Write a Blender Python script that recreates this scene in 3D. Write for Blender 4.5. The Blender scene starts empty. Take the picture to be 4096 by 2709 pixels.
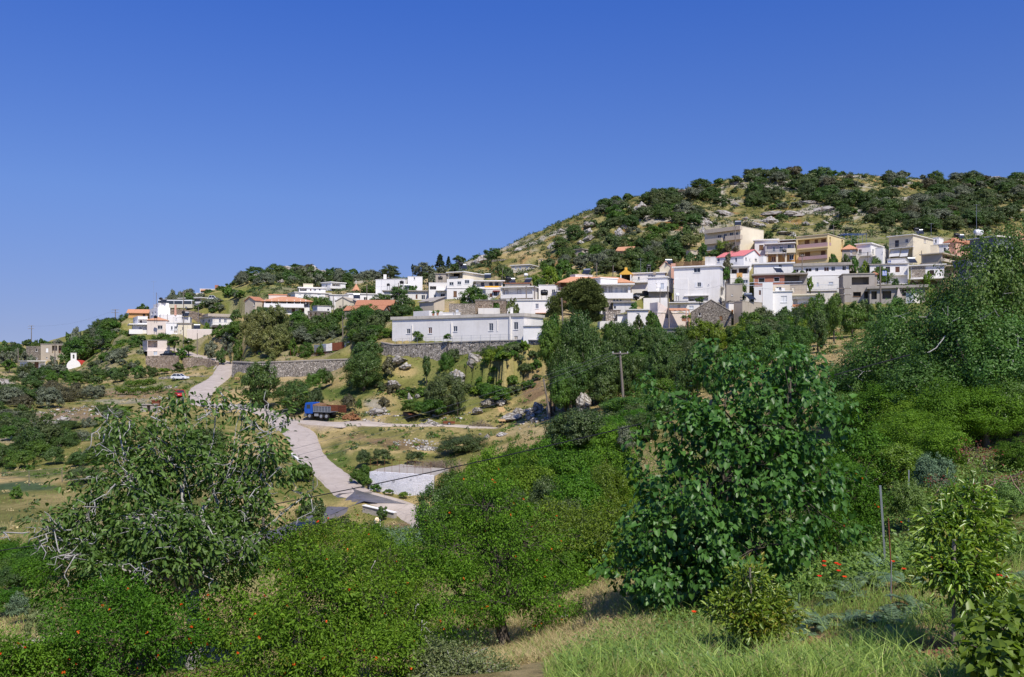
import bpy,math,random
import numpy as np
random.seed(11)
rng=np.random.default_rng(11)
sc=bpy.context.scene
COL=sc.collection
F,CU,HV=3500.0,2048.0,1450.0
REG={'P':(0,0,.578857),'A':(0,1000,2.31543),'B':(1000,1000,2.96375),'C':(1500,1000,2.96375),
 'D':(2200,900,2.96375),'F':(2700,850,3.13571),'G':(3300,850,2.97864),'H':(0,1400,1.69357),
 'I':(1000,1400,1.97583),'J':(2000,1250,1.97583),'K':(2900,1500,1.98244),'L':(0,1900,1.82385),
 'M':(1200,1900,1.82385),'N':(2400,1900,1.39799),'O':(2400,600,1.39799),'Q':(1190,1580,7.9033),
 'R':(480,1380,6.0316),'S':(480,1150,4.9396),'T':(1550,1600,4.3109),'U':(0,1280,4.9),
 'V':(2580,1180,3.2931),'W':(2780,2100,2.5744),'Z':(0,0,1.0)}
def src(r,x,y):
 ox,oy,s=REG[r]
 return ox+x/s,oy+y/s
def pt(r,x,y,d):
 u,v=src(r,x,y)
 return np.array([(u-CU)/F*d,d,(HV-v)/F*d])
def tag(o,label=None,cat=None,group=None,kind=None):
 if label:o['label']=label
 if cat:o['category']=cat
 if group:o['group']=group
 if kind:o['kind']=kind
 return o
def empty(name,loc,rz=0.0):
 o=bpy.data.objects.new(name,None)
 o.empty_display_size=.3
 o.location=tuple(float(c)for c in loc)
 o.rotation_euler=(0,0,rz)
 COL.objects.link(o)
 return o
class MB:
 """collects polygons, then links them as one mesh object"""
 def __init__(s):
  s.v,s.f,s.m=[],[],[]
 def add(s,vs,fs,mi=0):
  b=len(s.v)
  s.v+=[tuple(float(c)for c in p)for p in vs]
  for f in fs:
   s.f.append([b+i for i in f]);s.m.append(mi)
  return s
 def hexa(s,p,mi=0):
  return s.add(p,[(3,2,1,0),(4,5,6,7),(0,1,5,4),(1,2,6,5),(2,3,7,6),(3,0,4,7)],mi)
 def box(s,x0,x1,y0,y1,z0,z1,mi=0):
  return s.hexa([(x0,y0,z0),(x1,y0,z0),(x1,y1,z0),(x0,y1,z0),(x0,y0,z1),(x1,y0,z1),(x1,y1,z1),(x0,y1,z1)],mi)
 def tube(s,pts,rad,n=6,mi=0,cap=True):
  pts=[np.array(p,float)for p in pts]
  k=len(pts)
  if not hasattr(rad,'__len__'):rad=[rad]*k
  b=len(s.v)
  up=np.array([.31,.17,.93])
  for i in range(k):
   t=pts[min(i+1,k-1)]-pts[max(i-1,0)]
   t=t/(np.linalg.norm(t)+1e-9)
   a=np.cross(t,up)
   if np.linalg.norm(a)<.15:a=np.cross(t,np.array([1.,0,0]))
   a/=np.linalg.norm(a);c=np.cross(t,a)
   for j in range(n):
    w=2*math.pi*j/n
    s.v.append(tuple(pts[i]+rad[i]*(math.cos(w)*a+math.sin(w)*c)))
  for i in range(k-1):
   for j in range(n):
    s.f.append([b+i*n+j,b+i*n+(j+1)%n,b+(i+1)*n+(j+1)%n,b+(i+1)*n+j]);s.m.append(mi)
  if cap:
   s.f.append([b+j for j in range(n)][::-1]);s.m.append(mi)
   s.f.append([b+(k-1)*n+j for j in range(n)]);s.m.append(mi)
  return s
 def prism(s,poly,a,bvec,mi=0):
  """poly: list of 3d points; extruded by vector bvec"""
  n=len(poly)
  p=[np.array(q,float)for q in poly]
  q=[x+np.array(bvec,float)for x in p]
  fs=[tuple(range(n))[::-1],tuple(range(n,2*n))]
  fs+=[(i,(i+1)%n,n+(i+1)%n,n+i)for i in range(n)]
  return s.add(p+q,fs,mi)
 def build(s,name,mats,parent=None,origin=(0,0,0),smooth=False,bevel=0):
  me=bpy.data.meshes.new(name)
  o3=np.array(origin,float)
  me.from_pydata([tuple(np.array(p)-o3)for p in s.v],[],s.f)
  if not isinstance(mats,(list,tuple)):mats=[mats]
  for m in mats:me.materials.append(m)
  me.polygons.foreach_set('material_index',s.m)
  if smooth:me.polygons.foreach_set('use_smooth',[True]*len(s.f))
  me.update()
  o=bpy.data.objects.new(name,me)
  COL.objects.link(o)
  if parent is not None:o.parent=parent
  else:o.location=tuple(o3)
  if bevel:
   md=o.modifiers.new('Bevel','BEVEL');md.width=bevel;md.segments=2;md.limit_method='ANGLE'
  return o
def link_mesh(name,me,parent=None):
 o=bpy.data.objects.new(name,me)
 COL.objects.link(o)
 if parent is not None:o.parent=parent
 return o
def np_mesh(name,V,Fq,mat,k=4,smooth=False):
 """fast mesh from arrays: V (n,3), Fq (m,k)"""
 me=bpy.data.meshes.new(name)
 V=np.asarray(V,np.float32);Fq=np.asarray(Fq,np.int32)
 me.vertices.add(len(V));me.vertices.foreach_set('co',V.ravel())
 me.loops.add(Fq.size);me.loops.foreach_set('vertex_index',Fq.ravel())
 me.polygons.add(len(Fq))
 me.polygons.foreach_set('loop_start',np.arange(0,Fq.size,k,dtype=np.int32))
 me.polygons.foreach_set('loop_total',np.full(len(Fq),k,np.int32))
 if smooth:me.polygons.foreach_set('use_smooth',np.ones(len(Fq),bool))
 if mat is not None:me.materials.append(mat)
 me.update(calc_edges=True)
 return me
_perm=rng.random((256,256))
def vnoise(x,y):
 xi=np.floor(x).astype(int);yi=np.floor(y).astype(int)
 fx=x-xi;fy=y-yi
 fx=fx*fx*(3-2*fx);fy=fy*fy*(3-2*fy)
 a=_perm[xi%256,yi%256];b=_perm[(xi+1)%256,yi%256]
 c=_perm[xi%256,(yi+1)%256];d=_perm[(xi+1)%256,(yi+1)%256]
 return(a*(1-fx)+b*fx)*(1-fy)+(c*(1-fx)+d*fx)*fy*1.0-.5
def fbm(x,y,s,octv=4):
 z=0;a=1.0;f=1.0/s
 for i in range(octv):
  z=z+a*vnoise(x*f+17.3*i,y*f+5.1*i);a*=.5;f*=2.03
 return z
def sstep(a,b,x):
 t=np.clip((x-a)/(b-a),0,1)
 return t*t*(3-2*t)
def new_mat(name):
 m=bpy.data.materials.new(name);m.use_nodes=True
 nt=m.node_tree
 return m,nt,nt.nodes,nt.links,nt.nodes['Principled BSDF']
def rgb(c):return(c[0],c[1],c[2],1)
def ramp(N,L,fac,stops):
 r=N.new('ShaderNodeValToRGB')
 e=r.color_ramp.elements
 while len(e)<len(stops):e.new(.5)
 for i,(p,c)in enumerate(stops):
  e[i].position=p;e[i].color=rgb(c)
 L.new(fac,r.inputs[0])
 return r.outputs[0]
def noise_tex(N,L,scale,detail=4,rough=.55,coord='Object',vec=None):
 n=N.new('ShaderNodeTexNoise')
 n.inputs['Scale'].default_value=scale;n.inputs['Detail'].default_value=detail
 n.inputs['Roughness'].default_value=rough
 if vec is None:
  tc=N.new('ShaderNodeTexCoord');vec=tc.outputs[coord]
 L.new(vec,n.inputs['Vector'])
 return n.outputs['Fac']
def mixc(N,L,fac,a,b,mode='MIX'):
 m=N.new('ShaderNodeMix');m.data_type='RGBA';m.blend_type=mode
 if isinstance(fac,(int,float)):m.inputs[0].default_value=fac
 else:L.new(fac,m.inputs[0])
 for i,c in((6,a),(7,b)):
  if isinstance(c,tuple):m.inputs[i].default_value=rgb(c)
  else:L.new(c,m.inputs[i])
 return m.outputs[2]
def bump(N,L,bs,h,strength=.5,dist=.05):
 b=N.new('ShaderNodeBump');b.inputs['Strength'].default_value=strength;b.inputs['Distance'].default_value=dist
 L.new(h,b.inputs['Height']);L.new(b.outputs[0],bs.inputs['Normal'])
def m_paint(name,c,dirt=(.30,.26,.21),amt=.35,rough=.85,streak=True,scale=.35):
 """rendered, weathered wall paint: broad patches, rain streaks, fine grain"""
 m,nt,N,L,bs=new_mat(name)
 tc=N.new('ShaderNodeTexCoord')
 oi=N.new('ShaderNodeObjectInfo')
 mp=N.new('ShaderNodeMapping');L.new(tc.outputs['Object'],mp.inputs[0])
 va=N.new('ShaderNodeVectorMath');va.operation='SCALE';va.inputs[3].default_value=60
 cmb=N.new('ShaderNodeCombineXYZ');L.new(oi.outputs['Random'],cmb.inputs[0]);L.new(oi.outputs['Random'],cmb.inputs[1])
 L.new(cmb.outputs[0],va.inputs[0]);L.new(va.outputs[0],mp.inputs['Location'])
 a=noise_tex(N,L,scale,6,.65,vec=mp.outputs[0])
 fa=ramp(N,L,a,[(.46,(0,0,0)),(.8,(1,1,1))])
 mp2=N.new('ShaderNodeMapping');mp2.inputs['Scale'].default_value=(2.2,2.2,.14);L.new(mp.outputs[0],mp2.inputs[0])
 st=noise_tex(N,L,1.0,4,.6,vec=mp2.outputs[0])
 fs=ramp(N,L,st,[(.52,(0,0,0)),(.78,(1,1,1))])
 ad=N.new('ShaderNodeMath');ad.operation='MULTIPLY_ADD'
 L.new(fa,ad.inputs[0]);ad.inputs[1].default_value=amt;
 m2=N.new('ShaderNodeMath');m2.operation='MULTIPLY';L.new(fs,m2.inputs[0]);m2.inputs[1].default_value=amt*(.8 if streak else .1)
 L.new(m2.outputs[0],ad.inputs[2])
 col=mixc(N,L,ad.outputs[0],c,dirt)
 g=noise_tex(N,L,5,5,.7,vec=mp.outputs[0])
 col=mixc(N,L,.10,col,ramp(N,L,g,[(.3,tuple(x*.7 for x in c)),(.7,tuple(min(1,x*1.1)for x in c))]))
 L.new(col,bs.inputs['Base Color']);bs.inputs['Roughness'].default_value=rough
 bs.inputs['Specular IOR Level'].default_value=.25
 bump(N,L,bs,noise_tex(N,L,7,5,.7,vec=mp.outputs[0]),.35,.03)
 return m
def m_plain(name,c,rough=.6,metal=0.0,var=.15,scale=3.0,spec=.4):
 m,nt,N,L,bs=new_mat(name)
 a=noise_tex(N,L,scale,5,.6)
 col=ramp(N,L,a,[(.3,tuple(x*(1-var)for x in c)),(.7,tuple(min(1,x*(1+var))for x in c))])
 L.new(col,bs.inputs['Base Color'])
 bs.inputs['Roughness'].default_value=rough;bs.inputs['Metallic'].default_value=metal
 bs.inputs['Specular IOR Level'].default_value=spec
 return m
def m_stone(name,c1,c2,mortar,scale=3.2,sq=(1,1,1.5),dist=.12):
 m,nt,N,L,bs=new_mat(name)
 tc=N.new('ShaderNodeTexCoord');mp=N.new('ShaderNodeMapping');mp.inputs['Scale'].default_value=sq
 nz=N.new('ShaderNodeTexNoise');nz.inputs['Scale'].default_value=1.3
 L.new(tc.outputs['Object'],nz.inputs['Vector'])
 mv=mixc(N,L,.12,tc.outputs['Object'],nz.outputs['Color'],'ADD')
 L.new(mv,mp.inputs[0])
 v=N.new('ShaderNodeTexVoronoi');v.inputs['Scale'].default_value=scale;L.new(mp.outputs[0],v.inputs['Vector'])
 e=N.new('ShaderNodeTexVoronoi');e.feature='DISTANCE_TO_EDGE';e.inputs['Scale'].default_value=scale;L.new(mp.outputs[0],e.inputs['Vector'])
 sep=N.new('ShaderNodeSeparateColor');L.new(v.outputs['Color'],sep.inputs[0])
 col=ramp(N,L,sep.outputs[0],[(0,c1),(.6,c2),(1,tuple(min(1,x*1.5)for x in c2))])
 col=mixc(N,L,.35,col,ramp(N,L,noise_tex(N,L,9,5,.7),[(.3,tuple(x*.5 for x in c1)),(.7,c2)]))
 fe=ramp(N,L,e.outputs['Distance'],[(.03,(0,0,0)),(.11,(1,1,1))])
 col=mixc(N,L,fe,mortar,col)
 big=noise_tex(N,L,.25,3,.6)
 col=mixc(N,L,ramp(N,L,big,[(.4,(0,0,0)),(.75,(.45,.45,.45))]),col,tuple(x*.55 for x in c1))
 L.new(col,bs.inputs['Base Color']);bs.inputs['Roughness'].default_value=.92;bs.inputs['Specular IOR Level'].default_value=.15
 bump(N,L,bs,fe,.9,dist)
 return m
def m_tile(name,c1,c2):
 m,nt,N,L,bs=new_mat(name)
 tc=N.new('ShaderNodeTexCoord')
 w=N.new('ShaderNodeTexWave');w.inputs['Scale'].default_value=1.6;w.inputs['Distortion'].default_value=.6;w.inputs['Detail'].default_value=2
 w.bands_direction='DIAGONAL'
 L.new(tc.outputs['Object'],w.inputs['Vector'])
 a=noise_tex(N,L,2.6,5,.7)
 col=ramp(N,L,a,[(.3,c1),(.68,c2)])
 col=mixc(N,L,.28,col,ramp(N,L,w.outputs['Fac'],[(.1,tuple(x*.35 for x in c1)),(.6,c2)]))
 L.new(col,bs.inputs['Base Color']);bs.inputs['Roughness'].default_value=.85
 bump(N,L,bs,w.outputs['Fac'],.6,.06)
 return m
def m_brick(name,c1,c2,mo):
 m,nt,N,L,bs=new_mat(name)
 tc=N.new('ShaderNodeTexCoord')
 mp=N.new('ShaderNodeMapping');mp.inputs['Rotation'].default_value=(math.radians(90),0,0);L.new(tc.outputs['Object'],mp.inputs[0])
 b=N.new('ShaderNodeTexBrick');b.inputs['Color1'].default_value=rgb(c1);b.inputs['Color2'].default_value=rgb(c2);b.inputs['Mortar'].default_value=rgb(mo)
 b.inputs['Scale'].default_value=2.0;b.inputs['Mortar Size'].default_value=.025
 L.new(mp.outputs[0],b.inputs['Vector'])
 a=noise_tex(N,L,1.2,5,.7)
 col=mixc(N,L,.35,b.outputs['Color'],ramp(N,L,a,[(.3,tuple(x*.6 for x in c1)),(.7,c2)]))
 L.new(col,bs.inputs['Base Color']);bs.inputs['Roughness'].default_value=.9
 return m
def m_glass(name='window_glass',c=(.018,.022,.028)):
 m,nt,N,L,bs=new_mat(name)
 oi=N.new('ShaderNodeObjectInfo')
 col=ramp(N,L,oi.outputs['Random'],[(0,c),(.6,tuple(x*1.8 for x in c)),(1,tuple(x*4.5 for x in c))])
 L.new(col,bs.inputs['Base Color']);bs.inputs['Roughness'].default_value=.12;bs.inputs['Specular IOR Level'].default_value=.5
 return m
def m_leaf(name,c,c2,trans=.25,rough=.45,spec=.3,hue=.013,val=.3):
 """leaf: colour varies leaf by leaf and plant by plant, some light passes through"""
 m,nt,N,L,bs=new_mat(name)
 geo=N.new('ShaderNodeNewGeometry');oi=N.new('ShaderNodeObjectInfo')
 col=ramp(N,L,geo.outputs['Random Per Island'],[(0,tuple(x*(1-val)for x in c)),(.5,c),(.85,c2),(1,tuple(min(1,x*(1+val))for x in c2))])
 big=noise_tex(N,L,.8,2,.5)
 col=mixc(N,L,ramp(N,L,big,[(.38,(0,0,0)),(.66,(.6,.6,.6))]),col,c2)
 hs=N.new('ShaderNodeHueSaturation')
 mr=N.new('ShaderNodeMapRange');mr.inputs[3].default_value=.5-hue;mr.inputs[4].default_value=.5+hue
 L.new(oi.outputs['Random'],mr.inputs[0]);L.new(mr.outputs[0],hs.inputs['Hue'])
 mv=N.new('ShaderNodeMapRange');mv.inputs[3].default_value=.88;mv.inputs[4].default_value=1.14
 ml=N.new('ShaderNodeMath');ml.operation='FRACT';m7=N.new('ShaderNodeMath');m7.operation='MULTIPLY';m7.inputs[1].default_value=7.31
 L.new(oi.outputs['Random'],m7.inputs[0]);L.new(m7.outputs[0],ml.inputs[0]);L.new(ml.outputs[0],mv.inputs[0]);L.new(mv.outputs[0],hs.inputs['Value'])
 L.new(col,hs.inputs['Color'])
 L.new(hs.outputs[0],bs.inputs['Base Color']);bs.inputs['Roughness'].default_value=rough;bs.inputs['Specular IOR Level'].default_value=spec
 tr=N.new('ShaderNodeBsdfTranslucent')
 tc2=mixc(N,L,1.0,hs.outputs[0],(1.25,1.35,.55),'MULTIPLY')
 L.new(tc2,tr.inputs['Color'])
 mx=N.new('ShaderNodeMixShader');mx.inputs[0].default_value=trans
 out=N['Material Output']if 'Material Output' in N else[n for n in N if n.type=='OUTPUT_MATERIAL'][0]
 L.new(bs.outputs[0],mx.inputs[1]);L.new(tr.outputs[0],mx.inputs[2]);L.new(mx.outputs[0],out.inputs['Surface'])
 return m
def m_bark(name,c1,c2,scale=14):
 m,nt,N,L,bs=new_mat(name)
 tc=N.new('ShaderNodeTexCoord');mp=N.new('ShaderNodeMapping');mp.inputs['Scale'].default_value=(1,1,.25);L.new(tc.outputs['Object'],mp.inputs[0])
 a=noise_tex(N,L,scale,6,.7,vec=mp.outputs[0])
 L.new(ramp(N,L,a,[(.32,c1),(.66,c2)]),bs.inputs['Base Color']);bs.inputs['Roughness'].default_value=.9
 bump(N,L,bs,a,.8,.03)
 return m
M={}
M['white']=m_paint('white_render',(.82,.79,.74),(.40,.35,.29),.26)
M['white2']=m_paint('old_white_render',(.74,.71,.66),(.33,.28,.22),.42)
M['fresh']=m_paint('fresh_white_render',(.85,.825,.785),(.5,.46,.42),.14)
M['cream']=m_paint('cream_render',(.74,.66,.49),(.38,.31,.22),.2)
M['pinkish']=m_paint('pale_pink_render',(.72,.62,.54),(.36,.28,.22),.24)
M['beige']=m_paint('beige_render',(.58,.50,.38),(.30,.25,.19),.35)
M['yellow']=m_paint('yellow_render',(.78,.62,.32),(.42,.31,.18),.18)
M['ochre']=m_paint('ochre_render',(.62,.34,.12),(.3,.2,.1),.3)
M['salmon']=m_paint('salmon_render',(.64,.36,.25),(.4,.25,.18),.2)
M['grey']=m_paint('grey_render',(.46,.44,.43),(.22,.2,.18),.4)
M['bluegrey']=m_paint('slate_render',(.16,.17,.22),(.12,.12,.14),.3)
M['concrete']=m_paint('bare_concrete',(.40,.36,.31),(.17,.145,.115),.55)
M['tan']=m_paint('tan_render',(.45,.39,.31),(.24,.2,.15),.4)
M['stone']=m_stone('rubble_stone',(.22,.19,.155),(.42,.37,.31),(.11,.09,.075))
M['drystone']=m_stone('dry_stone',(.31,.275,.235),(.54,.485,.42),(.085,.07,.056),2.4)
M['palestone']=m_stone('pale_stone',(.36,.31,.25),(.55,.48,.40),(.22,.18,.14),2.8)
M['redstone']=m_stone('reddish_stone',(.33,.24,.17),(.50,.41,.32),(.16,.12,.09),3.4)
M['tile']=m_tile('orange_roof_tiles',(.52,.22,.11),(.72,.38,.21))
M['oldtile']=m_tile('old_roof_tiles',(.33,.13,.07),(.56,.25,.13))
M['pinkroof']=m_tile('pink_sheet_roof',(.66,.16,.16),(.78,.25,.24))
M['brick']=m_brick('hollow_brick',(.46,.16,.08),(.36,.12,.07),(.33,.26,.21))
M['block']=m_brick('concrete_blocks',(.42,.40,.37),(.36,.34,.31),(.25,.23,.21))
M['glass']=m_glass()
M['dark']=m_plain('dark_interior',(.02,.018,.016),.9)
M['frame']=m_plain('white_frame',(.75,.75,.74),.5)
M['brown']=m_plain('brown_shutter',(.13,.055,.03),.6,scale=6)
M['blue']=m_plain('blue_paint',(.02,.10,.48),.5)
M['wood']=m_plain('weathered_wood',(.20,.11,.055),.8,var=.4,scale=5)
M['polewood']=m_bark('pole_wood',(.13,.105,.085),(.26,.22,.18),6)
M['rail']=m_plain('iron_railing',(.16,.17,.19),.5,.3)
M['railw']=m_plain('pale_blue_railing',(.48,.52,.58),.5)
M['tank']=m_plain('black_tank',(.008,.008,.009),.35)
M['panel']=m_plain('solar_glass',(.02,.025,.04),.35,0,.3,2,.3)
M['steel']=m_plain('galvanised_steel',(.42,.44,.46),.4,.6)
M['lilac']=m_paint('mauve_parapet',(.50,.33,.32),(.3,.2,.18),.2)
M['ochrepaint']=m_paint('bright_ochre',(.78,.44,.07),(.5,.3,.1),.12)
M['cable']=m_plain('black_cable',(.02,.02,.022),.5)
M['redpaint']=m_plain('dark_red_paint',(.25,.05,.04),.6)
M['awn']=m_plain('canvas_awning',(.66,.64,.6),.8)
M['net']=m_plain('grey_netting',(.30,.29,.27),.9,var=.4,scale=6)
M['oldcornice']=m_paint('stained_cornice',(.60,.55,.47),(.22,.19,.15),.55)
M['wire']=m_plain('grey_wire',(.10,.10,.11),.5)
PADS=[]
RECTS=[]
HOUSES=[]
class Block:
 def __init__(b,H,r,x0,xc,x1,yt,yb,d,th,mat,wl=None,wr=None,down=3.5,name='wall',pad=True):
  b.H,b.r,b.mat,b.name=H,r,mat,name
  u0=src(r,x0,0)[0];uc,vt=src(r,xc,yt);u1=src(r,x1,0)[0];vb=src(r,0,yb)[1]
  b.C=np.array([(uc-CU)/F*d,d])
  def hit(u,D):
   k=(u-CU)/F
   den=D[0]-k*D[1]
   return(k*b.C[1]-b.C[0])/den if abs(den)>1e-6 else-1
  for _ in range(70):
   t=math.radians(th)
   b.dL=np.array([-math.cos(t),math.sin(t)]);b.dR=np.array([math.sin(t),math.cos(t)])
   b.L=wl if wl else hit(u0,b.dL)
   b.R=wr if wr else hit(u1,b.dR)
   if wl and th>=45 and 0<hit(u0,b.dL)<wl:th+=2
   elif wr and th<45 and 0<hit(u1,b.dR)<wr:th-=2
   elif not wl and(b.L<=0 or(b.L>14 and th>45)):th-=2
   elif not wr and(b.R<=0 or(b.R>14 and th<45)):th+=2
   else:break
  assert b.L>0 and b.R>0,(H.label,b.L,b.R)
  b.zt=(HV-vt)/F*d;b.zb=(HV-vb)/F*d
  b.down=down
  b.rec={'L':[],'R':[]}
  if pad:PADS.append((b.C,b.dL,b.dR,b.L,b.R,b.zb,d,2.6 if r in 'BCDFG' and 196<d<275 else 0))
  vb_=[src(r,x,0)[0]for x in(x0,x1)];RECTS.append((vb_[0],vb_[1],vt-12,vb,d))
 def P(b,l,r,z):
  q=b.C+b.dL*l+b.dR*r
  return(q[0],q[1],z)
 def tz(b,face,r,xa,ya,xb,yb,p=0.0):
  """pixel rectangle -> (t0,t1,z0,z1) on the face plane moved out by p"""
  D,nrm=(b.dL,-b.dR)if face=='L' else(b.dR,-b.dL)
  O=b.C+nrm*p
  ts,ds=[],[]
  for x in(xa,xb):
   k=(src(r,x,0)[0]-CU)/F
   t=(k*O[1]-O[0])/(D[0]-k*D[1]);t=min(max(t,-4),(b.L if face=='L' else b.R)+4);ts.append(t);ds.append(O[1]+t*D[1])
  dm=sum(ds)/2
  za=(HV-src(r,0,ya)[1])/F*dm;zb=(HV-src(r,0,yb)[1])/F*dm
  return min(ts),max(ts),min(za,zb),max(za,zb)
 def fp(b,face,t,p,z):
  return b.P(t,-p,z)if face=='L' else b.P(-p,t,z)
 def fbox(b,mb,face,t0,t1,z0,z1,p0,p1,mi=0):
  if face=='L':
   q=[(t1,p1),(t0,p1),(t0,p0),(t1,p0)]
  else:
   q=[(t0,p1),(t1,p1),(t1,p0),(t0,p0)]
  return mb.hexa([b.fp(face,t,p,z0)for t,p in q]+[b.fp(face,t,p,z1)for t,p in q],mi)
 def attach(b,face,r,xa,ya,xb,yb,p0,p1,mat,name,parent=None,label=None):
  t0,t1,z0,z1=b.tz(face,r,xa,ya,xb,yb,p1)
  mb=MB();b.fbox(mb,face,t0,t1,z0,z1,p0,p1)
  return b.H.part(name,mb,mat,parent,label)
 def win(b,face,r,xa,ya,xb,yb,kind='window',frame='frame',pane='glass',dep=.14,label=None,bars=True):
  t0,t1,z0,z1=b.tz(face,r,xa,ya,xb,yb)
  L=b.L if face=='L' else b.R
  t0=max(t0,.08);t1=min(t1,L-.08);z1=min(z1,b.zt-.1)
  if t1-t0<.15 or z1-z0<.15:return None
  b.rec[face].append((t0,t1,z0,z1,dep))
  mb=MB();b.fbox(mb,face,t0-.02,t1+.02,z0-.02,z1+.02,-dep-.06,-dep+.03)
  pn=b.H.part(kind,mb,pane,None,label)
  fm=MB();w=.07
  for(a0,a1,c0,c1)in((t0+.004,t0+w,z0+.004,z1-.004),(t1-w,t1-.004,z0+.004,z1-.004),(t0+w,t1-w,z0+.004,z0+w),(t0+w,t1-w,z1-w,z1-.004)):
   b.fbox(fm,face,a0,a1,c0,c1,-dep+.033,-dep+.08)
  if bars and t1-t0>.7:
   n=2 if t1-t0<1.7 else 3
   for k in range(1,n):
    c=t0+(t1-t0)*k/n
    b.fbox(fm,face,c-.035,c+.035,z0+w+.003,z1-w-.003,-dep+.033,-dep+.075)
  b.H.part('frame',fm,frame,pn)
  if kind=='window':
   sm=MB();b.fbox(sm,face,t0-.1,t1+.1,z0-.08,z0-.006,.002,.09)
   b.H.part('sill',sm,frame,pn)
  return pn
 def recess(b,face,r,xa,ya,xb,yb,dep=1.4):
  t0,t1,z0,z1=b.tz(face,r,xa,ya,xb,yb)
  L=b.L if face=='L' else b.R
  t0=max(t0,.12);t1=min(t1,L-.12);z1=min(z1,b.zt-.12)
  b.rec[face].append((t0,t1,z0,z1,dep))
  return b
 def inner(b,face,r,xa,ya,xb,yb,dep,mat='glass',name='window',frame='brown'):
  """a door or window on the back wall of a recess"""
  t0,t1,z0,z1=b.tz(face,r,xa,ya,xb,yb,-dep)
  mb=MB();b.fbox(mb,face,t0,t1,z0,z1,-dep-.05,-dep+.03)
  pn=b.H.part(name,mb,mat)
  fm=MB();w=.08
  for(a0,a1,c0,c1)in((t0-w,t0,z0,z1+w),(t1,t1+w,z0,z1+w),(t0,t1,z1,z1+w),((t0+t1)/2-.03,(t0+t1)/2+.03,z0,z1)):
   b.fbox(fm,face,a0,a1,c0,c1,-dep+.002,-dep+.07)
  b.H.part('frame',fm,frame,pn)
  return pn
 def slab(b,h=.22,over=.35,mat='white2',front=None,z=None,name='roof',side=None):
  z=b.zt if z is None else z
  fo=over if front is None else front
  so=over if side is None else side
  mb=MB()
  q=[(b.L+over,-fo),(-so,-fo),(-so,b.R+over),(b.L+over,b.R+over)]
  mb.hexa([b.P(l,r,z-.004)for l,r in q]+[b.P(l,r,z+h)for l,r in q])
  return b.H.part(name,mb,mat)
 def parapet(b,h=.5,w=.2,mat='white'):
  mb=MB();z0=b.zt
  for(l0,l1,r0,r1)in((0,b.L,0,w),(0,b.L,b.R-w,b.R),(0,w,w,b.R-w),(b.L-w,b.L,w,b.R-w)):
   q=[(l1,r0),(l0,r0),(l0,r1),(l1,r1)]
   mb.hexa([b.P(l,r,z0-.004)for l,r in q]+[b.P(l,r,z0+h)for l,r in q])
  return b.H.part('parapet',mb,mat)
 def balcony(b,face,r,xa,ya,xb,yb,proj=1.3,mat='white',slabh=.2,rail=None,label=None):
  """slab with a solid parapet (or railing) whose outer face fills the pixel rectangle"""
  t0,t1,z0,z1=b.tz(face,r,xa,ya,xb,yb,proj)
  mb=MB();b.fbox(mb,face,t0,t1,z0,z0+slabh,.003,proj)
  bal=b.H.part('balcony',mb,mat if rail is None else 'white2',None,label)
  pm=MB()
  if rail is None:
   w=.13
   b.fbox(pm,face,t0+.002,t1-.002,z0+slabh+.002,z1,proj-w,proj-.004)
   b.fbox(pm,face,t0+.002,t0+w,z0+slabh+.002,z1-.004,.004,proj-w)
   b.fbox(pm,face,t1-w,t1-.002,z0+slabh+.002,z1-.004,.004,proj-w)
   b.H.part('parapet',pm,mat,bal)
  else:
   n=max(4,int((t1-t0)/.35));zz=z0+slabh
   b.fbox(pm,face,t0,t1,z1-.06,z1,proj-.1,proj-.04)
   b.fbox(pm,face,t0,t1,zz+.08,zz+.12,proj-.09,proj-.05)
   for k in range(n+1):
    c=t0+.03+(t1-t0-.06)*k/n
    b.fbox(pm,face,c-.02,c+.02,zz,z1-.06,proj-.09,proj-.05)
   for e in(t0,t1-.05):
    b.fbox(pm,face,e,e+.05,z1-.06,z1,.004,proj-.1)
   b.H.part('railing',pm,rail,bal)
  return bal
 def posts(b,face,r,xs,ya,yb,p=1.0,w=.22,mat='white',name='column'):
  for x in xs:
   t0,t1,z0,z1=b.tz(face,r,x,ya,x,yb,p)
   mb=MB();b.fbox(mb,face,t0-w/2,t0+w/2,z0,z1,p-w,p)
   b.H.part(name,mb,mat)
 def gable(b,along='L',rise=1.2,over=.35,mat='tile',th=.14):
  """pitched roof, ridge along L or R direction; gable walls close the ends"""
  z=b.zt
  if along=='L':
   g=lambda a,c,h:b.P(a,c,h);A,W=b.L,b.R
  else:
   g=lambda a,c,h:b.P(c,a,h);A,W=b.R,b.L
  mb=MB();s=rise/(W/2);e=over
  mb.add([g(0,0,z),g(0,W,z),g(0,W/2,z+rise-.02),g(A,0,z),g(A,W,z),g(A,W/2,z+rise-.02)],[(0,1,2),(3,4,5)])
  b.H.part('gable_wall',mb,b.mat)
  mb=MB()
  for(c0,c1)in((-e,W/2),(W+e,W/2)):
   zl=z-s*e
   p=[g(-e,c0,zl),g(A+e,c0,zl),g(A+e,c1,z+rise),g(-e,c1,z+rise)]
   mb.add(p+[(q[0],q[1],q[2]+th)for q in p],[(0,1,2,3),(4,5,6,7),(0,1,5,4),(1,2,6,5),(2,3,7,6),(3,0,4,7)])
  return b.H.part('roof',mb,mat)
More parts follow.
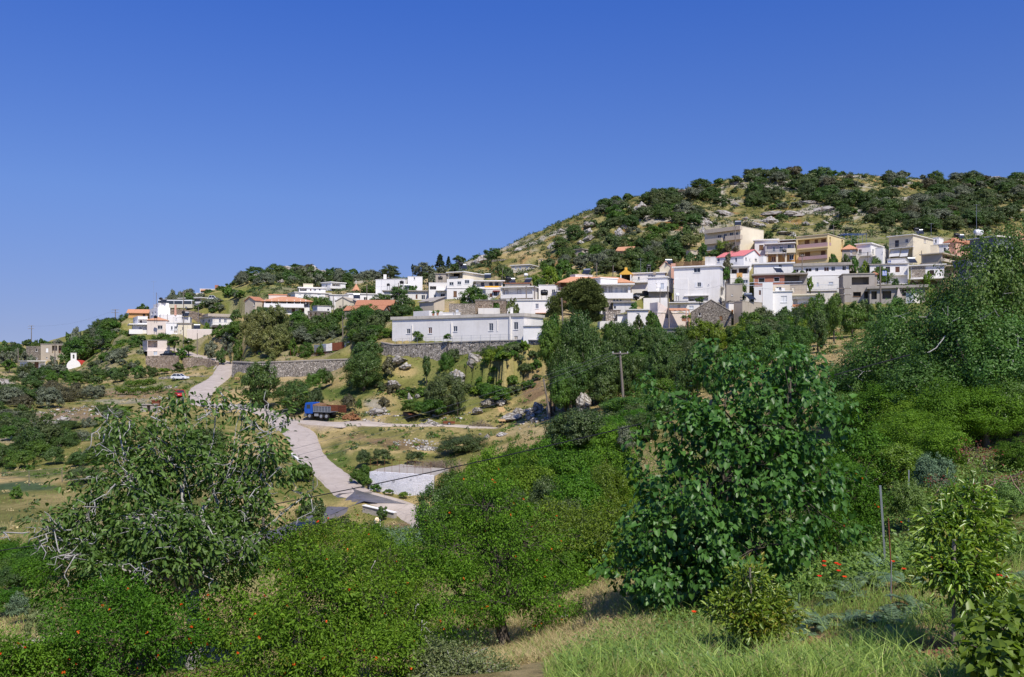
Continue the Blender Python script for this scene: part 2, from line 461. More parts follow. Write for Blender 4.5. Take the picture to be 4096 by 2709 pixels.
 def hip(b,rise=1.0,over=.5,mat='tile',th=.14,z=None):
  z=b.zt if z is None else z
  L,R,e=b.L,b.R,over
  q=[b.P(L+e,-e,z),b.P(-e,-e,z),b.P(-e,R+e,z),b.P(L+e,R+e,z)]
  k=min(L,R)/2+e
  if L>=R:r0,r1=b.P(L+e-k,R/2,z+rise),b.P(-e+k+.01,R/2,z+rise)
  else:r0,r1=b.P(L/2,R+e-k,z+rise),b.P(L/2,-e+k+.01,z+rise)
  mb=MB()
  lo=[(p[0],p[1],p[2]-th)for p in q]
  if L>=R:fs=[(0,1,5,4),(1,2,5),(2,3,4,5),(3,0,4)]
  else:fs=[(0,1,5),(1,2,4,5),(2,3,4),(3,0,5,4)]
  mb.add(q+[r0,r1],fs)
  mb.add(q+lo,[(7,6,5,4),(0,4,5,1),(1,5,6,2),(2,6,7,3),(3,7,4,0)])
  return b.H.part('roof',mb,mat)
 def finish(b):
  mb=MB();z0=b.zb-b.down
  for face,LL in(('L',b.L),('R',b.R)):
   rc=b.rec[face]
   ts=sorted(set([0,LL]+[t for q in rc for t in q[:2]]));zs=sorted(set([z0,b.zt]+[z for q in rc for z in q[2:4]]))
   for i in range(len(ts)-1):
    for j in range(len(zs)-1):
     tm,zm=(ts[i]+ts[i+1])/2,(zs[j]+zs[j+1])/2
     if any(q[0]<tm<q[1]and q[2]<zm<q[3]for q in rc):continue
     mb.add([b.fp(face,ts[i],0,zs[j]),b.fp(face,ts[i+1],0,zs[j]),b.fp(face,ts[i+1],0,zs[j+1]),b.fp(face,ts[i],0,zs[j+1])],[(0,1,2,3)])
   for(t0,t1,a,c,dp)in rc:
    o=[b.fp(face,t0,0,a),b.fp(face,t1,0,a),b.fp(face,t1,0,c),b.fp(face,t0,0,c)]
    n=[b.fp(face,t0,-dp,a),b.fp(face,t1,-dp,a),b.fp(face,t1,-dp,c),b.fp(face,t0,-dp,c)]
    mb.add(o+n,[(4,5,6,7),(0,1,5,4),(1,2,6,5),(2,3,7,6),(3,0,4,7)])
  L,R=b.L,b.R
  mb.add([b.P(0,R,z0),b.P(L,R,z0),b.P(L,R,b.zt),b.P(0,R,b.zt)],[(0,1,2,3)])
  mb.add([b.P(L,0,z0),b.P(L,R,z0),b.P(L,R,b.zt),b.P(L,0,b.zt)],[(0,1,2,3)])
  mb.add([b.P(0,0,b.zt),b.P(L,0,b.zt),b.P(L,R,b.zt),b.P(0,R,b.zt)],[(0,1,2,3)])
  b.H.part(b.name,mb,b.mat)
class House:
 def __init__(s,name,label,cat,short=None,group=None):
  s.name,s.label,s.cat,s.short,s.group=name,label,cat,short,group
  s.blocks=[];s.root=None;s.pending=[]
 def block(s,*a,**k):
  b=Block(s,*a,**k);s.blocks.append(b)
  if s.root is None:
   q=b.P(b.L/2,b.R/2,b.zb)
   s.root=empty(s.name,q);tag(s.root,s.label,s.cat,s.group)
   s.org=q
  return b
 def part(s,name,mb,mat,parent=None,label=None):
  if not mb.v:return None
  o=mb.build(name,M[mat],s.root if parent is None else parent,s.org)
  if label:o['label']=label
  return o
 def done(s):
  for b in s.blocks:b.finish()
  if s.short:
   b=s.blocks[0];q=b.P(b.L/2,b.R/2,(b.zt+b.zb)/2)
   HOUSES.append((s.short,CU+F*q[0]/q[1],HV-F*q[2]/q[1]))
  return s
def heater(r,x,y,d,label,rz=0.0,s=1.0,tankmat='tank'):
 """solar water heater: tilted panel, barrel and stand; (x, y) is the foot"""
 p=pt(r,x,y,d)
 e=empty('solar_heater',p,rz);tag(e,label,'solar heater','solar heaters and tanks on the roofs')
 mb=MB();mb.hexa([(-.95*s,-.75,.25),(.95*s,-.75,.25),(.95*s,.55,1.25*s),(-.95*s,.55,1.25*s),
 (-.95*s,-.80,.32),(.95*s,-.80,.32),(.95*s,.50,1.32*s),(-.95*s,.50,1.32*s)])
 mb.build('panel',M['panel'],e)
 mb=MB();mb.tube([(-.9*s,.72,1.5*s),(.9*s,.72,1.5*s)],.29*s,12);mb.build('barrel',M['steel'],e,smooth=False)
 mb=MB()
 for sx in(-.8,.8):
  mb.tube([(sx*s,.75,0),(sx*s,.75,1.3*s)],.03);mb.tube([(sx*s,-.75,0),(sx*s,-.75,.28)],.03);mb.tube([(sx*s,-.75,.05),(sx*s,.75,.05)],.025)
 mb.build('stand',M['steel'],e)
 return e
def tank(r,x,y,d,label,w=1.4,h=1.1,legs=.9,mat='tank',flat=False):
 """horizontal plastic barrel on a steel stand"""
 p=pt(r,x,y,d)
 e=empty('water_tank',p);tag(e,label,'water tank','solar heaters and tanks on the roofs')
 mb=MB()
 prof=[(-.5,.30),(-.47,.42),(-.38,.49),(-.2,.5),(0,.47),(.2,.5),(.38,.49),(.47,.42),(.5,.30)]
 mb.tube([(a*w,0,legs+h/2)for a,_ in prof],[q*h for _,q in prof],14)
 mb.tube([(0,0,legs+h*.94),(0,0,legs+h*1.08)],.16,10)
 mb.build('barrel',M[mat],e,smooth=True)
 if legs>.05:
  mb=MB()
  for sx in(-.35,.35):
   for sy in(-.3,.3):
    mb.tube([(sx*w,sy*h,0),(sx*w,sy*h,legs+.12)],.04)
   mb.tube([(sx*w,-.3*h,legs*.6),(sx*w,.3*h,legs*.6)],.03)
  mb.build('stand',M['rail'],e)
 return e
# ================================================================ the village, house by house
h=House('ruined_house','two storey grey plastered house with deep loggia and roofless stone ruin joined on','house','grey loggia house')
b=h.block('U',700,797,1440,478,790,325,72,'tan',wl=7)
b.slab(.2,.15,'concrete')
b.recess('R','U',1018,502,1122,652,1.5);b.recess('R','U',1146,502,1400,652,1.5)
b.inner('R','U',1150,555,1185,650,1.5,'brown','door')
b.win('R','U',900,550,945,635,pane='frame');b.win('R','U',903,728,932,762,bars=False);b.win('R','U',1072,726,1100,775)
c=h.block('U',510,792,800,515,790,327,20,'stone',wr=2.5,name='ruin_wall',pad=False)
c.win('L','U',697,572,735,622,pane='dark',bars=False);c.win('L','U',705,735,738,770,pane='dark',bars=False)
h.done()
h=House('garden_house','small white flat roofed house with open porch and dark door among olive trees','house','small white porch house')
b=h.block('U',385,545,890,812,990,296,68,'white')
b.slab(.28,.3,'white2',side=.25)
b.recess('R','U',556,815,885,968,1.8);b.inner('R','U',683,835,750,968,1.8,'brown','door')
b.balcony('R','U',690,940,860,996,.8,'white',rail='rail')
h.done()
def chapel():
 d=300.0
 p=pt('U',1442,1010,d)
 e=empty('chapel',p,math.radians(10));tag(e,'tiny white chapel with red barrel vault roof and arched bell gable','chapel')
 W=13.3*d/F/4.9*10*1.9*.5*1.06
 W=265/4.9*d/F/2
 zs=(1010-985)/4.9*d/F+1.0
 R,n,Ln=W,20,11.0
 arc=[(R*math.cos(math.pi*k/n),R*math.sin(math.pi*k/n)*1.12+zs)for k in range(n+1)]
 mb=MB();mb.prism([(x,0,z)for x,z in[(R,-2)]+arc+[(-R,-2)]],0,(0,.35,0));mb.build('front_wall',M['fresh'],e)
 mb=MB()
 for k in range(n):
  (x0,z0),(x1,z1)=arc[k],arc[k+1]
  mb.add([(x0*.97,.353,z0-.12),(x1*.97,.353,z1-.12),(x1*.97,Ln,z1-.12),(x0*.97,Ln,z0-.12)],[(0,1,2,3)])
 mb.build('vault_roof',M['redroof'],e)
 mb=MB()
 mb.box(-R*.96,R*.96,.36,Ln,-2,zs-.15);mb.build('side_wall',M['fresh'],e)
 mb=MB()
 for sx in(-1,1):mb.box(sx*R-.12,sx*R+.12,.36,Ln+.1,zs-.2,zs+.02)
 mb.build('eave',M['fresh'],e)
 zt=zs+R*1.12;bw=104/4.9*d/F/2;bh=(830-705)/4.9*d/F
 ow,o0,o1=bw*.32,.35,bh*.82
 mb=MB()
 mb.box(-bw,-ow,-.01,.5,zt-.5,zt+bh);mb.box(ow,bw,-.01,.5,zt-.5,zt+bh)
 mb.box(-ow,ow,-.01,.5,zt-.5,zt+o0)
 pts=[(-ow,zt+bh),(-ow,zt+o1-ow)]+[(-ow*math.cos(math.pi*k/8),zt+o1-ow+ow*math.sin(math.pi*k/8))for k in range(1,8)]+[(ow,zt+o1-ow),(ow,zt+bh)]
 for k in range(1,len(pts)-2):
  mb.prism([(pts[k][0],0,pts[k][1]),(pts[k+1][0],0,pts[k+1][1]),(pts[k+1][0],0,zt+bh),(pts[k][0],0,zt+bh)],0,(0,.49,0))
 mb.box(-bw*1.1,bw*1.1,-.06,.56,zt+bh,zt+bh+.14)
 g=mb.build('bell_gable',M['fresh'],e)
 mb=MB();mb.tube([(0,.25,zt+o1-.05),(0,.25,zt+o1-.3),(0,.25,zt+o1-.6),(0,.25,zt+o1-.75)],[.04,.14,.17,.26],10);mb.build('bell',M['tank'],g)
 PADS.append((p[:2]+np.array([-4,0]),np.array([-1.,0]),np.array([0,1.]),1.,10.,p[2],d,0))
 HOUSES.append(('red vaulted chapel',*src('U',1500,900)))
M['redroof']=m_plain('red_painted_vault',(.52,.055,.045),.7,scale=2)
chapel()
h=House('roadside_house','weathered pale house with open corner loggia standing over the stone retaining wall','house','pale roadside house')
b=h.block('S',480,540,900,1250,1345,243,74,'pinkish',wl=8)
b.win('R','S',660,1265,738,1340,'door',pane='railw',frame='white2')
u=h.block('S',448,540,985,1045,1250,243.5,74,'pinkish',down=.02,name='upper_wall',pad=False)
u.recess('R','S',548,1052,742,1188,2.2);u.inner('R','S',665,1098,738,1187,2.2,'grey','door','white2')
u.slab(.14,.1,'concrete');u.slab(.16,.25,'white2',z=u.zb-.16,name='floor_slab')
h.done()
h=House('tower_house','tall blank white cube house with two narrow blinds and tank on top','house','tall white cube house')
b=h.block('S',660,762,968,320,600,290,62,'fresh');b.parapet(.25,.2,'fresh')
c=h.block('S',585,745,990,393,610,288.5,62,'fresh',name='lower_wall')
c.win('L','S',622,482,652,545,pane='grey',frame='frame');c.win('L','S',688,478,712,538,pane='grey',frame='frame')
h.done()
h=House('balcony_house','white terraced house with rounded roof end and long white balconies on bare concrete base','house','white terraced house')
b=h.block('S',258,352,545,578,712,284,60,'fresh')
b.recess('R','S',358,628,535,706,1.6);b.inner('R','S',400,655,430,705,1.6,'glass')
b.slab(.2,.1,'white')
c=h.block('S',235,262,528,735,905,281,66,'white',name='lower_wall')
c.slab(.3,1.3,'fresh',name='canopy')
c.win('R','S',383,788,430,842)
c.balcony('R','S',180,828,450,920,1.7,'fresh')
k=h.block('S',200,230,690,918,1042,280,70,'concrete',name='base_wall')
h.done()
h=House('tiled_house','beige stained house with small orange hip roof, tank and one wide window','house','beige stained house')
b=h.block('S',500,535,935,640,912,274,72,'pinkish',wl=6)
b.hip(1.1,.25,'tile')
b.win('R','S',742,752,842,826)
h.done()
h=House('terrace_house','narrow white house with two windows squeezed beside the beige stained house','house','narrow white house')
b=h.block('S',880,905,1138,702,905,273,74,'fresh',wl=6);b.slab(.2,.12,'white')
b.win('R','S',1005,768,1042,838);b.win('R','S',1072,770,1132,822);b.win('R','S',1060,852,1136,902,'door',pane='tan')
h.done()
h=House('terrace_house','small cream house with dark doorway under overhanging concrete eave by wooden pole','house','small cream house')
b=h.block('S',1130,1143,1412,712,910,273.5,76,'cream',wl=6);b.slab(.2,.35,'concrete')
b.win('R','S',1226,785,1252,850,'door',pane='dark');b.win('R','S',1185,848,1215,900,bars=False,pane='tan')
h.done()
h=House('stepped_house','white windowless house with sloping side wall and thin chimney behind narrow white house','house','white chimney house')
b=h.block('S',755,800,1235,540,700,285,72,'white');b.slab(.12,.05,'white')
c=h.block('S',1030,1042,1384,585,700,281,75,'white2',wl=6,name='annex_wall');c.slab(.12,.05,'white2')
c.win('R','S',1095,615,1125,640,bars=False)
t0=b.P(-.01,4.6,b.zt)
mb=MB();mb.box(t0[0]-.3,t0[0]+.3,t0[1]-.3,t0[1]+.3,b.zt-.05,b.zt+1.2);mb.box(t0[0]-.25,t0[0]+.25,t0[1]-.25,t0[1]+.25,b.zt+1.2,b.zt+3.4,0);ch=h.part('chimney',mb,'salmon')
h.done()
h=House('blank_house','long blank pale pink wall of low building above the road','house','blank pink house')
b=h.block('S',1312,1325,1812,832,1058,268,80,'pinkish',wl=7);b.parapet(.15,.25,'white')
h.done()
h=House('tile_shed','orange tiled open sided shelter left of the tall white cube house','shed','orange tiled shelter')
b=h.block('S',440,540,590,498,590,300,30,'ochre',wl=6,wr=5);b.win('L','S',448,520,500,570,pane='dark',frame='brown')
b.gable('L',1.1,.6,'tile')
h.done()
h=House('long_house','long grey white house with thin roof slab, dark shutters and pillared garage below','house','long shuttered house')
b=h.block('S',1572,1832,2250,578,770,284,52,'white2');b.slab(.22,.6,'concrete')
for x0,x1 in((1638,1664),(1742,1780)):b.win('L','S',x0,630,x1,692,pane='bluegrey')
for x0,x1 in((1955,1997),(2055,2110),(2198,2222)):b.win('R','S',x0,630,x1,692,pane='bluegrey')
b.balcony('R','S',1815,692,2240,748,1.2,'white',rail='railw');
c=h.block('S',1780,1800,2150,775,905,280,70,'stone',wl=7,name='garage_wall');c.recess('R','S',1818,785,1945,900,3)
k=h.block('S',1600,1740,2190,515,570,292,60,'tan',name='attic_wall',pad=False)
h.done()
h=House('stone_house','brown rubble stone house with single small window behind white chimney house','house','brown rubble house')
b=h.block('S',1340,1385,1560,520,690,296,74,'redstone',wl=6);b.win('R','S',1420,640,1450,664,pane='dark',bars=False);b.slab(.12,.1,'stone')
h.done()
h=House('villa','flat roofed house with deep dark veranda and wide overhanging slab below hilltop house','house','overhanging slab house')
b=h.block('S',1240,1600,1945,215,330,330,25,'white2');b.slab(.35,1.6,'white2');b.recess('L','S',1290,225,1590,285,2.0)
b.balcony('L','S',1235,285,1600,322,1.4,'white')
c=h.block('S',1245,1460,1600,325,440,326,25,'bluegrey',name='lower_wall');c.recess('L','S',1290,345,1450,440,2);c.inner('L','S',1310,355,1350,438,2,'grey','door')
h.done()
h=House('hilltop_house','white hilltop house with orange awning strip and brick chimney on the skyline','house','hilltop awning house')
b=h.block('S',1545,1580,2010,32,150,382,75,'fresh',wl=6);b.recess('R','S',1592,52,1770,95,1.6);b.slab(.15,.1,'white')
mb=MB();t0,t1,z0,z1=b.tz('R','S',1590,44,1770,66,1.0);b.fbox(mb,'R',t0,t1,z0,z1,.003,1.0);h.part('awning',mb,'tile')
q=b.P(3,b.R*.75,b.zt);mb=MB();mb.box(q[0]-.7,q[0]+.7,q[1]-.5,q[1]+.5,b.zt+.15,b.zt+2.1);h.part('chimney',mb,'brick')
c=h.block('S',1480,1500,1680,110,170,378,75,'white',wl=5,name='lower_wall')
h.done()
h=House('roadside_kiosk','small yellow house with satellite dish beside cream garden wall','house','small yellow dish house')
b=h.block('S',2040,2060,2252,328,425,314,75,'yellow',wl=5);b.win('R','S',2085,365,2125,410);b.win('R','S',2165,358,2220,405);b.slab(.15,.2,'cream')
h.done()
h=House('cream_house','cream house with shaded veranda roof behind small yellow dish house','house','cream veranda house')
b=h.block('S',2210,2225,2420,262,400,320,75,'cream',wl=6);b.slab(.2,.8,'cream');b.recess('R','S',2260,315,2400,385,2)
c=h.block('S',2085,2095,2180,262,310,325,75,'cream',wl=4,name='side_wall')
h.done()
h=House('mansion','two storey white house with orange hip roof over pillared balcony','house','orange hip roofed house')
b=h.block('B',150,180,705,605,760,264,78,'white',wl=9)
b.recess('R','B',190,608,690,672,2.0);b.hip(1.7,1.3,'tile')
for x0,x1 in((215,250),(445,485),(590,615)):b.inner('R','B',x0,600,x1,668,2.0,'glass')
b.balcony('R','B',165,636,640,682,1.1,'fresh');b.posts('R','B',(175,258,340,438,525,598,662),592,640,.9,.24,'fresh')
b.recess('R','B',415,690,645,752,1.6);b.win('R','B',222,700,258,735,pane='brown',frame='brown');b.inner('R','B',500,700,530,750,1.6,'brown','door');b.inner('R','B',588,700,640,735,1.6,'brown')
c=h.block('B',212,222,435,535,600,274,80,'pinkish',wl=6,name='upper_wall',pad=False,down=6);c.slab(.3,.12,'tile',name='coping')
h.done()
h=House('yellow_cottage','dull yellow cottage with brown gable and lone window beside orange hip roofed house','house','dull yellow cottage')
b=h.block('B',-60,60,165,598,690,270,40,'beige');b.win('L','B',55-12,622,76-18,662);b.gable('R',1.2,.3,'oldtile')
h.done()
h=House('long_house','long low whitewashed house with flat slab and closed shutters above orange hip roof','house','long whitewashed house')
b=h.block('B',440,535,955,505,600,286,66,'white');b.slab(.25,.3,'white2')
for x0,x1 in((575,606),(690,725),(800,840)):b.win('R','B',x0,527,x1,560,pane='frame')
b.win('R','B',637,527,660,568,'door');b.win('R','B',890,520,930,568,'door',pane='tan')
h.done()
h=House('porch_house','white house with open pillared porch and cream box room on its roof','house','pillared porch house')
b=h.block('B',570,582,895,450,492,300,74,'white',wl=7,down=5);b.slab(.3,.4,'white')
b.recess('R','B',590,455,672,488,2);b.win('R','B',710,462,730,490,'door',pane='brown');b.win('R','B',752,462,784,486);b.win('R','B',815,460,838,482)
c=h.block('B',625,632,748,405,440,306,76,'cream',wl=5,name='roof_room',pad=False,down=2);c.slab(.15,.1,'cream')
h.done()
h=House('corner_house','white cube house with corner porch column among pines','house','corner porch house')
b=h.block('B',850,960,1132,385,480,310,42,'fresh',down=6);b.slab(.3,.3,'white')
b.recess('R','B',972,398,1075,445,2);b.inner('R','B',985,415,1000,444,2,'glass');b.win('L','B',898,408,915,430)
b.balcony('R','B',950,430,1085,460,.8,'white');b.win('R','B',970,462,1005,488)
h.done()
h=House('plain_house','off white house with wall air conditioner and small paired windows','house','off white paired window house')
b=h.block('B',925,945,1165,535,700,262,72,'white2',wl=8);b.slab(.2,.25,'white2')
b.win('R','B',950,603,980,632);b.win('R','B',1042,585,1052,602,bars=False);b.win('R','B',1078,580,1120,602)
b.attach('R','B',1008,575,1032,598,.003,.35,'frame','air_conditioner')
h.done()
h=House('gabled_house','plain beige house with low tiled gable and two barred windows','house','beige gabled house')
b=h.block('B',1015,1185,1315,605,725,250,18,'cream',wl=None);b.gable('R',1.1,.2,'tan')
b.win('L','B',1053,662,1084,700,pane='tan',frame='brown');b.win('R','B',1214,655,1232,690,pane='brown')
h.done()
h=House('shed_house','low white outbuilding with leaning broken parapet above stone ruin','outbuilding','low white outbuilding')
b=h.block('B',742,800,962,662,725,245,55,'white2');b.slab(.12,.2,'concrete');b.win('R','B',915,698,942,724)
h.done()
h=House('stone_ruin','roofless grey stone ruin with two empty window holes below white outbuilding','ruin','roofless stone ruin')
b=h.block('B',678,690,945,728,800,236,70,'stone',wl=6)
for x0,x1 in((712,732),(765,788),(882,905)):b.win('R','B',x0,745,x1,782,pane='dark',bars=False,frame='wood')
b.slab(.12,.1,'concrete')
h.done()
h=House('plain_house','wide white house with dark garage opening behind beige gabled house','house','wide white garage house')
b=h.block('B',1120,1160,1505,520,620,272,72,'white',wl=8);b.slab(.25,.3,'white');b.win('R','B',1348,560,1390,595,pane='dark');b.win('R','B',1235,528,1260,560)
h.done()
def rotunda():
 d=292.0;p=pt('B',1258,520,d);k=d/F/2.96375
 e=empty('church_lantern',p);tag(e,'round arcaded church lantern with conical orange tile roof','church lantern')
 R=44*k;hw=32*k;n=14
 mb=MB();mb.tube([(0,0,-2),(0,0,hw)],R*.9,n);mb.build('drum',M['cream'],e)
 for a in range(8):
  w=2*math.pi*a/8
  mb=MB();mb.box(-.38,.38,-.06,.06,.5,hw-.9);mb.prism([(.38*math.cos(math.pi*q/6),-.06,hw-.9+.38*math.sin(math.pi*q/6))for q in range(7)],0,(0,.12,0))
  o=mb.build('window',M['dark'],e);o.location=(R*.9*math.cos(w),R*.9*math.sin(w),0);o.rotation_euler=(0,0,w+math.pi/2)
 mb=MB();mb.tube([(0,0,hw-.02),(0,0,hw+.15),(0,0,hw+1.0),(0,0,hw+2.1),(0,0,hw+2.4)],[R*1.2,R*1.2,R*.75,R*.2,.12],n);r=mb.build('roof',M['tile'],e)
 mb=MB();mb.box(-.07,.07,-.07,.07,hw+2.3,hw+3.6);mb.box(-.4,.4,-.06,.06,hw+3.0,hw+3.15);mb.build('cross',M['white'],r)
 HOUSES.append(('round church lantern',*src('B',1258,490)))
rotunda()
h=House('farmhouse','old farmhouse with worn red tile roof on crumbling stone walls','house','worn red tiled farmhouse')
b=h.block('B',1255,1690,1735,655,745,232,12,'stone',wl=None,wr=7);b.gable('L',1.5,.3,'oldtile')
h.done()
h=House('farmhouse','lower farmhouse roof of faded red tiles with white stone walls and blue shutter','house','faded tiled cottage')
b=h.block('B',1120,1580,1690,712,800,226,10,'palestone',wr=5);b.gable('L',1.2,.25,'oldtile');b.win('L','B',1168,752,1192,785,pane='railw')
h.done()
h=House('blank_house','large blank white two part house with black tanks, below round dark tree','house','large blank white house')
b=h.block('B',1490,1835,2048,345,515,276,15,'fresh',wr=12);b.slab(.12,.08,'white')
c=h.block('B',1870,2044,2052,320,500,271,10,'fresh',wr=10,name='side_wall');c.slab(.12,.06,'white');c.win('L','B',1940,326,1958,352)
q=b.P(8,3,b.zt);mb=MB();mb.box(q[0]-.45,q[0]+.45,q[1]-.4,q[1]+.4,b.zt+.1,b.zt+1.9);h.part('chimney',mb,'white')
h.done()
h=House('long_house','long low grey house under stained slab roof with brown door and wide window','house','long low grey house')
b=h.block('B',1590,2112,2122,492,592,258,14,'white2',wr=8);b.slab(.25,.6,'concrete')
b.win('L','B',1964,528,1986,582,'door',pane='brown',frame='brown');b.win('L','B',2032,535,2076,588)
h.done()
h=House('stair_house','white house with square roof terrace opening showing an iron stair','house','white stair house')
b=h.block('C',638,855,862,392,600,250,16,'white',wr=8);b.recess('L','C',650,430,726,470,2.5);b.slab(.1,.05,'white')
b.win('L','C',695,530,728,574);b.win('L','C',778,518,830,600,'door',pane='dark')
b.attach('L','C',722,474,856,484,.003,1.2,'white','canopy')
mb=MB();t0,t1,z0,z1=b.tz('L','C',682,428,722,468,-1.0);mb.tube([b.fp('L',t1,-1.0,z1),b.fp('L',t0,-1.0,z0)],.09);mb.tube([b.fp('L',t1,-1.6,z1),b.fp('L',t0,-1.6,z0)],.09);h.part('stair',mb,'rail')
h.done()
h=House('big_house','three storey white house with sloping top roof, dark veranda and yellow trimmed side balcony','house','three storey veranda house')
b=h.block('C',852,1165,1195,345,605,246,18,'white',wr=9)
for x0,y0,x1,y1 in((880,382,932,420),(975,374,1022,412),(1063,358,1118,399)):b.win('L','C',x0,y0,x1,y1)
b.win('L','C',930,487,970,555,pane='wood',frame='brown')
b.attach('L','C',850,448,1195,456,.003,.12,'white2','string_course')
t=h.block('C',868,1045,1288,262,345,246.5,30,'cream',name='upper_wall',pad=False,down=.02);t.recess('L','C',880,268,1038,340,2.4);t.inner('L','C',925,270,1000,338,2.4,'dark');t.slab(.22,.5,'white')
t.attach('L','C',878,318,985,342,.003,.1,'rail','railing')
w=h.block('C',1190,1196,1512,372,470,243,78,'white',wl=7,name='wing_wall',pad=False,down=4)
w.slab(.25,.7,'white');w.recess('R','C',1202,378,1500,440,1.6)
for x0,x1 in((1258,1292),(1358,1392),(1425,1460)):w.inner('R','C',x0,378,x1,428,1.6)
w.attach('R','C',1300,428,1500,444,.003,.08,'ochrepaint','parapet');w.attach('R','C',1196,448,1506,462,.003,.9,'white','balcony')
v=h.block('C',1305,1312,1490,470,575,240,80,'white2',wl=6,name='ground_wall');v.win('R','C',1358,515,1392,552,pane='brown',frame='brown');v.win('R','C',1408,490,1448,550,'door',pane='dark')
v.attach('R','C',1396,480,1482,492,.003,.8,'redpaint','awning')
h.done()
h=House('flat_house','white flat roofed house with wide parapet balcony and two outlined doors','house','outlined door house')
b=h.block('C',1492,1872,1945,440,592,226,17,'white');b.slab(.25,.5,'white');b.recess('L','C',1505,446,1866,532,1.5)
b.inner('L','C',1538,482,1574,535,1.5,'frame','door','wood');b.inner('L','C',1690,472,1728,532,1.5,'frame','door','wood')
b.balcony('L','C',1488,526,1872,574,.5,'white')
h.done()
h=House('plain_house','plain white house with single window and black water barrel in front','house','single window house')
b=h.block('C',1940,2150,2180,418,600,229,15,'white',wr=7);b.slab(.12,.1,'white');b.win('L','C',2096,470,2136,514)
b.balcony('L','C',2150,470,2235,505,1.0,'white',rail='rail')
h.done()
h=House('low_house','low white house with two tall windows behind long white building','house','tall window house')
b=h.block('C',1568,2100,2112,598,752,202,17,'white',wr=7);b.slab(.2,.25,'white');b.win('L','C',1672,645,1700,708,pane='bluegrey');b.win('L','C',1902,638,1940,696,pane='bluegrey')
b.attach('L','C',1900,745,2075,752,.003,1.4,'tile','awning')
h.done()
h=House('stone_terrace','half whitewashed rubble stone house with blue window between roofs','house','whitewashed rubble house')
b=h.block('C',878,1190,1200,640,760,212,14,'palestone',wr=6);b.win('L','C',957,705,990,740,pane='railw');b.slab(.08,.05,'palestone')
h.done()
h=House('stone_terrace','brown rubble upper storey with one dark opening over white concrete landing','house','brown rubble storey')
b=h.block('C',1190,1556,1568,598,770,214,14,'redstone',wr=6);b.recess('L','C',1400,626,1466,684,1.2);b.inner('L','C',1428,640,1462,684,1.2,'glass','door');b.win('L','C',1228,655,1268,690,pane='redstone',frame='wood',bars=False)
b.slab(.14,.15,'concrete');b.attach('L','C',1222,690,1480,760,.003,1.0,'white2','landing')
h.done()
h=House('old_cottage','crumbling beige cottage with tilted sheet roof beneath white stair house','cottage','crumbling beige cottage')
b=h.block('C',525,700,825,612,715,224,40,'beige');b.win('L','C',528+6,655,546,680,pane='dark',bars=False)
mb=MB();q=[b.P(b.L+.4,-.4,b.zt),b.P(-.4,-.4,b.zt+.1),b.P(-.4,b.R+.3,b.zt+1.5),b.P(b.L+.4,b.R+.3,b.zt+1.3)];mb.hexa(q+[(x,y,z+.12)for x,y,z in q]);h.part('roof',mb,'concrete')
mb=MB();mb.prism([b.P(0,0,b.zt-.01),b.P(0,b.R,b.zt-.01),b.P(0,b.R,b.zt+1.42)],0,(b.dL[0]*.3,b.dL[1]*.3,0));h.part('gable_wall',mb,'beige')
h.done()
h=House('courtyard_house','low whitewashed courtyard house with flower pots behind long white building','house','whitewashed courtyard house')
b=h.block('C',455,640,805,735,815,203,40,'white');b.parapet(.3,.2,'white');b.win('R','C',688,738,704,762,pane='dark',bars=False)
c=h.block('C',805,1012,1020,745,800,200,14,'white',wr=4,name='shed_wall');c.slab(.12,.1,'white2')
h.done()
h=House('long_building','long low white building with stained cornice and barred windows above dry stone wall','building','long white building')
b=h.block('C',204,1764,2008,785,1074,178,28,'white',wr=9)
b.slab(.62,.28,'oldcornice',name='cornice')
for x0,y0,x1,y1,pn in((375,936,420,994,'glass'),(632,918,675,992,'brown'),(928,904,976,968,'glass'),(1350,870,1401,960,'glass'),(1645,856,1696,945,'glass'),(1648,1020,1692,1066,'tan')):
 b.win('L','C',x0,y0,x1,y1,pane=pn)
for x,y0,y1,w in((441,885,1090,.16),(908,860,1040,.2),(1450,830,965,.12),(1612,745,1070,.32)):
 t0,t1,z0,z1=b.tz('L','C',x-2,y0,x+2,y1,.1);mb=MB();b.fbox(mb,'L',t0,t0+w,z0,min(z1,b.zt-.02),.003,w);h.part('downpipe',mb,'white')
q=b.tz('L','C',1600,700,1622,745,0);mb=MB();zz=b.zt+.62;qq=b.P(q[0]+.3,.5,zz);mb.box(qq[0]-.28,qq[0]+.28,qq[1]-.28,qq[1]+.28,zz-.01,zz+1.2);mb.box(qq[0]-.36,qq[0]+.36,qq[1]-.36,qq[1]+.36,zz+1.2,zz+1.3);h.part('chimney',mb,'white')
c=h.block('C',1758,2082,2172,898,1080,172,16,'fresh',name='annex_wall');c.slab(.16,.3,'white')
h.done()
h=House('hill_house','pale yellow house on red earth cutting below the cypress','house','pale yellow hill house')
b=h.block('C',1616,1832,1942,178,262,291,25,'cream',down=5);b.slab(.22,.4,'white')
for x0,x1 in((1655,1675),(1712,1732),(1790,1812)):b.win('L','C',x0,195,x1,235,pane='frame',frame='frame')
b.win('R','C',1850,180,1885,225,pane='frame')
b.balcony('L','C',1597,218,1848,268,1.2,'white',rail='rail');
c=h.block('C',1938,1985,2025,108,155,300,35,'yellow',name='stair_tower',pad=False,down=8);c.win('L','C',1960,122,1980,152,'door',pane='dark');c.slab(.1,.15,'cream')
g=h.block('C',1680,1830,1975,290,345,286,25,'concrete',name='terrace_wall',pad=False);g.slab(.1,.1,'concrete')
h.done()
h=House('hut','brown timber hut on slope behind three storey veranda house','hut','brown timber hut')
b=h.block('C',718,840,880,282,345,264,25,'tan',wr=5,down=6);b.slab(.12,.25,'concrete');b.win('L','C',760,285,775,310,pane='dark',bars=False)
h.done()
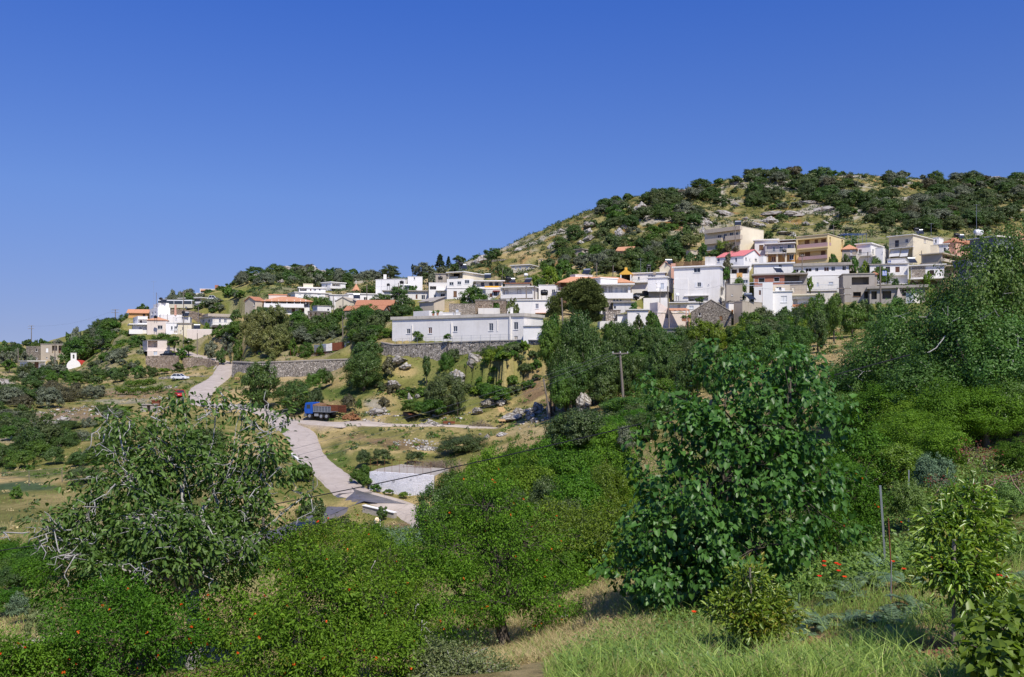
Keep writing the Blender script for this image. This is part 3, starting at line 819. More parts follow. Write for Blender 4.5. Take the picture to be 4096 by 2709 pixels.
h=House('shelter','flat brown roofed concrete shelter with tanks between hillside and village','outbuilding','flat concrete shelter')
b=h.block('C',1540,1835,1860,398,440,240,15,'concrete',wr=6,down=6);b.slab(.2,.2,'oldtile')
h.done()
h=House('double_balcony_house','white two storey house with long continuous balconies behind the big pine','house','long balcony house')
b=h.block('D',560,600,955,712,905,208,62,'white',wl=9)
b.slab(.3,.9,'white');b.recess('R','D',606,722,925,812,1.5)
for x0,x1 in((620,672),(695,740)):b.inner('R','D',x0,722,x1,802,1.5,'grey','window','white')
for x0,x1 in((775,798),(840,858),(880,898)):b.inner('R','D',x0,748,x1,815,1.5,'railw','door','white')
b.balcony('R','D',640,805,985,872,1.3,'white')
for x0,x1 in((640,662),(676,690),(748,775),(785,812),(828,850)):b.win('R','D',x0,880,x1,905,bars=False)
c=h.block('D',518,600,800,632,700,216,62,'white',name='roof_room',pad=False,down=1);c.slab(.2,.2,'white')
k=h.block('D',240,300,505,590,640,224,62,'white',name='attic_wall',pad=False,down=2);k.slab(.12,.1,'white')
h.done()
h=House('timber_house','house with orange tile roof and dark timber porch beside the big pine','house','timber porch house')
b=h.block('D',95,120,505,680,800,221,74,'wood',wl=6,wr=18);b.recess('R','D',130,690,300,780,1.6);b.hip(1.7,.8,'tile')
b.balcony('R','D',80,740,170,790,1.0,'white',rail='rail')
h.done()
h=House('low_annex','low white annex with slab roof and dark doorway below long balcony house','outbuilding','low slab annex')
b=h.block('D',740,750,985,922,1010,197,76,'white2',wl=5);b.slab(.2,.5,'concrete');b.win('R','D',752,962,784,998,'door',pane='dark',bars=False)
h.done()
h=House('stone_ruin','cream rubble shell with two narrow window slits beside the big pine','ruin','cream rubble shell')
b=h.block('D',620,650,745,890,990,199,60,'palestone');b.win('R','D',668,925,680,955,pane='brown',bars=False);b.win('R','D',702,930,712,958,pane='brown',bars=False)
h.done()
h=House('pediment_house','white house with ochre pediment porch and ochre balcony front','house','ochre pediment house')
b=h.block('D',968,1362,1470,568,800,236,18,'white',wr=9);b.slab(.25,.35,'white')
b.win('L','D',1040,615,1063,655);b.win('L','D',1158,598,1225,616);b.attach('L','D',1222,556,1256,588,.003,.4,'tan','air_conditioner')
b.balcony('L','D',975,640,1160,684,1.0,'white',rail='railw')
c=h.block('D',835,965,975,590,800,233,12,'stone',wr=7,name='porch_wall');c.recess('L','D',845,592,958,668,2.6)
c.inner('L','D',915,628,940,665,2.6,'dark','door')
mb=MB();z=c.zt;q=[c.fp('L',c.L+.3,.6,z),c.fp('L',-.3,.6,z),c.fp('L',c.L/2,.6,z+3.0)];q=[c.fp('L',c.L+.3,.6,z),c.fp('L',-.3,.6,z),c.fp('L',-.3,.6,z+.2),c.fp('L',c.L/2,.6,z+1.45),c.fp('L',c.L+.3,.6,z+.2)]
mb.prism(q,0,(c.dR[0]*7,c.dR[1]*7,0));h.part('pediment',mb,'ochrepaint')
c.balcony('L','D',815,665,962,712,1.0,'ochrepaint');c.posts('L','D',(840,958),588,670,.55,.3,'fresh')
q=c.fp('L',c.L/2,.1,z+2.5);mb=MB();mb.box(q[0]-.35,q[0]+.35,q[1]-.3,q[1]+.3,q[2]-1.2,q[2]-.6);h.part('finial',mb,'ochrepaint')
h.done()
h=House('stilt_house','white house with corner balcony raised over dark open ground floor','house','raised balcony house')
b=h.block('D',1160,1385,1470,622,780,223,22,'fresh',wr=8,down=.1);b.slab(.25,.3,'white')
b.win('L','D',1250,695,1270,740);b.win('L','D',1310,690,1350,766,'door',pane='railw')
b.balcony('L','D',1158,700,1255,790,1.1,'fresh');b.balcony('L','D',1258,735,1400,790,1.1,'fresh',rail='railw')
k=h.block('D',1170,1380,1465,786,1000,224.5,22,'grey',wr=7,name='ground_wall');k.recess('R','D',1395,788,1462,858,3)
w=h.block('D',1108,1395,1408,868,1005,214,12,'white',wr=6,name='terrace_wall');w.parapet(.1,.2,'white')
h.done()
h=House('big_white_house','huge plain white three storey house with few windows and flat slab roof','house','huge plain white house')
b=h.block('D',1470,2012,2092,488,908,219,20,'white')
b.slab(.3,.45,'white')
b.win('L','D',1704,510,1782,565);w=b.win('L','D',1745,682,1790,735)
b.attach('L','D',1718,682,1742,736,.003,.06,'frame','shutter');b.attach('L','D',1793,682,1814,736,.003,.06,'frame','shutter')
b.win('L','D',1872,702,1886,716,bars=False)
b.recess('L','D',1592,842,1875,902,1.8);b.inner('L','D',1660,888,1702,905,1.8,'glass')
b.attach('L','D',1586,834,1880,842,.003,.5,'white2','canopy')
b.recess('R','D',2022,738,2070,868,2.0)
b.attach('L','D',1470,640,1640,902,.003,.12,'white','wall_pier')
r=h.block('D',1838,1960,1978,380,488,219.8,20,'white2',wr=4,name='roof_room',pad=False,down=0);r.slab(.1,.05,'white2')
mb=MB();t0,t1,z0,z1=b.tz('L','D',1480,432,1838,470,-.3)
for k in range(int((t1-t0)/.16)):
 a=t0+k*.16;b.fbox(mb,'L',a,a+.1,b.zt+.3,z1+random.uniform(-.12,.12),-.35,-.29)
b.fbox(mb,'L',t0,t1,b.zt+.55,b.zt+.62,-.42,-.36);h.part('reed_fence',mb,'wood')
h.done()
h=House('terrace_house','white terrace house with vine, blue curtained window and pipes below huge white house','house','blue curtain house')
b=h.block('D',1415,1990,2010,920,1010,206,14,'white',wr=8);b.slab(.25,.3,'white2');b.win('L','D',1648,958,1702,995,pane='railw');b.win('L','D',1510,945,1548,1000,'door',pane='grey')
b.attach('L','D',1415,915,1640,922,.003,1.2,'white','canopy')
h.done()
h=House('salmon_hut','salmon gabled roof hut beside reed fence of huge white house','roof hut','salmon roof hut')
b=h.block('D',1300,1440,1500,500,570,237,30,'cream',down=4);b.gable('R',1.6,.15,'salmon')
c=h.block('D',1435,1488,1500,455,560,234,15,'salmon',wr=3,name='stair_wall',pad=False,down=3)
h.done()
h=House('stone_house','grey rubble stone gabled house with two small windows and tiled edge','house','grey stone gable house')
b=h.block('D',1672,2150,2240,1030,1205,181,14,'stone',wr=7)
b.gable('R',2.55,.12,'tan');b.win('L','D',1757,1035,1790,1080,pane='dark',frame='white2',bars=False);b.win('L','D',2010,1076,2047,1128,pane='wood',frame='wood')
b.attach('R','D',2160,1030,2236,1040,.003,.4,'oldtile','eave_tiles')
h.done()
h=House('old_cottage','roofless rubble cottage with whitewashed lower wall at the foot of the pine','cottage','roofless rubble cottage')
b=h.block('D',630,660,835,1015,1150,188,72,'palestone',wl=6);b.win('R','D',755,1055,772,1095,pane='dark',bars=False)
b.slab(.14,.1,'redstone')
c=h.block('D',790,800,920,1060,1140,184,78,'white',wl=4,name='lean_wall');c.slab(.1,.3,'concrete')
k=h.block('D',560,590,800,1140,1215,183,78,'white2',wl=5,name='base_wall')
h.done()
h=House('whitewashed_cottage','whitewashed cottage with blue wooden door and climbing ivy','cottage','blue door cottage')
b=h.block('D',900,920,1165,1010,1245,182,78,'white',wl=6);b.slab(.2,.35,'white2')
b.win('R','D',1102,1190,1152,1243,'door',pane='blue',frame='white',bars=False);b.win('R','D',1022,1045,1060,1090,pane='white')
h.done()
h=House('sloping_house','beige and white cottage with sloping wall top and square black window','cottage','sloping black window cottage')
b=h.block('D',1160,1272,1642,1040,1200,184,66,'pinkish');b.win('R','D',1365,1054,1408,1110,pane='dark')
mb=MB();mb.prism([b.P(-.003,.1,b.zt-.02),b.P(-.003,b.R*.75,b.zt-.02),b.P(-.003,b.R*.45,b.zt+.45),b.P(-.003,.6,b.zt+2.1),b.P(-.003,.1,b.zt+2.2)],0,(b.dL[0]*3,b.dL[1]*3,0));h.part('upper_wall',mb,'pinkish')
b.slab(.08,.12,'white2')
h.done()
def porch():
 e=empty('porch',pt('D',1545,1160,181));tag(e,'thin orange roofed porch on red posts left of grey stone gable house','porch')
 o=np.array(e.location)
 a,c=pt('D',1420,1020,182),pt('D',1655,1018,180)
 mb=MB();f=[a,c,c+np.array([0,3.5,.55]),a+np.array([0,3.5,.55])];mb.hexa(f+[q+np.array([0,0,.22])for q in f]);mb.build('roof',M['tile'],e,o)
 for x in(1615,1650):
  q=pt('D',x,1160,180.3);mb=MB();mb.box(q[0]-.09,q[0]+.09,q[1],q[1]+.18,q[2]-1.5,a[2]+.05);mb.build('post',M['salmon'],e,o)
porch()
h=House('block_shed','grey concrete block shed hung with torn grey netting at garden edge','shed','netted block shed')
b=h.block('D',1300,1510,1800,1225,1362,173,38,'block');
mb=MB();q=[b.P(b.L+.2,-.2,b.zt),b.P(-.2,-.2,b.zt),b.P(-.2,b.R+.2,b.zt+.1),b.P(b.L+.2,b.R+.2,b.zt+.3)];mb.hexa(q+[(x,y,z+.1)for x,y,z in q]);h.part('roof',mb,'grey')
c=h.block('D',1790,1800,1832,1232,1362,166,20,'grey',wl=.6,wr=1.2,name='gate_pier')
mb=MB();n=24
t0,t1,z0,z1=b.tz('R','D',1518,1238,1795,1352,.3)
for i in range(n):
 for j in range(8):
  def w(i,j):
   t=t0+(t1-t0)*i/n;k=j/8;sag=.3*math.sin(math.pi*2.5*i/n)**2
   return b.fp('R',t,.25+.25*math.sin(i*1.1)*k+.15*k,z1-sag*(1-k)-(z1-z0)*k*(.85+.1*math.sin(i*.7)))
  mb.add([w(i,j),w(i+1,j),w(i+1,j+1),w(i,j+1)],[(0,1,2,3)])
h.part('netting',mb,'net')
h.done()
h=House('narrow_house','narrow brown plastered house with tiny square window right of huge white house','house','narrow brown house')
b=h.block('D',2080,2092,2282,705,890,214,76,'tan',wl=6);b.win('R','D',2152,820,2166,838,pane='dark',bars=False);b.slab(.12,.1,'grey')
h.done()
h=House('low_house','low white house with door under dish between stone gable house and grey barn','house','low dish house')
b=h.block('D',2085,2120,2190,925,1040,190,60,'white');b.slab(.15,.15,'concrete')
h.done()
h=House('grey_barn','plain windowless grey beige barn with shaded left wall','barn','plain grey barn')
b=h.block('F',738,845,1095,1118,1345,186,52,'tan');b.slab(.1,.05,'tan')
h.done()
h=House('tall_white_house','tall white house with stepped front and two air conditioners on its terrace','house','tall stepped white house')
b=h.block('F',1085,1098,1228,882,1310,190,80,'fresh',wl=8)
c=h.block('F',1222,1228,1470,995,1310,190.6,80,'fresh',wl=7,name='front_wall');c.slab(.18,.22,'white')
w=c.win('R','F',1328,1048,1404,1128,pane='frame')
k=h.block('F',1222,1226,1442,912,990,194,80,'beige',wl=5,name='set_back_wall',pad=False,down=1);k.win('R','F',1268,935,1335,975)
for x in(1258,1335):k.attach('R','F',x,952,x+45,985,.02,.5,'frame','air_conditioner')
h.done()
h=House('apartment_house','apartment house with brown balcony front and white roller shutter beneath fig tree','apartment house','brown balcony apartment')
b=h.block('F',1462,1472,1790,1045,1320,196,80,'white2',wl=8);b.slab(.3,.7,'cream');b.recess('R','F',1480,1082,1700,1158,1.5)
b.inner('R','F',1540,1092,1695,1155,1.2,'frame','shutter','white');b.attach('R','F',1474,1152,1695,1186,.003,.25,'oldtile','parapet');b.attach('R','F',1470,1186,1692,1198,.003,.9,'white2','balcony')
b.recess('R','F',1480,1270,1690,1318,2.5)
c=h.block('F',1436,1440,1645,908,1020,199,80,'tan',wl=6,name='upper_wall',pad=False,down=1);c.slab(.1,.1,'grey');c.win('R','F',1470,940,1500,1000,'door',pane='cream')
h.done()
h=House('brick_house','unfinished brick storey with black openings under wide grey slab','house','unfinished brick house')
b=h.block('F',985,995,1372,792,935,211,80,'brick',wl=8);b.win('R','F',1046,822,1125,886,pane='dark',bars=False);b.win('R','F',1240,815,1310,870,pane='dark',bars=False)
s=h.block('F',1366,1372,1655,792,935,211.6,80,'concrete',wl=7,name='porch_wall');s.recess('R','F',1384,795,1560,868,3);s.inner('R','F',1390,818,1550,866,2.9,'pinkish','back_panel','pinkish')
mb=MB();z=b.zt;q=[b.P(b.L,-.6,z),b.P(-.5,-.6,z),b.P(-.5,b.R+s.R+.2,z),b.P(b.L,b.R+s.R+.2,z)];mb.hexa(q+[(x,y,zz+.35)for x,y,zz in q]);h.part('roof',mb,'concrete')
b.attach('R','F',900,906,1605,912,.5,.6,'railw','railing');b.attach('R','F',900,872,1605,878,.5,.56,'railw','railing')
w=h.block('F',985,992,1095,935,1105,208,80,'white',wl=6,name='ground_wall');w.win('R','F',1050,975,1080,1040,'door',pane='brown')
b.attach('R','F',985,925,1660,937,.003,1.2,'white2','balcony')
h.done()
h=House('balcony_house','grey white flats with dark balcony windows and ochre towel over the parapet','house','ochre towel flats')
b=h.block('F',650,700,932,678,830,231,76,'white',wl=8);b.slab(.25,.3,'white');b.recess('R','F',702,690,922,772,1.3)
b.inner('R','F',705,722,772,768,1.3,'dark');b.inner('R','F',805,708,900,768,1.3,'dark')
b.balcony('R','F',690,768,932,822,.9,'white2');b.attach('R','F',774,758,846,812,.905,.95,'ochre','towel')
k=h.block('F',640,695,930,826,960,229.5,76,'white2',wl=7,name='ground_wall');k.win('R','F',760,840,800,880,pane='dark');k.win('R','F',850,845,915,890,pane='glass')
h.done()
h=House('pink_roof_house','white house under bright pink red sheet metal gable roof','house','pink roofed house')
b=h.block('F',525,862,1110,540,650,240,30,'fresh',down=4);b.gable('L',2.3,.3,'pinkroof',.1)
b.win('L','F',535,575,560,620,bars=False);b.win('L','F',752,570,778,625,bars=False)
for x0,y0,x1,y1 in((882,565,902,600),(935,580,946,612),(1002,575,1030,610)):b.win('R','F',x0,y0,x1,y1)
b.win('R','F',930,502,944,522,bars=False)
c=h.block('F',1050,1108,1148,548,650,243,40,'fresh',name='side_wall',pad=False,down=3);c.slab(.1,.05,'white')
h.done()
h=House('beige_block','beige three storey block with flat parapet and corner balconies highest on the slope','house','beige three storey block')
b=h.block('F',372,815,1112,172,470,262,30,'cream',down=5)
b.slab(.12,.05,'cream')
for x0,y0,x1,y1 in((534,284,585,345),(612,268,648,330),(685,254,727,318),(760,248,790,290)):b.win('L','F',x0,y0,x1,y1)
b.win('L','F',504,405,546,468);b.win('L','F',725,375,750,395)
b.balcony('L','F',372,328,584,392,1.3,'beige');b.balcony('L','F',628,288,818,345,1.3,'beige')
t0,t1,z0,z1=b.tz('L','F',372,178,815,280,1.3);mb=MB();b.fbox(mb,'L',t0,t1,b.zt-1.2,b.zt-1.0,.004,1.3);b.fbox(mb,'L',t0,t1,b.zt-1.0,b.zt-.02,1.15,1.3);b.fbox(mb,'L',t0,t0+.15,b.zt-1.0,b.zt-.04,.004,1.15);b.fbox(mb,'L',t1-.15,t1,b.zt-1.0,b.zt-.04,.004,1.15)
h.part('roof_parapet',mb,'beige')
b.balcony('L','F',372,440,600,474,1.2,'beige',rail='rail')
h.done()
h=House('grey_balcony_house','grey and white house with column balcony and ochre ground floor left of yellow house','house','ochre ground floor house')
b=h.block('F',1130,1500,1520,385,520,254,22,'grey',wr=8,down=.2);b.recess('L','F',1150,400,1495,500,.5)
for x0,y0,x1,y1 in((1225,436,1260,488),(1310,430,1352,490),(1412,405,1452,452)):b.inner('L','F',x0,y0,x1,y1,.5,'glass','window','frame')
b.slab(.3,.3,'white2');b.balcony('L','F',1400,450,1512,505,1.2,'cream');b.balcony('L','F',1130,480,1400,518,1.2,'cream',rail='rail')
g=h.block('F',1140,1505,1522,520,625,254.4,22,'ochre',wr=8,name='ground_wall');g.win('L','F',1437,532,1486,592,pane='glass');g.win('L','F',1210,555,1260,615,'door',pane='wood')
g.posts('L','F',(1155,1280,1390),500,625,1.2,.5,'cream')
k=h.block('F',1000,1285,1300,345,480,259,20,'white',wr=9,name='rear_wall',pad=False);k.slab(.3,.5,'white');k.win('L','F',1055,408,1110,470,pane='wood',frame='brown')
k2=h.block('F',1280,1500,1530,345,400,264,20,'brown',wr=6,name='attic_wall',pad=False,down=3);k2.slab(.15,.4,'white2')
h.done()
h=House('yellow_house','bright yellow two storey house with recessed balconies and mauve parapets','house','bright yellow house')
b=h.block('F',1522,1915,2125,272,605,250,33,'yellow',down=4)
b.slab(.14,.2,'cream')
b.recess('L','F',1537,330,1905,420,1.6);b.recess('L','F',1550,485,1905,560,1.6)
for x0,y0,x1,y1 in((1632,352,1684,404),(1755,345,1790,388),(1838,340,1886,375)):b.inner('L','F',x0,y0,x1,y1,1.6,'wood','window','brown')
for x0,y0,x1,y1 in((1590,518,1615,558),(1636,502,1690,552),(1835,488,1880,540)):b.inner('L','F',x0,y0,x1,y1,1.6,'wood','window','brown')
b.attach('L','F',1532,392,1912,440,.003,.3,'lilac','parapet');b.attach('L','F',1545,545,1906,588,.003,.3,'lilac','parapet')
b.attach('L','F',1532,440,1914,456,.003,.5,'yellow','balcony')
b.recess('R','F',1938,310,1956,412,1.0);b.recess('R','F',2088,345,2110,450,1.0)
b.attach('R','F',1936,380,1958,415,-.05,.04,'lilac','parapet')
h.done()
h=House('long_house','long white house with row of dark doors and white balcony rail under cracked slab','house','long dark door house')
b=h.block('F',1390,2180,2240,660,790,229,14,'white',wr=8);b.slab(.7,.7,'concrete')
for x0,y0,x1,y1,pn in((1490,712,1550,756,'dark'),(1636,700,1714,756,'dark'),(1758,694,1798,750,'dark'),(1870,686,1930,742,'brown'),(1960,680,2008,736,'glass'),(2098,672,2146,728,'dark')):b.win('L','F',x0,y0,x1,y1,'door' if pn!='glass' else 'window',pane=pn)
b.balcony('L','F',1660,735,2185,790,1.2,'fresh')
g=h.block('F',1640,2110,2170,792,965,228,14,'white',wr=8,name='ground_wall');g.win('L','F',1645,832,1678,868);g.win('L','F',1775,880,1802,935,'door',pane='railw');g.win('L','F',1925,872,1985,905,pane='railw')
w=h.block('F',990,1480,1500,640,700,227,14,'white',wr=7,name='side_wall',pad=False);w.slab(.35,.5,'white');w.win('L','F',1300,652,1340,690,pane='dark')
t=h.block('F',1640,2040,2060,960,1000,216,14,'white2',wr=7,name='terrace_wall');t.balcony('L','F',1645,905,2040,985,.3,'white',rail='railw')
h.done()
h=House('tile_porch_house','white house with small orange tile porch right of bright yellow house','house','small tile porch house')
b=h.block('G',370,545,692,372,545,246,40,'fresh',down=4);b.slab(.3,.35,'white');b.win('L','G',398,440,436,490);b.win('R','G',565,440,582,495);b.balcony('L','G',405,475,552,520,1.0,'white',rail='rail')
c=h.block('G',205,372,390,432,545,244,22,'tan',wr=5,name='porch_wall');c.win('L','G',298,450,326,500,pane='white2');c.hip(1.5,.4,'tile');c.balcony('L','G',300,480,372,515,.6,'wood',rail='wood')
k=h.block('G',600,690,766,420,545,243,35,'fresh',name='side_wall',pad=False);k.win('L','G',688-12,468,702-14,492,bars=False);k.slab(.1,.05,'white')
h.done()
h=House('awning_house','cream house with large white roller awnings and railed upper balcony','house','cream awning house')
b=h.block('G',762,1050,1290,268,612,240,30,'cream',down=4);b.slab(.18,.35,'white',front=.9)
b.win('L','G',833,332,882,412,'door',frame='brown');b.win('L','G',957,314,990,360);b.win('R','G',1178,318,1204,362,pane='tan')
b.balcony('L','G',765,362,1048,424,1.2,'cream',rail='rail')
b.recess('L','G',775,440,1040,540,1.6)
for x0,x1 in((765,884),(892,984)):
 t0,t1,z0,z1=b.tz('L','G',x0,436,x1,525,1.2);mb=MB();q=[b.fp('L',t1,.1,z1),b.fp('L',t0,.1,z1),b.fp('L',t0,1.4,z0),b.fp('L',t1,1.4,z0)];mb.add(q+[(x,y,z-.04)for x,y,z in q],[(0,1,2,3),(4,5,6,7),(0,1,5,4),(1,2,6,5),(2,3,7,6),(3,0,4,7)]);h.part('awning',mb,'awn')
w=h.block('G',1256,1340,1378,392,500,238,30,'cream',name='wing_wall',pad=False,wr=6);w.slab(.1,.05,'cream')
h.done()
h=House('small_white_house','small white two level house behind cream awning house','house','two level white house')
b=h.block('G',1284,1360,1412,298,480,256,40,'fresh',down=4);b.slab(.1,.1,'white');b.win('L','G',1308,322,1330,365)
c=h.block('G',1300,1470,1562,376,475,252,40,'fresh',name='lower_wall');c.slab(.2,.3,'white');c.win('L','G',1410,420,1440,465);c.win('R','G',1496,424,1524,466)
h.done()
h=House('salmon_house','salmon house with red tile roof and white shutters','house','salmon tiled house')
b=h.block('G',1416,1558,1812,345,478,251,55,'salmon',down=4);b.hip(1.4,.3,'oldtile');b.win('R','G',1612,396,1648,432)
b.attach('R','G',1690,355,1808,380,.003,1.0,'tile','awning')
h.done()
h=House('tan_house','tan house with arched doorways and grey concrete flank wall','house','tan arched house')
b=h.block('G',1156,1388,1700,490,630,233,40,'tan',down=4);b.slab(.25,.6,'beige');b.recess('R','G',1398,500,1660,575,1.8)
for x0,x1 in((1430,1472),(1510,1545)):b.inner('R','G',x0,528,x1,580,1.8,'brown','door','cream')
b.attach('R','G',1420,572,1640,605,.003,.8,'beige','parapet')
h.done()
h=House('vine_house','white house with vine pergola and brown shutters above concrete ruin','house','vine pergola house')
b=h.block('G',536,985,1035,615,860,214,14,'white',wr=8);b.slab(.2,.3,'concrete');
for x0,x1,pn in((608,650,'brown'),(722,775,'glass'),(838,890,'brown')):b.win('L','G',x0,648,x1,716,pane=pn,frame='brown')
b.balcony('L','G',535,715,988,750,1.2,'white');b.attach('L','G',540,848,1000,858,.003,2.4,'white2','terrace_slab')
b.win('L','G',610,830,660,858,pane='glass');b.win('L','G',755,832,790,858,pane='glass')
k=h.block('G',745,950,1000,548,600,222,20,'white',name='rear_wall',pad=False);k.win('L','G',750,572,786,598,pane='blue');k.slab(.1,.1,'white2')
h.done()
h=House('flagstone_house','white house with rough brick panel and white patio right of vine house','house','brick panel house')
b=h.block('G',1018,1025,1420,640,800,212,80,'white',wl=8);b.slab(.25,.5,'white');b.win('R','G',1078,684,1118,732,pane='dark',frame='brown');b.win('R','G',1248,688,1300,750,'door',pane='dark',frame='brown')
b.attach('R','G',1032,645,1196,772,.003,.05,'palestone','brick_panel')
b.attach('R','G',1010,782,1420,792,.003,2.0,'white','patio_slab')
w=h.block('G',1385,1392,1680,645,800,216,80,'tan',wl=7,name='porch_wall',pad=False);w.slab(.2,.6,'beige');w.recess('R','G',1400,655,1600,770,2)
h.done()
h=House('concrete_ruin','unfinished bare concrete building with dark window holes and rough slab terrace','building','unfinished concrete building')
b=h.block('G',155,215,592,740,1065,199,72,'concrete',wl=8)
b.recess('R','G',318,770,525,862,3);b.slab(.2,.15,'concrete');b.win('R','G',335,948,430,1003,pane='dark',bars=False,frame='wood',dep=.5);b.recess('R','G',466,942,516,1025,2.5)
c=h.block('G',520,532,1195,912,1080,196,82,'concrete',wl=8,name='lower_wall');c.slab(.6,.6,'concrete',name='terrace_slab')
for x0,x1,y0,y1 in((552,618,940,1035),(682,790,935,1030),(918,1010,915,995)):c.recess('R','G',x0,y0,x1,y1,2.5)
mb=MB();t0,t1,z0,z1=c.tz('R','G',870,905,920,1025,1.2);mb.prism([c.fp('R',t0,0,z1),c.fp('R',t1-.6,0,z1),c.fp('R',t1,0,z0),c.fp('R',t0-.3,0,z0)],0,tuple(-c.dL[i]*.9 for i in(0,1))+(0,));h.part('buttress',mb,'pinkish')
k=h.block('G',545,560,620,735,850,203,70,'concrete',wl=5,name='stair_wall',pad=False);k.hip(.6,.3,'oldtile')
h.done()
h=House('small_shed','little white shed with sloping slab beside concrete building','shed','little white shed')
b=h.block('G',965,1055,1125,945,1065,187,45,'white');b.slab(.12,.3,'concrete');b.win('L','G',1003,1010,1020,1050,bars=False,pane='dark')
h.done()
h=House('slate_house','dark slate grey modern house with stepped slabs half hidden by walnut tree','house','dark slate house')
b=h.block('G',1725,2030,2080,290,560,192,64,'bluegrey',wr=6);b.slab(.25,.5,'white2')
c=h.block('G',1522,1700,2100,570,640,184,60,'bluegrey',name='balcony_wall',pad=False,down=0);c.slab(.15,.1,'bluegrey')
k=h.block('G',1580,1640,2080,640,860,186,60,'bluegrey',name='lower_wall')
l=h.block('G',1522,1640,1800,765,850,182,60,'bluegrey',name='base_wall')
h.done()
h=House('tiled_hut','stone hut with orange tile roof alone among hillside trees','hut','orange tiled stone hut')
b=h.block('D',790,968,1022,300,352,276,20,'palestone',down=6);b.gable('L',1.5,.35,'tile');b.win('R','D',950+25,305,985+10,335,pane='dark',bars=False)
h.done()
h=House('hill_hut','small grey flat roofed hut with dark door on brushy slope','hut','small grey hut')
b=h.block('D',292,380,462,288,372,290,42,'tan',down=6);b.slab(.2,.3,'concrete');b.win('R','D',405,302,432,328,pane='dark',bars=False);b.win('L','D',296,305,316,335,pane='dark',bars=False)
h.done()
h=House('hill_hut','tiny beige block hut with one shuttered window below the boulder crag','hut','tiny beige hut')
b=h.block('D',1612,1660,1756,300,362,262,60,'beige',down=6);b.slab(.12,.15,'beige');b.win('R','D',1702,308,1736,355,pane='tan')
h.done()
h=House('tile_house','house with tiled roof peeping over the walnut crown at right edge','house','right edge tiled house')
b=h.block('G',2290,2330,2500,285,420,250,60,'salmon');b.hip(1.3,.3,'tile')
h.done()
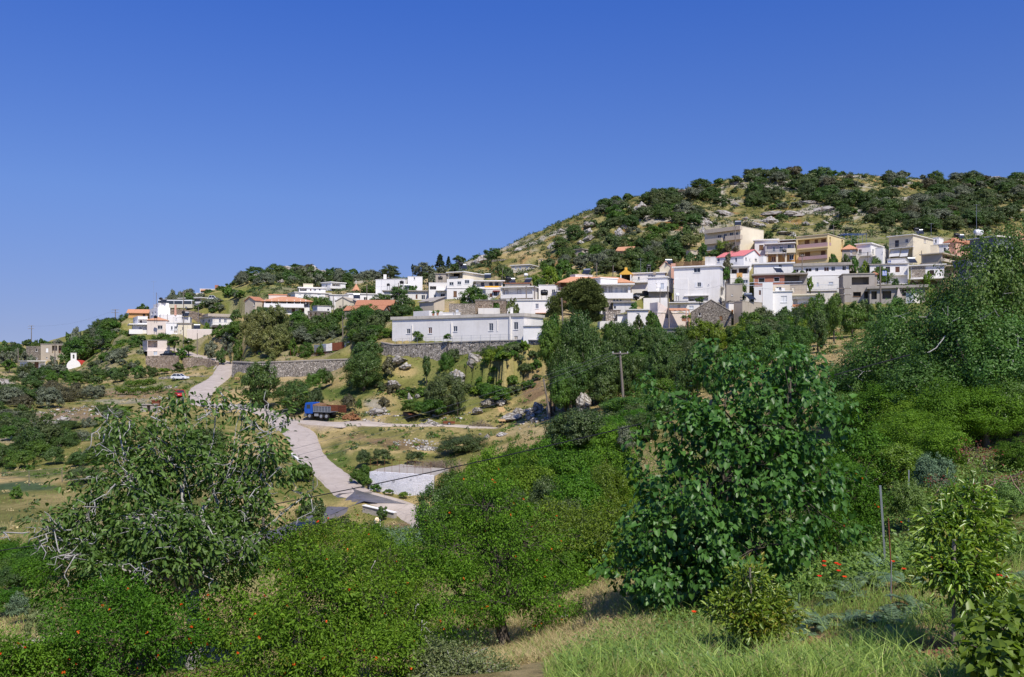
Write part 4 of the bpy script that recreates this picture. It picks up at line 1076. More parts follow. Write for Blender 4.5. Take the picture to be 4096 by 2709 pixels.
# ================================================================ terrain
PROF={
 -700:[(3,2900),(18,2709),(35,2520),(55,2230),(80,2010),(110,1860),(140,1710),(170,1610),(220,1520),(300,1440),(420,1385),(600,1440),(1500,1500)],
 0:[(3,3100),(14,2800),(22,2709),(35,2490),(55,2210),(80,2010),(110,1860),(140,1720),(170,1612),(220,1530),(260,1508),(303,1484),(318,1462),(330,1438),(420,1374),(600,1440),(1500,1500)],
 300:[(3,3100),(14,2800),(20,2709),(35,2460),(55,2210),(80,2010),(110,1850),(140,1720),(170,1630),(215,1550),(260,1512),(308,1486),(320,1462),(332,1438),(400,1378),(600,1440),(1500,1500)],
 512:[(3,3100),(12,2800),(18,2690),(35,2400),(50,2210),(75,2010),(105,1850),(130,1750),(160,1645),(200,1565),(234,1505),(243,1425),(262,1385),(276,1352),(300,1320),(335,1296),(420,1330),(600,1440),(1500,1500)],
 750:[(3,3100),(12,2790),(17,2690),(35,2380),(50,2200),(75,2010),(105,1850),(130,1765),(160,1655),(186,1592),(214,1516),(236,1480),(256,1424),(275,1345),(292,1300),(315,1238),(332,1212),(380,1170),(430,1175),(600,1330),(1500,1480)],
 1024:[(3,3100),(12,2780),(16,2690),(35,2360),(60,2260),(80,2195),(88,2166),(95,2100),(105,1990),(125,1820),(155,1692),(185,1600),(203,1520),(207,1455),(215,1438),(235,1370),(262,1255),(285,1198),(312,1160),(350,1120),(410,1078),(520,1150),(1500,1480)],
 1300:[(3,3100),(12,2760),(16,2660),(35,2330),(60,2200),(80,2190),(90,2116),(96,2076),(101,2032),(108,1970),(115,1903),(140,1748),(158,1682),(180,1590),(201,1508),(206,1442),(213,1432),(235,1310),(262,1245),(285,1195),(312,1165),(350,1125),(400,1090),(520,1170),(1500,1480)],
 1536:[(3,3100),(12,2740),(16,2660),(20,2630),(35,2390),(60,2240),(86,2135),(93,2108),(98,2052),(103,2000),(112,1905),(130,1785),(150,1692),(163,1648),(176,1550),(184,1452),(190,1376),(205,1310),(226,1252),(258,1195),(276,1172),(330,1120),(372,1102),(520,1190),(1500,1480)],
 1800:[(3,3100),(12,2720),(16,2650),(20,2615),(35,2330),(55,2200),(80,2130),(92,2080),(104,1980),(114,1888),(130,1790),(150,1697),(163,1630),(175,1500),(182,1440),(184,1370),(205,1290),(226,1215),(248,1175),(290,1100),(330,1060),(372,1040),(520,1150),(1500,1480)],
 2048:[(3,3000),(12,2690),(16,2640),(20,2595),(35,2290),(55,2100),(80,1950),(110,1800),(135,1722),(147,1700),(160,1625),(171,1500),(177,1400),(182,1366),(203,1252),(226,1195),(255,1130),(290,1098),(330,1010),(372,962),(520,1060),(1500,1480)],
 2300:[(3,3000),(11,2690),(15,2600),(20,2480),(32,2270),(52,2060),(75,1900),(100,1770),(125,1648),(140,1610),(155,1540),(168,1420),(180,1350),(203,1225),(226,1170),(262,1080),(300,1010),(340,920),(380,868),(520,960),(1500,1480)],
 2560:[(3,3000),(10,2690),(14,2570),(18,2440),(30,2240),(50,2000),(70,1850),(95,1705),(105,1688),(120,1635),(135,1545),(150,1450),(165,1395),(178,1355),(190,1300),(205,1252),(222,1215),(240,1150),(270,1030),(310,930),(350,840),(390,790),(520,880),(1500,1480)],
 2850:[(3,2900),(9,2700),(12,2610),(16,2470),(20,2380),(30,2200),(45,1960),(65,1790),(90,1660),(120,1540),(140,1470),(158,1400),(172,1352),(183,1304),(205,1240),(221,1210),(243,1080),(265,1008),(300,930),(340,840),(400,730),(520,830),(1500,1480)],
 3072:[(3,2850),(8,2720),(12,2612),(16,2450),(20,2350),(28,2150),(40,1900),(55,1750),(75,1600),(100,1480),(130,1400),(165,1330),(188,1272),(214,1180),(232,1115),(252,1046),(290,950),(335,850),(425,690),(560,800),(1500,1480)],
 3584:[(3,2800),(9,2709),(12,2510),(15,2350),(20,2200),(25,2050),(32,1900),(45,1700),(70,1460),(110,1355),(150,1300),(190,1235),(214,1140),(240,1058),(290,930),(340,820),(440,690),(560,790),(1500,1480)],
 4096:[(3,2750),(8.5,2709),(12,2420),(17,2200),(25,2000),(35,1800),(60,1500),(110,1300),(200,1150),(260,1000),(300,930),(370,800),(470,690),(600,780),(1500,1480)],
 4900:[(3,2700),(8.5,2650),(12,2380),(17,2150),(25,1950),(35,1740),(60,1440),(110,1240),(200,1090),(260,950),(300,890),(370,780),(470,690),(600,780),(1500,1480)],
 }
SKY=[(-700,800),(0,795),(60,799),(80,802),(140,780),(200,768),(260,745),(310,730),(345,716),(400,700),(480,674),(530,662),(560,646),(600,632),(640,624),(740,638),(830,637),(900,642),(950,645),(1000,632),(1060,616),(1100,602),(1130,592),(1180,570),(1215,553),(1260,532),(1330,499),(1400,474),(1430,461),(1480,452),(1560,436),(1620,424),(1700,410),(1720,402),(1800,401),(1900,398),(2000,398),(2100,409),(2200,412),(2280,405),(2371,404),(2800,400)]
SKY=np.array([(a/.578857,(b+7*min(1,max(0,(a-1250)/300)))/.578857)for a,b in SKY])
_us=np.array(sorted(PROF));_ld=np.linspace(math.log(3),math.log(1500),900)
_tab=[]
for _u in _us:
 q=PROF[_u];d=np.array([a for a,_ in q],float);z=np.array([(HV-v)/F*a for a,v in q])
 _tab.append(np.interp(_ld,np.log(d),z))
_tab=np.array(_tab)
_ug=np.arange(-700,4901,20.0)
_Z=np.array([np.interp(_ug,_us,_tab[:,k])for k in range(len(_ld))]).T
def _blur(A,n,ax):
 k=np.hanning(2*n+3)[1:-1];k/=k.sum()
 P=np.pad(A,[(n,n)if i==ax else(0,0)for i in(0,1)],mode='edge')
 return np.apply_along_axis(lambda r:np.convolve(r,k,'valid'),ax,P)
_Z=_blur(_blur(_Z,4,0),2,1)
_dd=np.exp(_ld)
for i,u in enumerate(_ug):
 vr=np.interp(u,SKY[:,0],SKY[:,1])
 m=_dd>290
 e=np.where(m,_Z[i]/_dd,-9)
 k=int(np.argmax(e));dr=_dd[k]
 dl=(HV-vr)/F*dr-_Z[i,k]
 _Z[i]+=dl*sstep(.72*dr,dr,_dd)
_Z=_blur(_Z,2,0)
def base_z(x,y):
 x=np.asarray(x,float);y=np.asarray(y,float)
 d=np.clip(y,3.05,1490)
 u=np.clip(CU+F*x/np.maximum(d,5.0),-699,4899)
 a=(u+700)/20;i=a.astype(int);fa=a-i
 b=(np.log(d)-_ld[0])/(_ld[1]-_ld[0]);j=b.astype(int);fb=b-j
 return(_Z[i,j]*(1-fa)+_Z[i+1,j]*fa)*(1-fb)+(_Z[i,j+1]*(1-fa)+_Z[i+1,j+1]*fa)*fb
ROAD=[('A',1560,905,268,2.0),('A',1650,925,262,2.1),('A',1800,972,256,2.1),('A',1960,1005,250,2.1),('A',2080,1043,241,2.3),('A',2078,1105,228,2.4),
 ('A',2022,1185,214,2.6),('A',1900,1265,200,3.0),('A',1855,1340,190,2.6),('A',1895,1425,178,2.4),('I',60,470,169,2.5),('I',230,545,160,3.0),('I',350,615,150,3.0),
 ('I',420,700,140,2.5),('I',450,785,133,2.4),('I',520,880,124,2.4),('I',635,970,116,2.4),('I',735,1055,110,2.4),('I',830,1130,105,2.6)]
LANE1=[('I',830,1130,105,2.6),('I',800,1195,101.5,2.4),('I',680,1255,99,2.0),('I',520,1330,96,1.9),('I',300,1420,92,1.9),('I',60,1520,88,1.9)]
LANE2=[('I',830,1130,105,2.6),('I',960,1160,103,2.4),('I',1120,1205,100.5,2.3),('I',1260,1260,98,2.2),('I',1360,1330,94,2.0),('I',1450,1400,90,2.0)]
TRACK=[('I',400,560,158.5,1.6),('I',450,562,157.8,2.2),('I',530,572,155,2.6),('I',640,578,152.5,3.4),('I',760,578,151.5,5.6),('I',880,574,152.5,4.4),('I',1060,588,151,2.6),('I',1300,592,150,1.8),('I',1520,590,149.5,1.6),('I',1760,604,147,1.5),('I',1960,620,144,1.0)]
PATH=[('L',-80,1110,27,.7),('L',150,1085,28,.7),('L',330,1062,29.5,.7),('L',500,1060,30,.5)]
def polyline(R,step=.8):
 P=np.array([list(pt(*q[:4]))+[q[4]]for q in R])
 out=[]
 n=len(P)
 for i in range(n-1):
  p0,p1,p2,p3=P[max(i-1,0)],P[i],P[i+1],P[min(i+2,n-1)]
  m=max(2,int(np.linalg.norm((p2-p1)[:3])/step))
  for k in range(m):
   t=k/m
   out.append(.5*((2*p1)+(-p0+p2)*t+(2*p0-5*p1+4*p2-p3)*t*t+(-p0+3*p1-3*p2+p3)*t**3))
 out.append(P[-1])
 return np.array(out)
ROADS={'road':polyline(ROAD),'lane':polyline(LANE1),'lane2':polyline(LANE2),'track':polyline(TRACK),'path':polyline(PATH,.4)}
WALLS=[
 ('retaining_wall','pale stone retaining wall under the pale roadside house and black pickup','redstone',.7,[('R',625,268,520,240),('R',1000,262,590,239),('R',1392,262,640,238)],0),
 ('retaining_wall','broad stone retaining wall below the road bend, speckled orange and grey','redstone',.7,[('R',1508,318,640,240),('R',1800,306,665,239.5),('R',2100,340,670,237.5),('R',2330,420,640,234)],0),
 ('rubble_wall','low loose rubble wall behind the white car','drystone',.8,[('R',925,782,850,221),('R',1500,756,850,219),('R',2110,752,800,217)],0),
 ('road_parapet','low curved concrete parapet along the road bend','concrete',.35,[('R',2330,480,560,235),('R',2230,600,665,228),('R',2120,735,800,219)],0),
 ('retaining_wall','long dry stone retaining wall with dark coping right of the village road','drystone',.9,[('I',-140,98,190,213),('I',0,106,205,208),('I',200,100,230,205),('I',500,88,222,203.5),('I',800,78,205,202)],.3),
 ('garden_wall','upper brown garden wall topped by rusty sheets above dry stone wall','redstone',.5,[('B',455,1232,1312,219),('B',760,1215,1306,216.5),('B',1200,1165,1300,214)],0),
 ('retaining_wall','tall grey dry stone retaining wall carrying the long white building','drystone',1.0,[('C',75,1104,1290,192.5),('C',205,1130,1338,190),('C',500,1120,1345,187),('C',795,1106,1348,184.2),('C',1200,1090,1210,180.4),('C',1755,1076,1130,175),('C',1995,1082,1115,169)],.2),
 ('rubble_wall','rubble garden wall before the netted block shed','drystone',.7,[('V',290,598,655,163),('V',800,602,642,160),('V',1260,592,640,158)],0),
 ('rubble_wall','low collapsed field wall at the left edge','drystone',.8,[('H',-60,830,900,112),('H',60,825,885,111),('H',300,806,845,112)],0),
 ('rubble_wall','lower rubble terrace wall below the vine rows','drystone',.7,[('R',60,1330,1440,186),('R',420,1320,1420,185),('R',800,1290,1350,186)],0),
 ('rubble_wall','upper rubble terrace wall between the two vine rows','drystone',.7,[('R',20,1050,1110,201),('R',600,1030,1110,201),('R',1250,985,1060,203)],0),
 ('garden_wall','cream garden wall along the upper road beside yellow dish house','cream',.3,[('S',1520,425,462,316),('S',1660,420,452,317),('S',1810,412,445,319)],0),
 ('retaining_wall','weathered stone road wall below the parked coach','redstone',.5,[('S',995,432,520,303),('S',1240,432,540,302),('S',1420,470,560,301),('S',1600,510,560,300)],0),
 ('retaining_wall','crumbled stone terrace wall below terrace with laundry','stone',.6,[('D',2010,905,975,207),('D',2140,895,975,205),('D',2290,905,960,203)],0),
 ('terrace_wall','hillside dry stone terrace wall above the pale yellow hill house','stone',.6,[('C',1380,118,140,320),('C',1560,108,132,322)],0),
 ]
WALLP=[]
for nm,lb,mt,th,P,cap in WALLS:
 q=[]
 for r,x,y0,y1,d in P:
  a,c=pt(r,x,y0,d),pt(r,x,y1,d);q.append((a[0],d,a[2],c[2]))
 WALLP.append(np.array(q))
COURT=[('I',945,962,1058,108),('I',1190,975,1118,105.5),('I',1440,994,1118,103.5)]
WALLP.append(np.array([(pt(r,x,y0,d)[0],d,pt(r,x,y0,d)[2],pt(r,x,y1,d)[2])for r,x,y0,y1,d in COURT]))
def seg_near(P,X,Y):
 """nearest point on a polyline: distance, signed side (+ beyond it), interpolated row, inside flag"""
 best=np.full(X.shape,1e9);side=np.zeros(X.shape);row=np.zeros(X.shape+(P.shape[1],));ins=np.zeros(X.shape,bool)
 for i in range(len(P)-1):
  a,b=P[i],P[i+1];ex,ey=b[0]-a[0],b[1]-a[1];L2=ex*ex+ey*ey
  t=((X-a[0])*ex+(Y-a[1])*ey)/L2;tc=np.clip(t,0,1)
  dx,dy=X-a[0]-ex*tc,Y-a[1]-ey*tc;dist=np.hypot(dx,dy)
  m=dist<best
  best=np.where(m,dist,best);side=np.where(m,np.sign(ex*dy-ey*dx),side)
  row=np.where(m[...,None],a+(b-a)*tc[...,None],row)
  lo=0 if i==0 else-1e9;hi=1 if i==len(P)-2 else 1e9
  ins=np.where(m,(t>=lo-.02)&(t<=hi+.02),ins)
 return best,side,row,ins
def terrain_z(x,y,detail=True):
 x=np.asarray(x,float);y=np.asarray(y,float)
 z=base_z(x,y)
 d=np.clip(y,3,600)
 amp=np.interp(d,[3,20,60,150,230,300,400],[.05,.10,.35,.5,.45,1.3,1.6])
 z=z+amp*fbm(x,y,9,4)*.8
 hill=sstep(285,330,y)*sstep(-120,0,x)
 rg=1-np.abs(fbm(x*1.2,y,26,3))*2
 z=z+hill*1.6*np.clip(rg,0,1)**3-hill*.8
 near=(y>75)&(y<345)
 if near.any():
  X,Y,Z0=x[near],y[near],z[near]
  for(C,dL,dR,L,R,zb,dep,low)in sorted(PADS,key=lambda p:-p[6]):
   rx,ry=X-C[0],Y-C[1]
   l=rx*dL[0]+ry*dL[1];r=rx*dR[0]+ry*dR[1]
   dist=np.hypot(np.maximum(np.maximum(-l,l-L),0),np.maximum(np.maximum(-r,r-R),0))
   fr=low*sstep(.15,1.6,np.maximum(-r,0)+np.maximum(-l,0))
   m=dist<(13 if low else 7)
   lo=np.where(dist<7,zb-.15-fr-.75*dist,-1e3);hi=zb+.05-fr+np.where((fr>0),.75*np.maximum(dist-7,0),.75*dist)
   Z0=np.where(m,np.clip(Z0,lo,hi),Z0)
  for P in WALLP:
   dist,side,row,ins=seg_near(P,X,Y)
   m=(dist<9)&ins
   back=m&(side>0)&(dist>1.0);front=m&~back
   w=sstep(9,4,dist)
   Z0=np.where(back,np.maximum(Z0,Z0*(1-w)+(row[...,2]-.25)*w),Z0)
   Z0=np.where(back&(dist<4),np.minimum(Z0,row[...,2]-.12+.5*dist),Z0)
   Z0=np.where(front,np.minimum(Z0,row[...,3]+.1+.9*np.maximum(dist-1.5,0)),Z0)
   Z0=np.where(front,np.maximum(Z0,row[...,3]-.05-.35*dist),Z0)
  for k in('lane','lane2','road','track'):
   P=ROADS[k]
   dist,side,row,ins=seg_near(P[::2]if k!='path' else P,X,Y)
   w=sstep(row[...,3]+(1.4 if k=='track' else 3.5),row[...,3]+.7,dist)
   Z0=Z0*(1-w)+(row[...,2]-.22)*w
  z[near]=Z0
 return z
def tz1(x,y):
 return float(terrain_z(np.array([x]),np.array([y]))[0])
_s=np.concatenate([np.linspace(-.98,-.62,30)[:-1],np.linspace(-.62,.62,470),np.linspace(.62,.98,30)[1:]])
_y=np.concatenate([np.linspace(-6,2.8,12),np.exp(np.linspace(math.log(3),math.log(75),190)),np.arange(76,345,.95),np.arange(346,480,2.2),np.exp(np.linspace(math.log(485),math.log(2600),40))])
SX=_s[None,:]*(_y[:,None]+9.0);SY=np.repeat(_y[:,None],len(_s),1)
SZ=terrain_z(SX,SY)
def terrain_z(x,y):
 """height of the finished sheet (bilinear between its vertices)"""
 x=np.asarray(x,float);y=np.clip(np.asarray(y,float),_y[0],_y[-1]-1e-6);s=np.clip(x/(y+9.0),_s[0],_s[-1]-1e-9)
 j=np.clip(np.searchsorted(_y,y,'right')-1,0,len(_y)-2);i=np.clip(np.searchsorted(_s,s,'right')-1,0,len(_s)-2)
 a=(s-_s[i])/(_s[i+1]-_s[i]);b=(y-_y[j])/(_y[j+1]-_y[j])
 return(SZ[j,i]*(1-a)+SZ[j,i+1]*a)*(1-b)+(SZ[j+1,i]*(1-a)+SZ[j+1,i+1]*a)*b
SU=CU+F*SX/np.maximum(SY,4);SV=HV-F*SZ/np.maximum(SY,4)
C_={'dry':(.50,.385,.19),'straw':(.56,.45,.25),'olive':(.235,.235,.075),'green':(.115,.17,.042),'lush':(.07,.135,.03),'soil':(.30,.20,.125),
 'red':(.36,.155,.06),'rock':(.43,.40,.355),'dirt':(.47,.385,.30),'garden':(.10,.16,.07),'dark':(.09,.085,.05),'teal':(.07,.125,.065)}
C_={k:np.array(v)for k,v in C_.items()}
ZONES=[
 ('straw','L',200,620,420,130,1),('straw','L',750,360,420,70,.8),('olive','L',200,330,400,110,.6),('teal','L',200,85,250,40,.9),('lush','H',250,840,260,40,.8),('teal','L',230,1200,260,140,.8),
 ('dry','L',60,1120,300,60,.9),('olive','H',200,740,220,70,.9),('dry','H',100,660,120,40,.6),('rock','H',180,560,160,80,.8),('rock','H',330,460,220,60,.7),('soil','H',480,430,260,60,.7),('rock','A',60,1230,90,60,.8),
 ('dry','A',1700,1140,260,25,.9),('olive','A',1300,1210,260,30,.6),('soil','A',1200,1330,400,45,.8),('rock','A',1150,1400,300,30,.6),
 ('dirt','I',380,575,130,45,1),('dirt','I',580,600,200,42,1),('dirt','I',850,580,240,30,.9),('dry','I',60,370,200,70,.9),('green','I',700,330,160,60,.8),('dry','I',640,250,120,50,.8),('dry','I',1050,400,90,90,.7),('rock','I',1000,440,90,50,.8),('soil','I',620,420,150,25,.5),
 ('lush','I',850,330,180,40,.6),('green','I',1950,250,350,110,.8),('green','I',1500,400,380,60,.7),('dry','I',1230,170,120,70,.8),('dry','I',1120,380,60,110,.5),('soil','J',250,560,90,130,.9),('soil','J',480,720,160,60,.9),
 ('olive','I',1200,680,600,90,.7),('dry','I',700,660,160,60,.7),('straw','J',220,930,220,70,.8),('soil','I',1200,750,220,50,.8),('soil','I',860,690,110,30,.6),('green','I',700,860,130,90,.8),('lush','I',880,1010,110,70,1),('olive','I',1250,860,420,60,.8),
 ('olive','I',600,1140,140,90,.8),('lush','I',1200,1110,220,30,.8),('teal','I',1150,1470,250,110,1),('soil','I',1180,1390,140,30,.7),('soil','J',700,300,160,40,.6),('red','J',1080,790,60,40,.7),('soil','J',1080,630,120,40,.6),('green','J',1250,600,250,60,.8),
 ('garden','V',800,640,500,30,.8),('garden','V',1000,575,200,20,.8),('soil','V',480,700,190,40,.8),
 ('red','C',1480,250,130,70,1),('red','C',2080,130,60,80,.7),('dry','C',1700,60,320,50,.8),('dry','C',650,300,150,60,.8),('dry','D',420,480,300,50,.7),('red','D',60,450,60,100,.5),
 ('straw','M',2050,1100,420,330,.95),('straw','M',1700,1420,250,120,.8),('dry','M',2250,800,200,120,.7),('red','N',880,480,160,60,.8),('soil','N',740,1040,150,60,.9),('soil','N',1180,920,140,60,.7),('red','N',1870,1000,220,90,.9),
 ('green','N',1100,620,500,200,.7),('soil','N',1660,640,110,40,.7),('red','N',2280,600,120,60,.6),('olive','N',400,1050,420,120,.5),('dry','N',1250,1080,450,60,.5),('red','O',420,430,90,30,.7),('green','K',1500,1250,800,260,.6),('dry','K',1400,900,150,180,.6)]
def ground_colour(x,y,z,u,v):
 n1=fbm(x,y,14,4);n2=fbm(x+91,y-40,3.2,4);n3=fbm(x-33,y+12,40,3)
 w=sstep(-.25,.35,n1+.5*n2-.06)[...,None]
 col=C_['olive']*(1-w)+C_['dry']*w
 g=sstep(.0,.45,n3+.4*n2)[...,None]
 col=col*(1-.65*g)+C_['green']*.65*g
 hill=(sstep(285,320,y)*sstep(-120,-20,x))
 rk=sstep(.03,.28,fbm(x,y*.8,11,5)+.25*n3)*hill
 hw=(sstep(-.3,.3,n2+n1)*.8)[...,None]
 hc=C_['olive']*.75*(1-hw)+(C_['straw']*.38+C_['olive']*.4)*hw
 col=col*(1-hill[...,None])+hc*hill[...,None]
 sl=sstep(.2,.5,fbm(x+7,y,6,4))*hill*.6
 col=col*(1-sl[...,None])+C_['red']*1.05*sl[...,None]
 col=col*(1-rk[...,None])+C_['rock']*rk[...,None]
 wob=1+.55*fbm(x,y,5,3)+.5*n2
 for k,r,cx,cy,rx,ry,s in ZONES:
  cu,cv=src(r,cx,cy);q=REG[r][2]
  e=np.hypot((u-cu)/(rx/q),(v-cv)/(ry/q))*wob
  w=sstep(1.15,.6,e)[...,None]*s
  col=col*(1-w)+C_[k]*w
 vil=sstep(184,200,y)*(1-hill)*(1-sstep(300,330,y))
 w=(vil*sstep(-.2,.3,n2)*.5)[...,None]
 col=col*(1-w)+(C_['soil']*.5+C_['rock']*.45)*w
 m=(1+.30*n2+.22*fbm(x,y,1.1,3))[...,None]
 return np.clip(col*m,.01,.8)
SC=ground_colour(SX,SY,SZ,SU,SV)
ny,nx=SX.shape
ii=np.arange(ny*nx).reshape(ny,nx)
Fq=np.stack([ii[:-1,:-1],ii[:-1,1:],ii[1:,1:],ii[1:,:-1]],-1).reshape(-1,4)
def m_ground():
 m,nt,N,L,bs=new_mat('ground_soil_and_grass')
 at=N.new('ShaderNodeAttribute');at.attribute_name='Col'
 a=noise_tex(N,L,2.4,8,.75);b=noise_tex(N,L,16,6,.75)
 c=mixc(N,L,.8,at.outputs['Color'],ramp(N,L,a,[(.28,(.45,.45,.42)),(.72,(1.4,1.35,1.3))]),'MULTIPLY')
 c=mixc(N,L,.7,c,ramp(N,L,b,[(.3,(.55,.58,.5)),(.7,(1.4,1.36,1.25))]),'MULTIPLY')
 L.new(c,bs.inputs['Base Color']);bs.inputs['Roughness'].default_value=.95;bs.inputs['Specular IOR Level'].default_value=.08
 s=N.new('ShaderNodeMath');s.operation='ADD';L.new(a,s.inputs[0]);L.new(b,s.inputs[1])
 bump(N,L,bs,s.outputs[0],.8,.25)
 return m
M['ground']=m_ground()
me=np_mesh('ground',np.stack([SX,SY,SZ],-1).reshape(-1,3),Fq,M['ground'],smooth=True)
ca=me.color_attributes.new('Col','FLOAT_COLOR','POINT')
ca.data.foreach_set('color',np.concatenate([SC.reshape(-1,3),np.ones((ny*nx,1))],1).astype(np.float32).ravel())
tag(link_mesh('ground',me),'hillside ground of dry grass, green grass, soil and rock','ground',kind='structure')
def m_road(name,c1,c2,crack=True):
 m,nt,N,L,bs=new_mat(name)
 a=noise_tex(N,L,.5,6,.7);b=noise_tex(N,L,18,5,.8)
 col=ramp(N,L,a,[(.3,c1),(.7,c2)])
 col=mixc(N,L,.6,col,ramp(N,L,b,[(.3,(.7,.7,.7)),(.7,(1.2,1.2,1.2))]),'MULTIPLY')
 v=N.new('ShaderNodeTexVoronoi');v.feature='DISTANCE_TO_EDGE';v.inputs['Scale'].default_value=.28
 tc=N.new('ShaderNodeTexCoord');nz=N.new('ShaderNodeTexNoise');nz.inputs['Scale'].default_value=.8;L.new(tc.outputs['Object'],nz.inputs['Vector'])
 L.new(mixc(N,L,.6,tc.outputs['Object'],nz.outputs['Color'],'ADD'),v.inputs['Vector'])
 col=mixc(N,L,ramp(N,L,v.outputs['Distance'],[(0,(.45,.45,.45)),(.02,(0,0,0))]),col,tuple(x*.5 for x in c1))
 L.new(col,bs.inputs['Base Color']);bs.inputs['Roughness'].default_value=.9
 bump(N,L,bs,b,.3,.02)
 return m
M['road']=m_road('worn_concrete_road',(.39,.325,.275),(.51,.44,.38))
M['wet']=m_road('damp_asphalt',(.10,.09,.085),(.19,.17,.16));M['wet'].node_tree.nodes['Principled BSDF'].inputs['Roughness'].default_value=.35
M['track']=m_road('pale_dirt_track',(.42,.35,.28),(.55,.47,.39))
def ribbon(name,key,mat,lift,label,wob=.14,sl=None,wide=1.0):
 P=ROADS[key]if sl is None else ROADS[key][sl]
 T=np.gradient(P[:,:2],axis=0);T/=np.linalg.norm(T,axis=1)[:,None]+1e-9
 Nn=np.stack([T[:,1],-T[:,0]],1)
 nn=9;V=[]
 for i in range(len(P)):
  for j in range(nn):
   f=j/(nn-1)*2-1
   e=1+(wob*vnoise(np.array(P[i,0]*.9+50*np.sign(f)),np.array(P[i,1]*.9))if abs(f)==1 else 0)
   o=Nn[i]*P[i,3]*f*e*wide
   V.append((P[i,0]+o[0],P[i,1]+o[1],P[i,2]+lift-(.34 if abs(f)==1 else 0)+.05*(1-f*f)))
 ii=np.arange(len(P)*nn).reshape(len(P),nn)
 Q=np.stack([ii[:-1,:-1],ii[1:,:-1],ii[1:,1:],ii[:-1,1:]],-1).reshape(-1,4)
 Q=Q[:,::-1]if False else Q
 me=np_mesh(name,V,Q,M[mat],smooth=True)
 return tag(link_mesh(name,me),label,'road',kind='structure')
ribbon('track','track','track',.0,'pale dirt track running right past the blue truck',.4)
ribbon('lane','lane','wet',.012,'damp dark lane leading left at the junction',.3)
ribbon('lane','lane2','track',.006,'pale lane leading right below white courtyard wall',.3)
ribbon('road','road','road',.02,'worn pale concrete road winding up to the village')
def wetpatch():
 n=40;V=[];J=pt('I',850,1150,103.5)
 q=[(800,1010,108),(835,1060,106.5),(900,1115,105),(1010,1150,103.3),(1150,1195,101),(1240,1215,100),(1130,1238,99.8),(1000,1245,99.4),(900,1232,99.9),(760,1262,98.6),(650,1312,96.8),(600,1320,96.5),(690,1245,99.3),(745,1195,101.4),(810,1140,104),(825,1090,105.5)]
 pts=[pt('I',x,y,d)for x,y,d in q]
 c=sum(pts)/len(pts);X=np.array([p[0]for p in pts]+[c[0]]);Y=np.array([p[1]for p in pts]+[c[1]])
 for r in np.linspace(0,1,7):
  for p in pts:V.append((c[0]+(p[0]-c[0])*r,c[1]+(p[1]-c[1])*r,0))
 V=np.array(V);best=np.full(len(V),-1e9)
 for k,lf in(('road',.075),('lane',.07),('lane2',.065)):
  dist,side,row,ins=seg_near(ROADS[k],V[:,0],V[:,1]);best=np.maximum(best,np.where(dist<row[:,3]+.6,row[:,2]+lf,-1e9))
 best=np.where(best<-1e8,terrain_z(V[:,0],V[:,1])+.05,best)
 V[:,2]=best+.012
 m=len(pts);Q=[(i*m+j,i*m+(j+1)%m,(i+1)*m+(j+1)%m,(i+1)*m+j)for i in range(6)for j in range(m)]
 tag(link_mesh('wet_patch',np_mesh('wet_patch',V,Q,M['wet'],smooth=True)),'dark damp patch where the road meets the lanes','road',kind='structure')
wetpatch()
ribbon('path','path','track',.03,'pale footpath at lower left corner',.3)
P=ROADS['path']
for o in[o for o in bpy.data.objects if o.name.startswith('path')]:
 co=np.array([v.co[:]for v in o.data.vertices]);co[:,2]=terrain_z(co[:,0],co[:,1])+.03
 o.data.vertices.foreach_set('co',co.astype(np.float32).ravel())
def wall(nm,lb,mt,th,q,cap,cat='wall'):
 rows=[]
 for i in range(len(q)-1):
  m=max(2,int(np.hypot(*(q[i+1]-q[i])[:2])/.45))
  for k in range(m):rows.append(q[i]+(q[i+1]-q[i])*k/m)
 rows.append(q[-1]);rows=np.array(rows)
 T=np.gradient(rows[:,:2],axis=0);T/=np.linalg.norm(T,axis=1)[:,None]
 nb=np.stack([-T[:,1],T[:,0]],1)
 rough=.10 if mt in('drystone','stone','redstone')else .015
 mb=MB();V=[];K=7
 for i,r in enumerate(rows):
  ztop=r[2]+(random.uniform(-1,1)*rough*(1.0 if cap==0 else .2))
  zbot=r[3]-.8
  for k in range(K+1):
   z=zbot+(ztop-zbot)*k/K;o=random.uniform(-1,1)*rough+.10*(1-k/K)*(ztop-zbot)*.5
   V.append((r[0]-nb[i,0]*o,r[1]-nb[i,1]*o,z))
  V.append((r[0]+nb[i,0]*th,r[1]+nb[i,1]*th,ztop+random.uniform(-1,1)*rough*.5))
  V.append((r[0]+nb[i,0]*th,r[1]+nb[i,1]*th,zbot))
 c=K+3;fs=[]
 for i in range(len(rows)-1):
  for k in range(K+2):fs.append((i*c+k,(i+1)*c+k,(i+1)*c+k+1,i*c+k+1))
 fs+=[tuple(range(c))[::-1],tuple((len(rows)-1)*c+k for k in range(c))]
 mb.add(V,fs)
 org=rows[len(rows)//2,[0,1,3]]
 o=mb.build(nm,M[mt],None,org,smooth=False);tag(o,lb,cat)
 if cap:
  cm=MB()
  for i in range(len(rows)-1):
   a,b=rows[i],rows[i+1]
   q4=[(a[0]-nb[i,0]*.12,a[1]-nb[i,1]*.12),(b[0]-nb[i,0]*.12,b[1]-nb[i,1]*.12),(b[0]+nb[i,0]*(th+.1),b[1]+nb[i,1]*(th+.1)),(a[0]+nb[i,0]*(th+.1),a[1]+nb[i,1]*(th+.1))]
   zz=[a[2],b[2],b[2],a[2]]
   cm.hexa([(p[0],p[1],z+.03)for p,z in zip(q4,zz)]+[(p[0],p[1],z+.03+cap)for p,z in zip(q4,zz)])
  cm.build('coping',M['concrete'],o,org)
 return o
for(nm,lb,mt,th,P_,cap),q in zip(WALLS,WALLP):wall(nm,lb,mt,th,q,cap)
